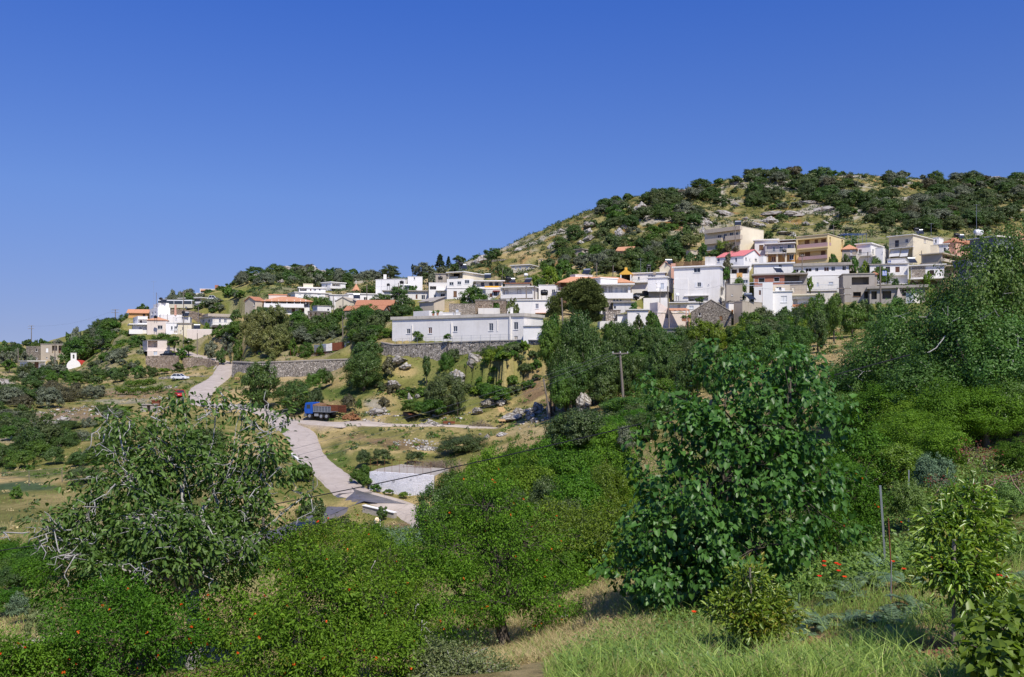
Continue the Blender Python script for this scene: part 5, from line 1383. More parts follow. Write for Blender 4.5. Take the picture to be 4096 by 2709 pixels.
def m_flaky():
 m,nt,N,L,bs=new_mat('flaking_whitewash')
 a=noise_tex(N,L,.9,8,.7);b=noise_tex(N,L,6,5,.7)
 f=ramp(N,L,a,[(.36,(1,1,1)),(.40,(0,0,0))])
 col=mixc(N,L,f,ramp(N,L,b,[(.3,(.66,.64,.66)),(.65,(.85,.83,.84))]),(.33,.32,.33))
 L.new(col,bs.inputs['Base Color']);bs.inputs['Roughness'].default_value=.9;bump(N,L,bs,b,.9,.10)
 return m
M['flaky']=m_flaky()
cw=wall('courtyard_wall','bulging whitewashed wall with flaking grey patches beside the junction','flaky',.45,WALLP[-1],0)
a,b_,c=[pt(r,x,y0,d)for r,x,y0,y1,d in COURT]
mb=MB();e1=pt('I',1195,917,117);e2=pt('I',1570,962,112);e0=pt('I',1010,945,112)
ring=[a+[0,.5,0],b_+[0,.5,0],c+[0,.5,0],e2,e1,e0]
zz=max(p[2]for p in ring)-.25
mb.add([(p[0],p[1],zz)for p in ring]+[(p[0],p[1],zz-2.5)for p in ring],[(0,1,2,3,4,5),(0,6,7,1),(1,7,8,2),(2,8,9,3),(3,9,10,4),(4,10,11,5),(5,11,6,0)])
o=mb.build('courtyard_slab',M['concrete'],None,ring[0]);tag(o,'bare concrete slab behind the flaking whitewashed wall','slab')
wall('junction_wall','short concrete wall with white painted top below the junction','concrete',.4,np.array([(pt('I',890,1232,97)[0],97,pt('I',890,1232,97)[2],pt('I',890,1300,97)[2]),(pt('I',1140,1292,94.5)[0],94.5,pt('I',1140,1292,94.5)[2],pt('I',1140,1330,94.5)[2])]),.06)
bpy.data.objects['junction_wall'].children[0].data.materials[0]=M['fresh']
for lb,seg in(('upper white painted road kerb left of the fenced grass bank',[('I',318,822,129),('I',365,862,126),('I',430,925,121)]),('lower white painted road kerb above the lone fig tree',[('I',500,990,116.5),('I',550,1022,114),('I',602,1050,112)])):
 q=[]
 for r,x,y,d in seg:
  p=pt(r,x,y,d);q.append((p[0],p[1],p[2]+.12,p[2]-.35))
 wall('kerb',lb,'fresh',.3,np.array(q),0,'kerb')
# ================================================================ vegetation
LEAF={
 'oak':m_leaf('evergreen_leaf',(.050,.098,.020),(.090,.148,.030),.2),
 'oak2':m_leaf('dull_evergreen_leaf',(.068,.100,.030),(.108,.146,.044),.2),
 'brown':m_leaf('brownish_leaf',(0.088,0.079,0.042),(0.127,0.119,0.057),.15),
 'olive':m_leaf('olive_leaf',(0.103,0.121,0.067),(0.172,0.193,0.121),.12,.5,.3),
 'fig':m_leaf('broad_bright_leaf',(.060,.130,.016),(.106,.192,.026),.3),
 'lime':m_leaf('yellow_green_leaf',(.105,.180,.014),(.178,.262,.022),.3),
 'euc':m_leaf('eucalyptus_leaf',(0.114,0.138,0.036),(0.198,0.210,0.062),.2),
 'pine':m_leaf('pine_needles',(.075,.100,.028),(.125,.152,.042),.06,.6,.15),
 'cyp':m_leaf('cypress_scales',(.018,.035,.014),(.030,.052,.020),.05,.6,.15),
 'walnut':m_leaf('walnut_leaf',(.074,.155,.028),(.132,.228,.046),.3,.45,.28),
 'mulb':m_leaf('glossy_heart_leaf',(.054,.130,.022),(.100,.200,.034),.28,.42,.35),
 'pom':m_leaf('pomegranate_leaf',(.090,.180,.014),(.160,.282,.022),.3,.5,.16),
 'pom2':m_leaf('dark_pomegranate_leaf',(.055,.140,.010),(.100,.212,.016),.28,.5,.16),
 'tips':m_leaf('young_yellow_leaf',(.24,.25,.03),(.36,.33,.05),.35),
 'pale':m_leaf('pale_bush_leaf',(0.143,0.193,0.066),(0.220,0.270,0.105),.25),
 'silver':m_leaf('silvery_thistle_leaf',(.092,.150,.076),(.150,.222,.122),.12,.6,.2),
 'citrus':m_leaf('citrus_leaf',(.105,.195,.014),(.235,.325,.040),.28,.32,.5),
 'vine':m_leaf('vine_leaf',(.100,.190,.020),(.17,.27,.034),.35,.4,.4),
 'herb':m_leaf('herb_leaf',(0.116,0.211,0.042),(0.185,0.288,0.060),.25),
 'grass':m_leaf('green_grass_blade',(0.193,0.302,0.060),(0.350,0.443,0.102),.3,.5,.2),
 'straw':m_leaf('dry_grass_blade',(.42,.33,.16),(.56,.45,.24),.2,.6,.15),
 'dead':m_leaf('dead_leaf',(.16,.045,.022),(.24,.085,.045),.2),
 'twigs':m_leaf('dry_twig',(.17,.13,.095),(.26,.21,.16),0,.8,.1),
 }
M['bark']=m_bark('grey_bark',(.16,.14,.12),(.30,.275,.24))
M['barkd']=m_bark('dark_bark',(.06,.045,.035),(.13,.105,.08))
M['barkw']=m_bark('pale_walnut_bark',(.26,.25,.23),(.50,.48,.45),20)
M['petal']=m_leaf('scarlet_blossom',(.80,.06,.012),(.90,.16,.03),.3,.5,.2,.012,.2)
M['poppy']=m_leaf('red_poppy_petal',(.75,.035,.015),(.85,.07,.02),.35,.5,.2,.008,.15)
M['nut']=m_plain('green_walnut_husk',(.20,.30,.06),.5)
M['rock']=m_stone('limestone',(.30,.275,.235),(.46,.43,.385),(.20,.17,.13),1.1,(1,1,1),.15)
M['rockw']=m_stone('pale_limestone',(.42,.39,.35),(.58,.55,.50),(.26,.22,.17),1.3,(1,1,1),.15)
def unit(v):return v/(np.linalg.norm(v,axis=-1,keepdims=True)+1e-9)
def leaves(P,A,Nn,Ln,Wd,kind='quad'):
 """arrays of leaf polygons: P base, A axis, Nn normal"""
 A=unit(A);B=unit(np.cross(A,Nn));Nn=np.cross(B,A)
 Ln=np.broadcast_to(np.asarray(Ln,float),(len(P),))[:,None];Wd=np.broadcast_to(np.asarray(Wd,float),(len(P),))[:,None]
 if kind=='quad':
  V=np.stack([P,P+A*Ln*.5+B*Wd*.5,P+A*Ln,P+A*Ln*.5-B*Wd*.5],1)
  n=len(P);Fq=(np.arange(n)[:,None]*4+np.array([0,1,2,3])[None])
  return V.reshape(-1,3),Fq
 a1,w1,a2,w2,ind={'fold':(.3,.46,.68,.40,0),'heart':(.12,.52,.55,.46,.10),'long':(.25,.42,.7,.36,0)}[kind]
 lift=.22
 t=[P+A*Ln*ind,P+A*Ln*a1+B*Wd*w1+Nn*Wd*lift,P+A*Ln*a2+B*Wd*w2+Nn*Wd*lift*.6,P+A*Ln-Nn*Ln*.14,
 P+A*Ln*a2-B*Wd*w2+Nn*Wd*lift*.6,P+A*Ln*a1-B*Wd*w1+Nn*Wd*lift]
 if kind=='heart':t[1]=t[1]-A*Ln*.14;t[5]=t[5]-A*Ln*.14
 V=np.stack(t,1);n=len(P)
 Fq=np.concatenate([np.arange(n)[:,None]*6+np.array([0,1,2,3])[None],np.arange(n)[:,None]*6+np.array([0,3,4,5])[None]])
 return V.reshape(-1,3),Fq
def crown_template(nm,n_cl,n_lf,rel,seed,shape='round',flat=.0):
 """unit crown: leaf clumps over an uneven body; clumps leave gaps between them"""
 g=np.random.default_rng(seed)
 D=unit(g.normal(size=(n_cl,3)))
 if shape in('round','low'):D[:,2]=np.where(D[:,2]<(-.3 if shape=='low' else-.93),-D[:,2],D[:,2])
 ph=g.random(6)*6.28
 lob=1+.22*np.sin(3*np.arctan2(D[:,1],D[:,0])+ph[0])*np.cos(2.5*D[:,2]+ph[1])+.12*np.sin(7*np.arctan2(D[:,1],D[:,0])+ph[2])
 R=(.40+.53*g.random(n_cl)**.4)*lob
 Cn=D*R[:,None]
 if shape=='tall':
  Cn[:,:2]*=(.55+.45*np.cos(Cn[:,2]*1.3))[:,None]
 if shape=='cone':
  h=g.random(n_cl);rr=(1-h)*np.sqrt(g.random(n_cl))*.95;an=g.random(n_cl)*6.28
  tier=np.floor(h*9)/9;rr=(1-tier)*(.5+.5*g.random(n_cl))*.95
  Cn=np.stack([rr*np.cos(an),rr*np.sin(an),h*2-1],1)
 if shape=='cyp':
  h=g.random(n_cl)*2-1;rr=np.sqrt(np.clip(1-np.abs(h)**2.2,0,1))*(.6+.4*g.random(n_cl));an=g.random(n_cl)*6.28
  Cn=np.stack([rr*np.cos(an),rr*np.sin(an),h],1)
 s=(.17+.15*g.random(n_cl))*(1.0 if shape not in('cyp','cone')else .7)
 w=s**2;k=g.choice(n_cl,n_lf,p=w/w.sum())
 off=unit(g.normal(size=(n_lf,3)))*(g.random(n_lf)**.5)[:,None]*s[k][:,None]
 off[:,2]*=.75
 P=Cn[k]+off
 if shape=='low':P[:,2]=np.maximum(P[:,2],-.72+.1*g.random(n_lf))
 out=unit(unit(off)*.9+unit(Cn[k])*.5+np.array([0,0,.35])+.42*g.normal(size=(n_lf,3)))
 A=unit(np.cross(out,g.normal(size=(n_lf,3))));A[:,2]-=.2
 L=rel*(.7+.6*g.random(n_lf))
 V,Fq=leaves(P,A,out,L,L*.62)
 return np_mesh(nm,V,Fq,LEAF['oak'])
TPL={}
for cls,(nc,nl,rel)in{'coarse':(34,1900,.21),'mid':(75,6400,.105),'fine':(140,15000,.066),'dense':(230,21000,.043)}.items():
 for shp in('round','low','tall')+(('cone','cyp')if cls=='mid' else()):
  TPL[cls,shp]=[crown_template('crown',nc,nl,rel,100+7*k+hash(cls)%1+len(shp)*31+int(rel*1000),shp)for k in range(2 if cls=='dense' else 3)]
_cnt={}
def set_mat(o,mat):
 o.material_slots[0].link='OBJECT';o.material_slots[0].material=mat
SEEN=[]
def plant(kind,c,rx,rz,ground=None,trunk=True,shape='round',cls=None,label=None,name=None,cat=None,group=None,lean=0.0,bark='barkd',seed=None):
 """crown of radius rx and half height rz around c; trunk down to the ground"""
 g=random.Random(seed if seed is not None else int(abs(c[0]*731+c[1]*137+c[2]*17)*10))
 d=c[1]
 px=rx*F/d/4
 cls=cls or('coarse' if px<7 else 'mid' if px<16 else 'fine' if px<34 else 'dense')
 if shape in('cone','cyp'):cls='mid'
 zg=tz1(c[0],c[1])if ground is None else ground
 stem=shape=='stem'
 if stem:shape='round'
 top,bot=c[2]+rz,c[2]-rz
 if not stem and shape!='cyp':
  gap=.22*rx if trunk else-.12*rz
  if bot>zg+gap:bot=max(zg+gap,top-4.2*rx)
  if top<zg+.6*rx:top=zg+.6*rx
  rz=(top-bot)/2;c=np.array([c[0],c[1],(top+bot)/2])
 me=g.choice(TPL[cls,shape])
 nm=name or({'oak':'evergreen_shrub','oak2':'scrub_bush','olive':'olive_bush','fig':'broadleaf_bush','brown':'brown_shrub','lime':'leafy_bush','euc':'eucalyptus_bush','pom':'pomegranate_bush','pom2':'pomegranate_bush'}.get(kind,'bush')if not trunk else{'pine':'pine_tree','olive':'olive_tree','cyp':'cypress_tree','euc':'eucalyptus_tree'}.get(kind,'tree'))
 if not trunk:
  o=link_mesh(nm,me);root=o;o.location=tuple(c)
 else:
  root=empty(nm,(c[0],c[1],zg));o=link_mesh('crown',me,root);o.location=(0,0,c[2]-zg)
  mb=MB();h=c[2]-zg;r0=max(.06,rx*.075)
  k=(g.uniform(-.12,.12)*rx,g.uniform(-.12,.12)*rx)
  mb.tube([(0,0,-.5),(k[0]*.4,k[1]*.4,h*.35),(k[0],k[1],max(h*.8,.2))],[r0*1.25,r0,r0*.7],7)
  for i in range(4):
   a=i*1.57+g.random();q=.55*rx
   mb.tube([(k[0]*.7,k[1]*.7,h*.55),(k[0]+math.cos(a)*q*.5,k[1]+math.sin(a)*q*.5,h*.82),(k[0]+math.cos(a)*q,k[1]+math.sin(a)*q,h+rz*g.uniform(0,.35))],[r0*.6,r0*.42,r0*.15],5)
  mb.build('trunk',M[bark],root,smooth=True)
  if kind=='walnut' and rx>2.2:
   tw=MB();w=np.random.default_rng(int(rx*1000))
   for _ in range(14):
    v=unit(w.normal(size=3));v[1]=-abs(v[1]);p=v*np.array([rx,rx,rz])*w.uniform(.5,.85)+np.array([0,0,h]);q=unit(w.normal(size=3)+v*.8)*w.uniform(.5,1.3);m_=p+q*.5+w.normal(size=3)*.12
    tw.tube([p,m_,p+q],[.03,.02,.008],5,cap=False);tw.tube([m_,m_+unit(w.normal(size=3)+v)*.5],[.022,.01],4,cap=False)
   tw.build('branches',M['barkw'],root,smooth=True)['kind']='stuff'
 o.scale=(rx,rx*g.uniform(.85,1.15),rz);o.rotation_euler=(lean,0,g.uniform(0,6.28))
 set_mat(o,LEAF[kind])
 q=(CU+F*c[0]/d,HV-F*c[2]/d)
 if label:tag(root,label,cat or('tree' if trunk else 'shrub'),group)
 else:SEEN.append((root,kind,trunk,shape,q[0],q[1],rx,rz,d,cat,group))
 return root
def at(r,x,y,rx,ry,d,kind,**k):
 """crown seen at a pixel, standing d metres away"""
 q=REG[r][2];c=pt(r,x,y,d)
 w,h=rx/q*d/F,ry/q*d/F
 return plant(kind,c,w,h,**k)
T_,S_=dict(trunk=True),dict(trunk=False,shape='low')
PL={
 'U':'60 520 110 110 335 oak, 175 560 90 90 340 olive, 250 500 90 60 345 oak2-, 560 460 110 70 352 oak-, 700 440 60 40 356 oak-, 800 405 35 40 358 oak-, 880 440 110 45 360 oak-, 60 690 80 90 312 olive, 210 700 100 90 310 olive, 330 620 60 60 320 olive, 500 700 80 90 311 olive, 630 740 85 70 308 olive, 190 880 122 100 285 fig!, 330 560 70 50 330 oak-, 1020 790 100 80 299 olive, 930 960 120 80 278 olive, 1090 930 90 80 279 olive, 1240 790 95 100 302 oak, 1250 950 80 60 280 olive, 1500 600 240 240 310 fig, 1720 560 200 260 312 oak, 1480 270 110 130 322 olive, 1330 370 110 110 325 oak, 1790 350 160 80 330 fig, 2000 280 150 90 338 oak-, 1800 230 140 70 345 oak2-, 2150 190 150 90 342 oak-, 2260 90 110 90 340 olive-, 2080 430 140 110 318 fig, 2270 380 130 110 318 oak, 2060 550 75 45 306 lime-, 1920 620 70 45 300 lime-, 2250 640 130 60 296 lime-, 1830 800 90 70 292 oak',
 'A':'880 1100 70 60 262 olive, 960 1110 70 65 260 olive, 1010 1050 50 45 268 olive, 1090 1060 50 50 262 olive, 470 1160 62 48 248 fig!, 600 1160 62 45 246 fig!, 700 1190 80 70 240 oak2, 430 1100 60 40 258 olive, 540 1100 60 40 256 olive, 230 1180 60 60 246 olive, 330 1190 80 90 236 oak, 150 1230 70 65 228 oak, 1060 1170 45 45 236 oak, 1200 1140 90 80 238 oak, 1170 1020 70 50 256 olive, 1310 1030 60 60 250 olive, 1260 1110 60 60 240 oak2, 1395 1150 75 72 226 oak, 1285 1190 45 40 226 oak2-, 840 1210 60 55 226 oak, 930 1190 45 30 232 fig-, 1660 1085 52 50 232 oak, 1530 1115 60 22 232 lime-, 1130 880 80 70 285 fig, 1250 920 80 60 270 fig, 1060 830 90 60 300 oak, 1010 910 60 40 282 fig-, 1100 980 70 35 266 lime-, 1290 870 60 40 268 fig, 540 1370 155 130 178 brown, 720 1310 75 80 186 brown, 850 1320 80 65 184 olive, 930 1300 55 50 188 olive, 230 1380 140 110 176 oak, 30 1360 70 90 172 oak2, 370 1270 60 50 205 oak, 80 1530 110 60 150 olive, -20 1480 70 90 155 oak, 940 1490 70 60 162 oak-, 1060 1530 110 60 152 olive-, 1130 1500 90 55 160 lime-',
 'H':'30 560 90 110 134 oak2, 460 515 75 40 140 oak-, 600 510 50 55 142 olive, 180 625 70 42 128 fig!, 270 690 75 55 122 oak, 420 680 120 60 122 oak, 560 640 110 60 128 olive, 10 760 60 110 112 oak, 115 975 45 58 82 fig, 200 565 26 24 138 brown-, 520 760 60 60 108 oak, 640 720 90 70 112 olive, 560 840 110 50 92 oak2-, 1010 560 60 40 118 oak2-, 1380 580 150 50 112 oak2-',
 'L':'90 770 130 100 42 oak-, 60 880 120 60 36 pom2-, 300 985 105 75 27 pale-, 140 910 70 50 34 silver-',
 'I':'1000 1088 40 24 106.5 fig-, 1100 1122 45 20 104.8 fig-, 1220 1136 45 18 104 lime-, 935 1050 42 42 107.6 fig-, 120 205 118 110 172 oak, 350 360 155 130 166 oak, 520 365 60 60 164 oak2-, 560 190 60 45 186 fig-, 500 215 60 35 184 fig-, 620 200 40 30 186 oak2-, 900 160 150 150 176 oak, 870 60 90 110 180 oak+, 960 20 90 80 184 oak, 1395 105 42 62 172 oak, 1560 280 150 100 158 oak2, 1430 320 60 70 158 oak2, 1640 330 60 60 156 oak2, 1550 130 60 110 174 fig-, 1600 40 70 50 178 oak2-, 1900 60 90 60 176 oak2-, 2050 80 90 60 174 fig-, 1950 330 100 50 160 fig-, 1100 110 50 50 178 brown-, 1060 395 45 30 162 brown-, 780 395 60 40 164 brown-, 1290 420 80 35 156 fig-, 1420 430 120 40 154 fig-, 860 410 28 26 160 fig-, 1690 760 190 85 124 oak2-, 1040 840 75 60 119 oak2-, 1300 850 70 50 119 oak2-, 900 850 60 60 119 oak2-, 860 1010 70 75 110 fig-, 910 950 50 40 112 fig-, 400 965 115 62 112 fig!, 470 950 42 40 111 fig, 1045 1280 48 45 94 oak, 480 1230 110 50 92 oak2-, 720 1370 110 55 84 oak2-, 560 1450 110 60 76 fig-, 1880 900 190 130 68 pom, 1620 1010 170 100 74 fig, 2100 820 130 110 66 pom2, 2080 1000 200 130 54 pom, 1450 1200 180 130 56 oak, 1760 1100 190 110 56 fig',
 'J':'610 230 150 240 133 oak, 720 330 160 200 131 oak, 520 400 150 180 130 oak, 430 190 110 170 136 fig, 850 470 150 140 128 oak, 400 250 95 190 132 fig+, 610 210 130 210 134 oak, 760 400 130 150 130 oak, 560 460 140 110 128 oak, 820 590 110 100 122 oak-, 480 570 70 60 124 fig-, 940 230 90 120 146 oak, 870 130 60 60 160 fig, 1270 270 75 110 146 oak+, 1130 200 80 70 158 fig, 1040 440 110 100 124 oak, 1220 440 130 90 122 oak, 1420 450 140 110 118 oak, 1560 380 110 100 112 fig, 1250 570 200 60 112 fig-, 640 890 250 130 84 oak2-, 470 900 90 100 86 fig, 1060 730 260 80 98 fig, 900 750 100 70 100 oak, 1140 870 130 75 80 oak, 880 910 70 60 82 fig, 1000 960 80 70 76 olive, 1280 760 120 90 88 oak, 250 1300 250 140 46 pom, 560 1190 240 150 50 pom2, 800 1150 190 130 52 pom, 620 1400 230 150 38 pom2, 850 1320 150 130 42 lime, 330 1110 190 100 60 pom2, 1000 1180 120 110 46 pom, 150 1480 170 90 37 oak2',
 'M':'2050 100 230 120 48 pom2, 1800 130 150 110 44 oak2, 2250 130 150 130 46 pom, 1950 300 170 130 37 oak2, 2180 440 150 120 32 lime, 2060 560 130 100 29 pom2, 1960 640 110 90 27 pom2-, 620 640 190 110 34 pom, 560 420 130 70 42 pom2, 780 700 130 120 29 lime, 660 760 160 130 27 pom',
 'K':'1250 240 330 160 40 pom2, 1700 210 330 150 39 pom, 2080 300 330 190 36 pom, 1500 430 330 140 34 pom, 1080 560 260 170 29 pom2, 1380 650 200 110 28 lime, 1750 520 200 110 31 pom, 2300 640 170 130 30 pom2, 950 820 190 170 25 pom2, 1080 1020 170 150 22 pom2-, 1650 720 150 90 26 silver-, 1450 930 160 90 22 herb-, 2200 900 160 80 22 herb-, 1000 300 190 200 42 walnut, 1200 60 260 150 50 walnut',
 'V':'730 390 180 80 150 lime, 950 430 130 90 148 lime, 1180 460 110 50 150 oak-, 1380 350 110 60 168 oak2, 1450 300 110 60 176 olive, 1620 380 160 90 150 fig, 1830 250 80 60 176 oak, 1820 350 110 80 150 fig, 2060 210 110 55 178 lime, 1400 450 170 70 132 fig, 1560 480 170 80 122 oak, 1450 600 190 100 104 fig, 1200 720 200 100 96 fig, 1700 640 190 120 88 walnut, 2000 480 220 110 100 fig, 2280 330 130 130 110 oak, 1980 730 220 150 66 walnut, 900 760 170 90 96 oak, 560 900 170 130 100 oak, 180 760 150 150 112 oak, 380 540 60 40 150 silver, 500 540 60 60 148 oak+, 2200 200 150 170 138 fig+, 80 320 70 110 172 fig+, 30 520 150 120 150 oak, 160 440 100 90 160 fig',
 'G':'330 1170 150 110 130 fig, 480 1120 100 90 150 oak, 850 1060 120 60 140 fig, 110 1090 110 110 120 fig, 680 1200 190 120 80 walnut, 310 360 100 40 258 oak, 255 530 60 35 238 oak, 350 540 50 25 236 fig, 95 535 50 35 244 fig, 600 560 90 35 226 fig, 465 650 60 75 218 lime, 650 665 130 16 208 fig-, 1220 730 50 40 205 lime, 845 815 42 34 198 oak, 730 400 40 25 258 oak-, 420 690 50 40 216 oak, 1450 460 70 12 244 oak-',
 'P':'2290 660 130 110 42 walnut, 2360 620 80 90 41 walnut, 2170 740 110 80 44 walnut, 2250 800 150 110 40 walnut, 2070 830 120 90 45 walnut, 2350 870 130 130 38 walnut, 2150 910 140 80 40 walnut, 1990 900 100 80 46 walnut',
 'S':'2330 1130 100 110 238 fig, 2250 1000 110 90 250 oak, 2400 1000 100 110 246 euc+, 2300 1240 90 70 230 oak, 2180 1180 80 80 238 olive, 475 390 130 80 306 oak, 1020 110 95 65 336 olive, 1030 230 140 80 330 olive, 1180 120 60 60 345 olive, 1350 110 140 80 348 olive, 1380 240 110 60 322 oak, 1330 150 110 50 335 fig, 1760 140 110 50 366 oak, 2010 110 120 55 368 fig, 2180 60 120 70 372 oak, 1700 330 150 80 312 oak, 1880 270 130 70 320 olive, 1950 390 110 90 306 fig, 1540 400 90 50 310 oak, 2100 300 90 50 318 lime-, 1700 770 100 75 272 fig, 2290 540 110 110 276 oak, 1980 820 45 90 274 fig-, 2150 860 130 130 262 fig, 830 970 210 75 262 fig, 1080 1060 130 110 246 fig!, 430 1000 90 55 262 oak, 1355 1065 105 65 252 oak!, 1360 1200 130 70 244 fig!, 1210 1270 110 75 240 fig, 1780 1160 130 130 244 olive, 2000 1260 120 80 236 oak, 2100 1060 110 80 252 olive, 180 940 100 90 285 oak, 120 660 140 150 310 oak, 60 1120 140 100 270 fig, 300 1140 150 90 262 fig',
 'B':'120 880 130 190 224 euc+, 310 850 150 210 226 euc+, 60 1000 120 150 220 euc+, 250 1120 150 170 216 euc+, 390 1030 110 160 220 euc+, 260 1290 50 80 209 euc+, 80 1440 170 110 172 oak, 0 870 90 140 230 euc+, 600 880 140 130 236 fig, 780 880 130 110 236 oak, 950 840 140 110 238 fig, 1090 800 100 80 236 fig, 560 790 90 70 246 fig, 860 610 90 60 258 fig, 790 600 60 50 260 fig, 950 640 40 40 256 oak-, 600 1020 130 80 226 olive, 840 1060 90 90 224 olive, 960 1030 110 70 226 olive, 1050 1060 90 80 224 olive, 690 1060 80 70 224 olive, 660 1200 100 110 214 fig, 840 1160 60 50 216 fig, 520 1110 60 60 218 fig, 1320 830 190 150 214 fig, 1430 1000 190 170 208 oak, 1250 980 130 150 212 oak2, 1640 1020 110 80 198 lime, 1390 1190 170 110 192 oak, 1560 800 130 90 214 oak2, 1400 710 140 70 220 fig, 1560 580 130 65 246 oak, 1770 510 110 90 248 oak, 1830 640 150 110 232 oak, 1790 740 150 90 220 oak, 1930 450 70 30 262 fig, 1410 470 90 50 286 fig, 2000 700 60 40 222 fig-, 1985 1030 62 70 189.5 fig, 60 240 100 40 400 oak-, 310 260 130 90 395 oak, 540 210 80 40 405 oak-, 720 210 80 36 405 brown-, 480 340 120 100 380 oak, 180 440 120 90 360 oak, 470 450 150 70 350 oak, 60 520 110 80 330 oak, 970 290 90 80 384 oak, 1130 310 90 70 380 oak, 1220 255 60 30 392 oak-, 1060 250 60 20 398 oak-, 1250 370 130 80 340 olive, 1400 330 140 90 345 olive, 1170 440 90 70 318 fig, 640 390 90 60 350 oak, 830 330 60 60 378 oak2-, 690 370 60 40 370 olive-, 860 400 60 40 350 oak2-, 300 440 60 80 358 olive, -60 400 110 90 370 oak, -40 300 90 50 392 oak-, 1660 250 105 75 345 oak2, 1560 290 90 60 350 olive, 1500 330 80 50 330 olive',
 'C':'862 1025 48 36 183 fig!, 560 215 110 70 338 olive, 640 230 80 50 325 olive, 1000 120 75 60 345 oak2, 960 200 80 40 325 oak, 790 235 70 35 318 olive-, 1205 95 52 38 355 oak-, 1390 35 95 60 330 oak, 610 310 60 40 296 oak2-, 700 340 70 60 285 olive-, 1260 210 70 30 318 oak2-, 1160 530 165 105 232 fig, 1430 590 110 25 216 fig-, 1740 285 45 35 282 olive, 2030 250 90 130 286 fig, 2150 300 60 60 275 oak, 2290 110 110 120 292 euc+, 2050 120 60 60 306 oak2-, 2090 350 120 60 262 lime-, 1950 390 100 40 252 oak-, 2080 870 110 40 171 lime-, 1640 660 80 90 190 pine+',
 'D':'285 110 110 110 318 oak, 120 220 90 80 306 oak, 210 340 90 130 288 euc+, 620 130 110 100 315 oak2, 560 280 100 90 294 euc, 760 60 70 70 322 oak, 700 230 80 110 298 oak2, 1000 100 110 80 310 olive, 1000 230 110 80 292 euc, 1250 130 140 90 305 fig, 1430 90 130 80 310 fig, 1230 240 130 70 288 oak, 1440 320 160 150 268 oak, 1600 100 80 110 300 oak, 1715 160 75 110 284 euc+, 760 430 130 130 258 oak2, 650 500 90 90 254 oak2, 1010 400 140 130 258 oak, 1180 400 90 90 260 oak, 1060 490 130 60 248 oak, 450 390 80 70 268 olive, 370 470 70 60 262 olive, 380 350 70 30 272 fig-, 550 400 80 60 266 olive, 130 480 70 70 256 fig, 220 590 60 40 242 oak-, 40 610 70 60 242 lime-, 130 590 50 50 244 fig, 460 560 60 60 246 oak-, 800 640 60 30 238 fig-, 880 250 60 80 286 euc+, 1820 240 50 20 262 fig-, 1940 330 80 40 256 oak, 2150 265 125 55 250 brown, 1760 370 60 50 252 oak, 1650 380 60 60 250 oak, 2120 430 70 90 232 brown, 2080 540 40 40 224 fig, 2050 205 90 20 256 lime-, 1780 885 70 35 200 fig!, 1000 950 70 30 194 fig, 1060 1130 65 65 178 oak2, 1240 1130 80 80 177 fig, 870 1280 110 110 165 oak, 700 1230 100 70 172 oak',
 'F':'800 840 90 40 222 fig, 650 720 40 40 224 fig, 1490 740 40 25 224 fig, 1600 740 50 20 224 fig-, 1700 850 40 40 214 lime, 1980 560 60 40 244 fig, 1570 1230 110 45 184 fig, 1380 1230 60 50 184 oak, 1800 1140 130 140 168 fig+, 1900 1260 200 110 150 oak, 2165 385 50 40 248 oak, 1165 275 60 40 280 oak-',
 }
for r,t in PL.items():
 for q in t.split(', '):
  x,y,rx,ry,d,k=q.split();f=k[-1]if k[-1]in '-+!' else ''
  at(r,float(x),float(y),float(rx),float(ry),float(d),k.rstrip('-+!'),trunk=f!='-',shape={'':'round','-':'low','+':'tall','!':'stem'}[f])
at('C',1352,185,32,128,312,'cyp',shape='cyp',label='slim dark pointed cypress alone beside red earth cutting',name='cypress_tree',cat='tree')
at('C',770,150,95,95,338,'cyp',shape='cone',label='dark spreading fir tree behind three storey veranda house',name='fir_tree',cat='tree')
at('C',870,160,60,80,340,'cyp',shape='cone',label='narrower dark fir tree at right of spreading fir',name='fir_tree',cat='tree')
at('C',445,215,18,45,345,'cyp',shape='cyp',label='small thin cypress behind large blank white house',name='cypress_tree',cat='tree')
at('B',1930,218,12,40,350,'cyp',shape='cyp',label='thin dark young cypress on grass slope',name='cypress_tree',cat='tree')
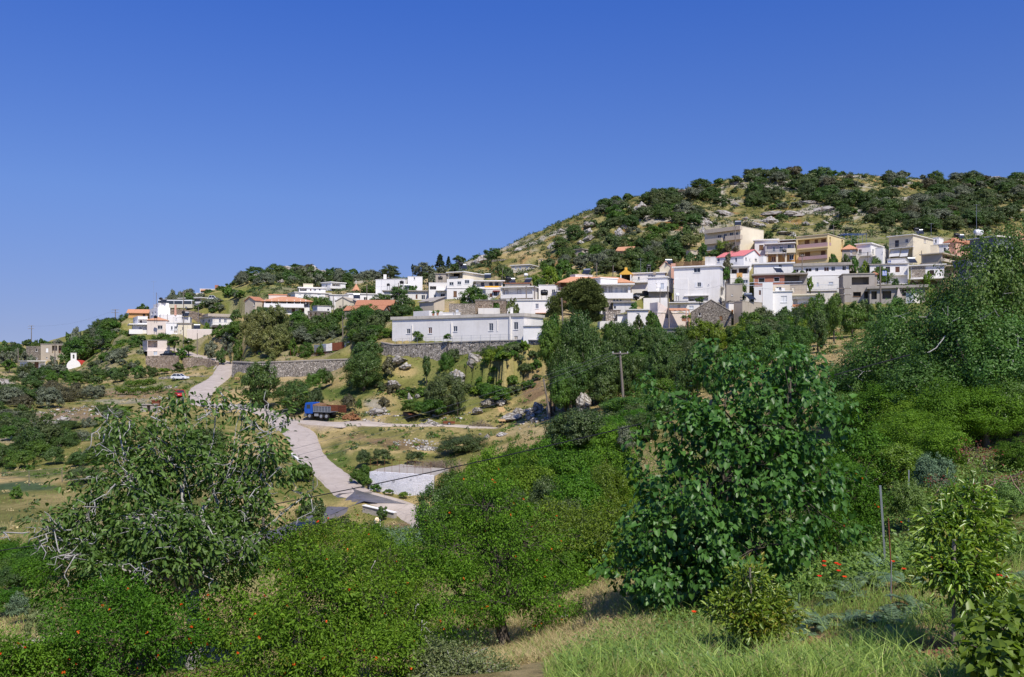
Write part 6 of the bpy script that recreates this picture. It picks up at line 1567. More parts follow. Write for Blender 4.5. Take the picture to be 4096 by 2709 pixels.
def big_pine():
 d=172.0;base=pt('D',420,1150,d);zg=tz1(base[0],d)
 e=empty('pine_tree',(base[0],d,zg));tag(e,'big rounded pine tree towering before white houses in mid village','tree')
 g=np.random.default_rng(5);V,Q,n0=[],[],0
 cl=[]
 for(x,y,rx,ry,n)in((430,740,150,90,60),(330,800,150,110,70),(500,850,140,120,70),(300,930,150,110,60),(480,980,160,110,60),(410,860,200,180,90),(570,940,80,110,30),(60,960,90,100,40),(60,1080,70,60,20),(520,1080,90,70,25),(160,850,60,60,16)):
  c=pt('D',x,y,d)
  for _ in range(n):
   v=unit(g.normal(size=3));v[1]=v[1]if v[1]<0 or g.random()<.4 else-v[1]
   cl.append(c+v*np.array([rx/2.96375*d/F,rx/2.96375*d/F,ry/2.96375*d/F])*(.65+.35*g.random()))
 cl=np.array(cl);k=np.repeat(np.arange(len(cl)),85)
 off=unit(g.normal(size=(len(k),3)));off[:,2]=np.abs(off[:,2])*.9-.25
 P=cl[k]+off*(g.random(len(k))**.5)[:,None]*.8
 A=unit(off+np.array([0,0,.5])+.35*g.normal(size=(len(k),3)));N_=g.normal(size=(len(k),3))
 V,Q=leaves(P,A,N_,.36,.16)
 link_mesh('crown',np_mesh('crown',V-np.array([base[0],d,zg]),Q,LEAF['pine']),e)
 mb=MB();top=pt('D',400,800,d)-np.array([base[0],d,zg])
 mb.tube([(0,0,-1),(.2,0,top[2]*.4),top],[.5,.38,.12],8)
 for q in cl[::26]:
  t=np.array(q)-np.array([base[0],d,zg]);mb.tube([top*.45,top*.35+t*.4,t],[.16,.11,.03],5)
 mb.build('trunk',M['barkd'],e,smooth=True)
big_pine()
HOUSES.append(('big pine',*src('D',400,900)))
DENSE=[(1000,150,330,75),(350,300,120,60),(900,290,110,50),(580,260,80,55),(1450,320,260,65),(1900,380,420,90),(2100,250,300,100),(1650,170,110,45),(520,205,50,35),(60,330,100,60),(1250,240,200,60),(150,420,110,60),(300,380,130,50),(470,400,110,50),(1350,110,120,30),(2280,180,150,60)]
BARE=[(800,390,190,40),(1150,395,150,50),(250,345,60,30),(1390,255,110,45),(330,240,200,35),(900,420,250,30),(2200,160,90,30),(1680,250,60,40)]
def raymarch(u,v,lo=262,hi=520):
 d=np.arange(lo,hi,1.5)
 z=terrain_z((u-CU)/F*d,d);t=(HV-v)/F*d
 k=np.nonzero(z>=t)[0]
 return None if len(k)==0 else float(d[k[0]])
g=random.Random(77);placed=[];tries=0
HR=[(b[0],b[1])for b in HOUSES]
PADC=[(p[0]+p[1]*p[3]/2+p[2]*p[4]/2,max(p[3],p[4])*.62)for p in PADS]
while len(placed)<296 and tries<9000:
 tries+=1
 ox,oy=g.uniform(-40,2371),g.uniform(90,470)
 u,v=src('O',ox,oy)
 ds=max([1-math.hypot((ox-a)/c,(oy-b)/e)for a,b,c,e in DENSE])
 br=max([1-math.hypot((ox-a)/c,(oy-b)/e)for a,b,c,e in BARE])
 p=.22+.9*max(0,min(1,ds*2.2))-1.2*max(0,br)
 if g.random()>p:continue
 d=raymarch(u,v,284)
 if d is None:continue
 r=(g.uniform(1.9,4.3)if ds>0 else g.uniform(1.0,2.6))*(.75 if oy<150 else 1.05)
 x=(u-CU)/F*d
 if any(math.hypot(x-a,d-b)<(r+c)*.55 for a,b,c in placed):continue
 if any(math.hypot(x-c[0],d-c[1])<r+w for c,w in PADC):continue
 pr=r*F/d
 if any(d<D_+3 and u0-pr*.6<u<u1+pr*.6 and v0<v-pr*.4<v1 for u0,u1,v0,v1,D_ in RECTS):continue
 z=tz1(x,d)
 kind=g.choices(['oak','oak2','olive','brown','fig'],[4,4,2.2,.6,1.0])[0]
 rz=r*g.uniform(.62,.95)
 plant(kind,np.array([x,d,z+rz*.55]),r,rz,trunk=False,shape='low',seed=len(placed),group='shrubs on the rocky hill')
 placed.append((x,d,r))
FILL=[('J',950,380,640,250,85,165,48,2.4,('oak','fig','oak','oak2')),('J',620,980,560,170,55,100,26,1.7,('pom2','fig','oak2','pom')),('V',1500,520,800,230,70,165,46,2.2,('fig','oak','lime','oak2')),('U',1850,330,560,260,280,345,34,2.6,('oak','oak','fig','olive')),
 ('A',700,1130,640,150,215,275,30,2.0,('oak','olive','oak2','fig')),('A',250,1350,420,150,150,205,18,1.9,('oak','oak2','brown','olive')),('K',1700,330,800,330,26,60,40,1.3,('pom','pom2','fig','pom')),('B',750,900,480,190,212,245,30,1.9,('fig','oak','olive','oak2')),('B',1350,950,230,200,190,225,14,2.0,('oak','fig','oak2')),
 ('D',850,380,900,210,240,300,50,2.3,('oak','oak2','olive','fig','euc')),('B',600,400,900,90,320,385,24,2.4,('oak','oak2','olive')),('S',2080,900,260,300,235,285,26,1.8,('fig','oak','olive')),('B',120,700,260,160,235,275,14,1.8,('fig','oak')),('S',1750,330,700,220,295,370,26,2.0,('fig','oak','olive')),('H',420,640,420,160,95,150,16,1.5,('oak2','oak','fig')),('A',350,900,330,110,285,345,16,2.3,('oak','olive')),('C',1900,330,480,130,240,300,20,1.6,('fig','oak2','lime')),('I',1880,190,420,200,148,181,44,1.15,('fig','oak2','fig','lime')),('I',1280,220,330,190,152,182,22,.9,('fig','oak2','brown')),('I',960,1030,110,60,104,112,5,.9,('fig','lime')),('L',120,760,200,110,32,52,9,1.0,('pom2','oak','fig')),('H',150,600,200,250,85,160,12,1.5,('oak','oak2','fig'))]
for(r,cx,cy,rx,ry,lo,hi,n,sz,ks)in FILL:
 k=t=0
 while k<n and t<n*12:
  t+=1;a,w=g.uniform(0,6.283),math.sqrt(g.random());u,v=src(r,cx+rx*w*math.cos(a),cy+ry*w*math.sin(a));d=raymarch(u,v,lo,hi)
  if d is None or d<lo+2:continue
  x=(u-CU)/F*d;q=sz*g.uniform(.6,1.35)
  if any(math.hypot(x-c[0],d-c[1])<q*.7+w_ for c,w_ in PADC)or any(math.hypot(x-a_,d-b_)<q*.9 for a_,b_,c_ in placed):continue
  if any((np.hypot(ROADS[m][:,0]-x,ROADS[m][:,1]-d)<ROADS[m][:,3]+q+.4).any()for m in('road','track','lane','lane2')):continue
  if 255<u<370 and 1405<v<1500:continue
  pr=q*F/d
  if any(d<D_ and u0-pr*.7<u<u1+pr*.7 and v0<v-pr*.5<v1+8 for u0,u1,v0,v1,D_ in RECTS):continue
  z=tz1(x,d);rz=q*g.uniform(.7,1.2);plant(g.choice(ks),np.array([x,d,z+rz*.6]),q,rz,trunk=False,shape='low',seed=900+len(placed));placed.append((x,d,q));k+=1
def scrub(name,label,n,zone,mats,size,seed,cat='undergrowth',kindf=None,flatten=.55):
 gg=np.random.default_rng(seed)
 u,v0,d=zone(gg,n)
 x=(u-CU)/F*d;z=terrain_z(x,d)
 keep=np.ones(n,bool)if kindf is None else kindf(x,d,z,gg)
 x,d,z=x[keep],d[keep],z[keep];n=len(x)
 m=26;s=size[0]+(size[1]-size[0])*gg.random(n)**2
 k=np.repeat(np.arange(n),m)
 off=unit(gg.normal(size=(n*m,3)));off[:,2]=np.abs(off[:,2])
 P=np.stack([x,d,z],1)[k]+off*(gg.random(n*m)**.5)[:,None]*s[k][:,None]*np.array([1,1,flatten])
 N_=unit(off+.7*gg.normal(size=off.shape)+np.array([0,0,.4]));A=unit(np.cross(N_,gg.normal(size=off.shape)))
 V,Q=leaves(P,A,N_,s[k]*.5,s[k]*.3)
 o=link_mesh(name,np_mesh(name,V,Q,mats));tag(o,label,cat,kind='stuff')
 return o
def off_road(x,d,z,gg):
 ok=np.ones(len(x),bool)
 for k in('road','lane','lane2','track'):
  dist,side,row,ins=seg_near(ROADS[k][::3],x,d);ok&=dist>row[...,3]+.3
 for(C,dL,dR,L,R,zb,dep,low)in PADS:
  rx,ry=x-C[0],d-C[1];l=rx*dL[0]+ry*dL[1];r=rx*dR[0]+ry*dR[1]
  ok&=~((l>-1)&(l<L+1)&(r>-1)&(r<R+1))
 P=ROADS['road']
 ok&=~((np.abs(x-pt('I',1240,940,110)[0])<9)&(np.abs(d-110)<8))
 return ok
def zbox(u0,u1,d0,d1):
 return lambda gg,n:(u0+(u1-u0)*gg.random(n),None,np.sqrt(d0*d0+(d1*d1-d0*d0)*gg.random(n)))
scrub('scrub','low grey green scrub speckling the rocky hill',13000,zbox(1000,4300,280,480),LEAF['oak2'],(.4,1.7),1,flatten=.8)
scrub('scrub','dry straw coloured tussocks between hill rocks',2600,zbox(800,4300,270,480),LEAF['straw'],(.25,.7),2)
scrub('weeds','bushy green weeds on banks between valley and village',4200,zbox(-150,4200,95,275),LEAF['fig'],(.25,1.0),3,'weeds',off_road)
scrub('weeds','dull olive weeds over the valley slopes',4800,zbox(-150,4200,60,300),LEAF['oak2'],(.25,1.0),4,'weeds',off_road)
scrub('grass','dry straw tussocks over the valley slopes',5200,zbox(-150,4200,45,262),LEAF['straw'],(.15,.5),5,'grass',off_road)
def rock_mesh(nm,seed,mat):
 import bmesh
 from mathutils import noise as mn,Vector
 bm=bmesh.new();bmesh.ops.create_icosphere(bm,subdivisions=4,radius=1)
 g=random.Random(seed);o=Vector((g.random()*50,g.random()*50,0))
 planes=[(Vector((g.uniform(-1,1),g.uniform(-1,1),g.uniform(-.6,1))).normalized(),g.uniform(.5,.85))for _ in range(11)]
 for v in bm.verts:
  p=v.co.copy()
  for n,h in planes:
   t=p.dot(n)
   if t>h:p-=n*(t-h)*.9
  q=p*1.6+o
  p*=1+.22*mn.fractal(q,1,2,4)+.06*mn.fractal(q*4,1,2,3)
  v.co=p
 me=bpy.data.meshes.new(nm);bm.to_mesh(me);bm.free();me.materials.append(M[mat])
 return me
RM=[rock_mesh('boulder',k,'rockw' if k%2 else 'rock')for k in range(6)]
ROCKS=[('I',1770,110,70,72,172,'tall pale crag jutting from bank under long white building'),('I',1650,140,75,60,171,'dark pitted crag left of the tall pale crag'),('I',1172,58,62,40,182.5,'grey boulder leaning against dry stone wall foot'),('I',1225,85,50,24,181,'flatter grey slab below boulder at wall foot'),('I',1140,140,50,40,174,'broken rock below dry brown bush at wall foot'),('I',1265,205,26,42,166,'upright white rock on grass bank'),('I',1320,180,24,18,168,'small white rock beside upright white rock'),
 ('J',655,695,66,78,126,'large pale boulder in shade of dark tree'),('J',90,745,72,36,148,'flat bleached rock ledge above rubbish heap'),('J',240,670,45,36,142,'small brown crag left of the leaning pole'),('J',270,735,30,22,134,'brown rock just left of the leaning pole foot'),('J',395,610,35,60,133,'shaded rock face beside the leaning pole'),('J',290,500,55,50,144,'pitted rock face in shade under light green tree'),('J',620,770,24,16,124,'small rock at foot of large pale boulder'),('I',1880,310,45,40,160,'brown crag on bank above the dirt track'),('I',1990,280,40,30,160,'pale crag right of the brown crag'),('I',1800,375,40,32,156,'low rock above rubbish heap'),('I',2210,370,45,25,148,'long pale rock in grass near leaning pole'),('I',2130,460,50,30,150,'wedge shaped white rock on bank'),
 ('T',1970,775,105,60,130,'smooth pale boulder on grass above orchard'),('T',1715,740,60,60,131,'pinkish rock beside smooth pale boulder'),('T',740,265,90,56,152,'pale rounded rock left of rusty low trailer'),('T',680,320,75,28,150.5,'ochre rock in front of pale rounded rock'),('T',590,290,45,22,152,'white rubble lump left of ochre rock'),('T',840,310,70,35,149,'grey rock half hidden by weed by the trailer'),('T',1595,595,32,24,135,'small dark topped rock in open grass'),
 ('A',20,1240,60,45,205,'white rock outcrop at left edge, upper'),('A',70,1290,70,25,200,'white rock outcrop at left edge, lower'),('H',250,520,60,30,140,'biggest white rock of outcrop above lone green tree'),('H',330,500,55,24,143,'white rock right of the biggest outcrop rock'),('H',150,600,70,40,131,'broad pale rock left in outcrop above lone green tree'),('H',340,545,40,24,138,'pale rock lowest in the outcrop'),('H',180,520,50,22,142,'pale flat rock at back of outcrop'),('H',420,470,45,18,150,'low pale rock right under the reddish tree'),
 ('I',1000,455,60,32,160,'heap of pale stones by the woodpile'),('I',1050,440,40,24,161,'pale stones right of the stone heap'),
 ('M',2170,1140,36,20,17,'small grey stone on dry grass bank'),('M',1930,960,30,22,21,'dark stone at edge of dry grass'),
 ('B',100,345,70,55,385,'left pale crag on hilltop behind village'),('B',175,385,20,45,378,'narrow upright pale rock under hilltop crag'),('B',460,225,110,50,402,'broad rock crest on hilltop behind village'),('B',720,300,130,75,392,'biggest grey crag right on hilltop behind village'),('B',860,300,60,55,390,'rounded crag right of biggest hilltop crag'),('B',600,300,70,70,392,'steep pale crag in middle of hilltop'),('B',370,390,40,30,372,'small pale rock among hilltop shrubs'),('B',760,385,40,45,370,'pale rock under biggest hilltop crag'),('B',970,360,30,24,366,'lone pale rock right of hilltop crags'),
 ('C',1240,160,110,60,345,'pale crag left of the cypress'),('C',1290,110,60,40,350,'upper part crag behind the cypress'),('C',1700,15,55,30,345,'grey rock on skyline right of round tree'),
 ('D',480,30,95,50,322,'large grey crag at top left of scrub slope'),('D',450,90,60,40,316,'dark grey crag under large grey crag'),('D',460,180,70,40,305,'pale crag below the dark grey crag'),('D',835,125,85,60,312,'tilted pale slab crag amid scrub'),('D',885,38,42,28,322,'round white boulder above tilted slab'),('D',940,18,32,26,323,'second white boulder right of round white boulder'),('D',140,85,45,35,316,'small dark crag left of scrub slope'),('D',40,275,60,70,298,'pale rock wall at left of scrub slope'),('D',1700,390,40,30,246,'pale rounded rock under tiny beige hut'),('D',360,235,45,30,298,'ochre rock above small grey hut'),('D',400,375,40,22,272,'pinkish rock right of small grey hut'),
 ('F',380,170,90,60,292,'overhanging ochre crag left of beige three storey block'),('F',320,110,110,50,298,'ochre topped cliff behind beige block, left'),('F',350,260,45,60,284,'shadowed grey crag beside beige block'),('F',620,20,130,40,312,'long grey ledge above beige block'),('F',1220,130,95,50,302,'biggest rounded boulder above the beige block'),('F',980,160,80,30,300,'low pale rock left of biggest boulder'),('F',1080,185,70,30,296,'low rock below biggest rounded boulder'),('F',1380,280,90,30,288,'dark cleft rock above grey balcony house'),('F',1480,290,50,28,286,'grey rock left above bright yellow house'),('F',1650,170,55,50,298,'pale rock above bright yellow house'),('F',1880,150,60,35,300,'pale rock right above bright yellow house'),('F',1470,40,160,40,310,'long terraced rock band below hill shrubs'),('F',900,90,50,25,306,'small pale rock above beige block, right'),('F',2100,290,60,25,282,'pale rock behind blue steel pergola'),
 ('O',1150,300,45,12,345,'pale ledge in middle of the hill'),('O',1230,345,60,20,335,'broad pale ledge below middle of hill'),('O',940,405,50,20,318,'white rounded rock below hill ledges'),('O',960,360,70,12,326,'thin grey ledge left of broad pale ledge'),('O',760,320,30,16,345,'pale rock left of hill ledges'),('O',440,240,40,12,370,'grey skyline rock on left shoulder'),('O',230,340,45,35,345,'white crag under left shoulder of hill'),('O',140,325,25,18,350,'grey rock left of white shoulder crag'),('O',160,425,16,12,315,'small round white rock by scrub'),('O',960,152,30,8,410,'pale skyline rock at left summit'),('O',1400,132,30,10,420,'pale skyline rock in middle summit'),('O',2060,165,50,20,440,'pale outcrop left on right summit'),('O',2190,160,60,18,442,'pale outcrop in middle of right summit'),('O',2340,185,50,22,430,'pale outcrop at right edge of summit'),('O',1300,190,40,8,385,'thin white rock streak high on hill'),('O',770,190,40,14,392,'grey rock by tree on left summit'),('O',870,220,30,10,380,'small pale ledge below left summit')]
for i,(r,x,y,rx,ry,d,lb)in enumerate(ROCKS):
 if d>270:
  u,v=src(r,x,y);dd=raymarch(u,v,262)
  if dd:d=dd
 q=REG[r][2];c=pt(r,x,y,d);a,b=rx/q*d/F,ry/q*d/F
 zg=tz1(c[0],c[1]);z=c[2]if d<270 else zg+b*.15
 z=min(max(z,zg-b*.1),zg+b*.75)
 o=link_mesh('boulder',RM[i%6]);o.location=(c[0],c[1],z);o.scale=(a*1.12,(a+b)*.55,b*1.15);o.rotation_euler=(g.uniform(-.2,.2),g.uniform(-.2,.2),g.uniform(0,6))
 if abs(math.cos(2*o.rotation_euler[2]))<.4:o.rotation_euler[2]+=.6
 o.scale=(max(o.scale[0],o.scale[1])if a>b else o.scale[0],)*2+(o.scale[2],)
 tag(o,lb,'rock','limestone rocks on the slopes')
gg=np.random.default_rng(9)
def stones(name,label,spots,n,size,seed,mat='rockw'):
 gg=np.random.default_rng(seed);V,Q=[],[];base=np.array(list(__import__('itertools').product((-1,1),repeat=3)),float)
 fs=np.array([(0,1,3,2),(4,6,7,5),(0,4,5,1),(2,3,7,6),(0,2,6,4),(1,5,7,3)])
 P=[]
 for(r,x,y,rx,ry,d)in spots:
  for _ in range(n):
   a=gg.random()*6.28;k=gg.random()**.5
   u,v=src(r,x+rx*k*math.cos(a),y+ry*k*math.sin(a));
   dd=d*(1-(v-src(r,x,y)[1])/max(200,src(r,x,y)[1]-1100)*.55);P.append(((u-CU)/F*dd,dd))
 P=np.array(P);Z=terrain_z(P[:,0],P[:,1])
 for i in range(len(P)):
  s=size*(.4+1.2*gg.random()**2);b=base*(1+.35*gg.normal(size=base.shape))*np.array([s,s,s*.7]);an=gg.random()*6.28
  R_=np.array([[math.cos(an),-math.sin(an),0],[math.sin(an),math.cos(an),0],[0,0,1]])
  V.append(b@R_.T+np.array([P[i,0],P[i,1],Z[i]+s*.2]));Q.append(fs+8*i)
 tag(link_mesh(name,np_mesh(name,np.concatenate(V),np.concatenate(Q),M[mat])),label,'stones',kind='stuff')
stones('loose_stones','loose white stones scattered over the slopes',[('T',520,780,420,130,132),('T',700,860,200,60,128),('I',1000,430,110,60,160),('H',260,560,220,90,138),('H',520,400,300,50,160),('R',600,1380,600,90,185),('R',800,1060,600,50,202),('A',900,1470,250,60,165),('I',1450,380,350,90,155),('J',300,640,200,120,138),('D',2160,960,120,40,200),('F',1000,180,600,110,300),('O',1000,370,500,60,325)],60,.17,3)
SOIL=[(740,1040,150,55),(1180,915,150,55),(1870,1000,230,90),(1660,640,90,38),(880,490,170,50),(2270,600,130,60)]
M['clod']=m_plain('red_brown_clods',(.27,.125,.062),.95,var=.45,scale=20)
def on_soil(u,v):
 m=np.zeros(len(u),bool)
 for x,y,rx,ry in SOIL:m|=np.hypot((u-2400-x/1.398)/(rx/1.398),(v-1900-y/1.398)/(ry/1.398))<.85+.25*np.sin(u*.13)
 return m
stones('soil_clods','red brown clods and mulch in bare patches of the near bank',[('N',x,y,rx,ry,d)for(x,y,rx,ry),d in zip(SOIL,(11.2,12.3,9.8,13.6,15.5,12.5))],330,.022,8,'clod')
stones('pale_pebbles','pale pebbles on the near bank',[('N',1200,950,300,80,11.6),('N',600,1040,300,60,10.8),('N',1800,1020,260,70,9.6)],26,.02,12)
# ================================================================ near trees and plants
def wander(a,b,n,amt,g):
 """a crooked path from a to b"""
 a,b=np.array(a,float),np.array(b,float);L=np.linalg.norm(b-a);P=[a]
 for i in range(1,n):
  t=i/n;P.append(a+(b-a)*t+g.normal(size=3)*amt*L*math.sin(math.pi*t)*.6)
 return P+[b]
def near_tree(name,label,base,ells,seed,leaf,bark,n_tip,per,Ln,Wd,kind,spread,r0,blossom=0,bmat=None,bsize=.03,bare=0,barem=None,droop=.3,tips=0,forks=1,nuts=0,cat='tree',shell=.35):
 """trunk, limbs to every crown mass, branchlets to leaf clusters; all at true size"""
 g=np.random.default_rng(seed)
 base=np.array(base,float);e=empty(name,base);tag(e,label,cat)
 mb=MB();cen=[np.array(q[0])for q in ells]
 mid=sum(cen)/len(cen)
 fork=base+(mid-base)*np.array([.35,.35,.42]);fork[2]=min(fork[2],base[2]+.45*(mid[2]-base[2])+.15)
 for k in range(forks):
  b0=base+np.array([g.normal()*.12*(forks>1),g.normal()*.1*(forks>1),-.25]);f=fork+g.normal(size=3)*.12*(forks>1)
  mb.tube(wander(b0,f,4,.05,g),[r0*1.3,r0*1.1,r0,r0*.9,r0*.8],8)
 tipP,tipD=[],[]
 vol=np.array([q[1]*q[2]*q[3]for q in ells])**.75;cnt=np.maximum(2,(n_tip*vol/vol.sum()).astype(int))
 for(c,rx,ry,rz),k in zip(ells,cnt):
  c=np.array(c);limb=wander(fork,c,5,.10,g);r1=r0*.55*min(1,(rx/1.2)**.8)
  mb.tube(limb,np.linspace(r1,r1*.35,6),6)
  nsub=max(2,k//9);subs=[]
  for _ in range(nsub):
   v=unit(g.normal(size=3));p=c+v*np.array([rx,ry,rz])*.5*g.random()**.4
   s0=np.array(limb[g.integers(2,6)]);w=wander(s0,p,3,.12,g);mb.tube(w,[r1*.4,r1*.32,r1*.22,r1*.14],5);subs.append(p)
  for _ in range(k):
   v=unit(g.normal(size=3));p=c+v*np.array([rx,ry,rz])*(shell+(1-shell)*g.random()**.5)*(1+.2*g.normal())
   s0=subs[int(np.argmin([np.linalg.norm(p-q)for q in subs]))]if g.random()<.8 else subs[g.integers(len(subs))]
   mb.tube(wander(s0,p,3,.12,g),[r1*.13+.004,r1*.1+.003,.005,.003],4,cap=False)
   tipP.append(p);tipD.append(unit(p-s0))
 if bare:
  tw=MB()
  for _ in range(bare):
   c,rx,ry,rz=ells[g.integers(len(ells))];v=unit(g.normal(size=3));v[1]=-abs(v[1]);p=np.array(c)+v*np.array([rx,ry,rz])*g.uniform(.35,.95)
   q=p+unit(g.normal(size=3)+np.array([0,-.4,-.5]))*g.uniform(.25,.75)
   w=wander(p,q,4,.22,g);tw.tube(w,[.016,.013,.010,.008,.004],4)
   for _ in range(g.integers(1,4)):
    s=w[g.integers(1,4)];tw.tube(wander(s,s+unit(g.normal(size=3)+np.array([0,-.2,-.35]))*g.uniform(.12,.4),3,.25,g),[.009,.007,.005,.003],4)
  tw.build('bare_twigs',M[barem or bark],e,base,smooth=True)['kind']='stuff'
 mb.build('trunk',M[bark],e,base,smooth=True)
 tipP,tipD=np.array(tipP),np.array(tipD);k=np.repeat(np.arange(len(tipP)),per);n=len(k)
 off=unit(g.normal(size=(n,3)))*(spread*(.35+.65*g.random(n)**.6))[:,None]*(.75+.5*g.random(len(tipP)))[k][:,None]*np.array([1,1,.8]);st_=g.random(n)<.16
 off[st_]=g.normal(size=(st_.sum(),3))*spread*.75-tipD[k][st_]*spread*.6
 P=tipP[k]+off
 N_=unit(unit(off)*1.0+np.array([0,-.08,.45])+.38*g.normal(size=(n,3))+.35*tipD[k])
 A=unit(unit(off)+tipD[k]*.6+.6*g.normal(size=(n,3))-np.array([0,0,droop*1.6]))
 L=Ln*(.55+.75*g.random(n))
 V,Q=leaves(P,A,N_,L,L*Wd/Ln,kind)
 link_mesh('crown',np_mesh('crown',V-base,Q,LEAF[leaf]),e)
 if tips:
  sel=g.choice(len(tipP),tips);k=np.repeat(sel,14);n=len(k)
  P=tipP[k]+g.normal(size=(n,3))*spread*.5+tipD[k]*spread*.3
  A=unit(tipD[k]+.7*g.normal(size=(n,3))+np.array([0,0,.6]));V,Q=leaves(P,A,g.normal(size=(n,3))+np.array([0,-.3,.5]),Ln*.9,Wd*.8,kind)
  o=link_mesh('young_shoots',np_mesh('young_shoots',V-base,Q,LEAF['tips']),e);o['kind']='stuff'
 if blossom:
  sel=tipP[g.choice(len(tipP),blossom)];d0=unit(sel-mid);P0=sel+d0*spread*.5+np.array([0,-.04,0]);P,A,N_=[],[],[]
  for p in P0:
   ax=unit(g.normal(size=3)+np.array([0,-.4,.3]))
   for j in range(6):
    a=unit(ax*.8+g.normal(size=3));P.append(p);A.append(a);N_.append(g.normal(size=3))
  V,Q=leaves(np.array(P),np.array(A),np.array(N_),bsize,bsize*.8)
  o=link_mesh('blossoms',np_mesh('blossoms',V-base,Q,M[bmat]),e);o['kind']='stuff'
 if nuts:
  sel=tipP[g.choice(len(tipP),nuts)];nb=MB()
  for p in sel:
   p=p+g.normal(size=3)*.06;nb.tube([p+[0,0,.025],p+[0,0,.018],p,p-[0,0,.018],p-[0,0,.025]],[.004,.019,.025,.019,.004],7)
  o=nb.build('nuts',M['nut'],e,base,smooth=True);o['kind']='stuff'
 return e
def ell(r,x,y,rx,ry,d,dep=None):
 q=REG[r][2];a,b=rx/q*d/F,ry/q*d/F
 return(pt(r,x,y,d),a,dep if dep else(a+b)/2,b)
def gpt(r,x,d):
 u=src(r,x,0)[0];X=(u-CU)/F*d
 return(X,d,tz1(X,d))
near_tree('walnut_tree','sprawling walnut tree with pale bare twigs in front of the valley road',gpt('H',1330,17.5),
 [ell('H',1180,690,430,210,17.5),ell('H',880,880,400,220,17),ell('H',560,1120,300,190,16.5),ell('H',1520,830,400,250,18),ell('H',1000,1180,480,220,16.5),ell('H',1760,700,210,220,18),ell('H',520,1380,230,120,16),ell('H',1350,1250,420,190,16.8),
 ell('H',1240,320,110,90,17.8),ell('H',1470,360,70,120,18),ell('H',1660,400,90,70,18.2),ell('H',1860,450,120,80,18.2),ell('H',1060,420,60,80,17.5),ell('H',2080,980,110,60,18),ell('H',300,1220,110,90,16),ell('H',800,520,160,90,17.2),ell('H',1700,1050,220,160,17.6),ell('H',850,1420,300,110,15.8),ell('H',1300,1450,330,130,16.6),ell('H',1650,1330,200,130,17)],
 21,'walnut','barkw',330,38,.125,.058,'fold',.29,.15,bare=85,droop=.55,nuts=90,shell=.15)
near_tree('fig_tree','thicket of broad leaved saplings under the sprawling walnut',gpt('P',330,18),[ell('P',330,1290,170,110,18.5),ell('P',170,1330,90,90,18),ell('P',470,1330,110,110,18),ell('P',560,1250,90,110,19)],22,'pom2','barkd',200,90,.07,.04,'fold',.34,.06,forks=4,shell=.2)
near_tree('mulberry_tree','dense dark mulberry tree with large glossy heart shaped leaves',gpt('P',1650,18.5),
 [ell('P',1730,990,190,150,18.5),ell('P',1650,1140,200,190,18),ell('P',1600,1280,170,130,17.6),ell('P',1800,1120,150,210,18.5),ell('P',1860,940,90,100,19),ell('P',1560,1350,110,60,17.4),ell('P',1720,1280,170,90,17.4),ell('P',1690,860,70,55,18.6),ell('P',1500,1230,80,110,17.8),ell('P',1830,850,90,50,19),ell('P',1490,1360,50,40,17.2),ell('P',1580,1000,80,60,18)],
 23,'mulb','barkd',330,46,.125,.10,'heart',.30,.13,droop=.75,shell=.5)
PB=dict(bmat='petal',kind='fold')
near_tree('pomegranate_tree','bushy pomegranate with yellow green leaves and many scarlet blossoms at bottom left of centre',gpt('P',740,13.5),
 [ell('P',730,1410,110,90,13.5),ell('P',840,1500,110,90,13),ell('P',640,1500,90,90,13),ell('P',690,1310,90,60,14.2),ell('P',870,1400,80,70,13.8),ell('P',740,1530,100,60,12.8),ell('P',500,1555,70,40,13.4),ell('P',920,1500,50,60,13.2),ell('P',790,1330,70,50,14),ell('P',550,1440,70,70,14.4)],24,'pom','barkd',300,130,.056,.025,spread=.21,r0=.06,shell=.5,blossom=95,bsize=.032,tips=34,forks=4,**PB)
near_tree('pomegranate_tree','darker pomegranate with scattered red blossoms under the walnut at bottom left',gpt('P',280,13.5),
 [ell('P',280,1480,170,110,13.5),ell('P',400,1470,100,90,14),ell('P',180,1540,90,60,13.2),ell('P',250,1400,110,60,14.2)],25,'pom2','barkd',200,120,.054,.024,spread=.21,r0=.05,shell=.45,blossom=48,bsize=.034,forks=4,**PB)
near_tree('pomegranate_tree','pomegranate branches with red blossoms cut by the bottom left corner',gpt('P',20,12.5),[ell('P',25,1530,60,55,12.5),ell('P',110,1520,45,45,12.8)],26,'pom','barkd',80,90,.05,.022,spread=.19,r0=.04,blossom=16,bsize=.036,forks=3,**PB)
near_tree('pomegranate_tree','full pomegranate tree with leaning trunk on the dry grass bank',gpt('M',1480,20),
 [ell('P',1130,1180,110,70,20.6),ell('P',1180,1270,150,90,20.4),ell('P',1060,1260,90,80,20.2),ell('P',1180,1370,130,70,19.6),ell('P',1030,1390,100,80,19.6),ell('P',1270,1380,70,70,20),ell('P',960,1310,60,60,20),ell('P',1120,1120,70,30,21)],27,'pom','barkd',290,130,.062,.028,spread=.25,r0=.10,blossom=70,bsize=.038,forks=2,shell=.45,tips=8,**PB)
near_tree('pomegranate_tree','yellowing pomegranate shoots rising in front of the damp junction',gpt('P',700,19),[ell('P',720,1225,60,40,19.5),ell('P',770,1290,90,70,19),ell('P',660,1270,70,50,19)],28,'pom','barkd',110,90,.055,.024,spread=.24,r0=.05,blossom=16,bsize=.036,tips=40,forks=3,**PB)
near_tree('pomegranate_tree','green pomegranate thicket between two blossoming pomegranates',gpt('P',900,22),[ell('P',880,1300,80,90,22),ell('P',900,1400,70,70,20),ell('P',820,1240,60,40,23),ell('P',950,1420,60,80,19)],29,'pom','barkd',150,100,.062,.028,spread=.25,r0=.05,blossom=12,bsize=.036,forks=3,bare=10,barem='barkw',**PB)
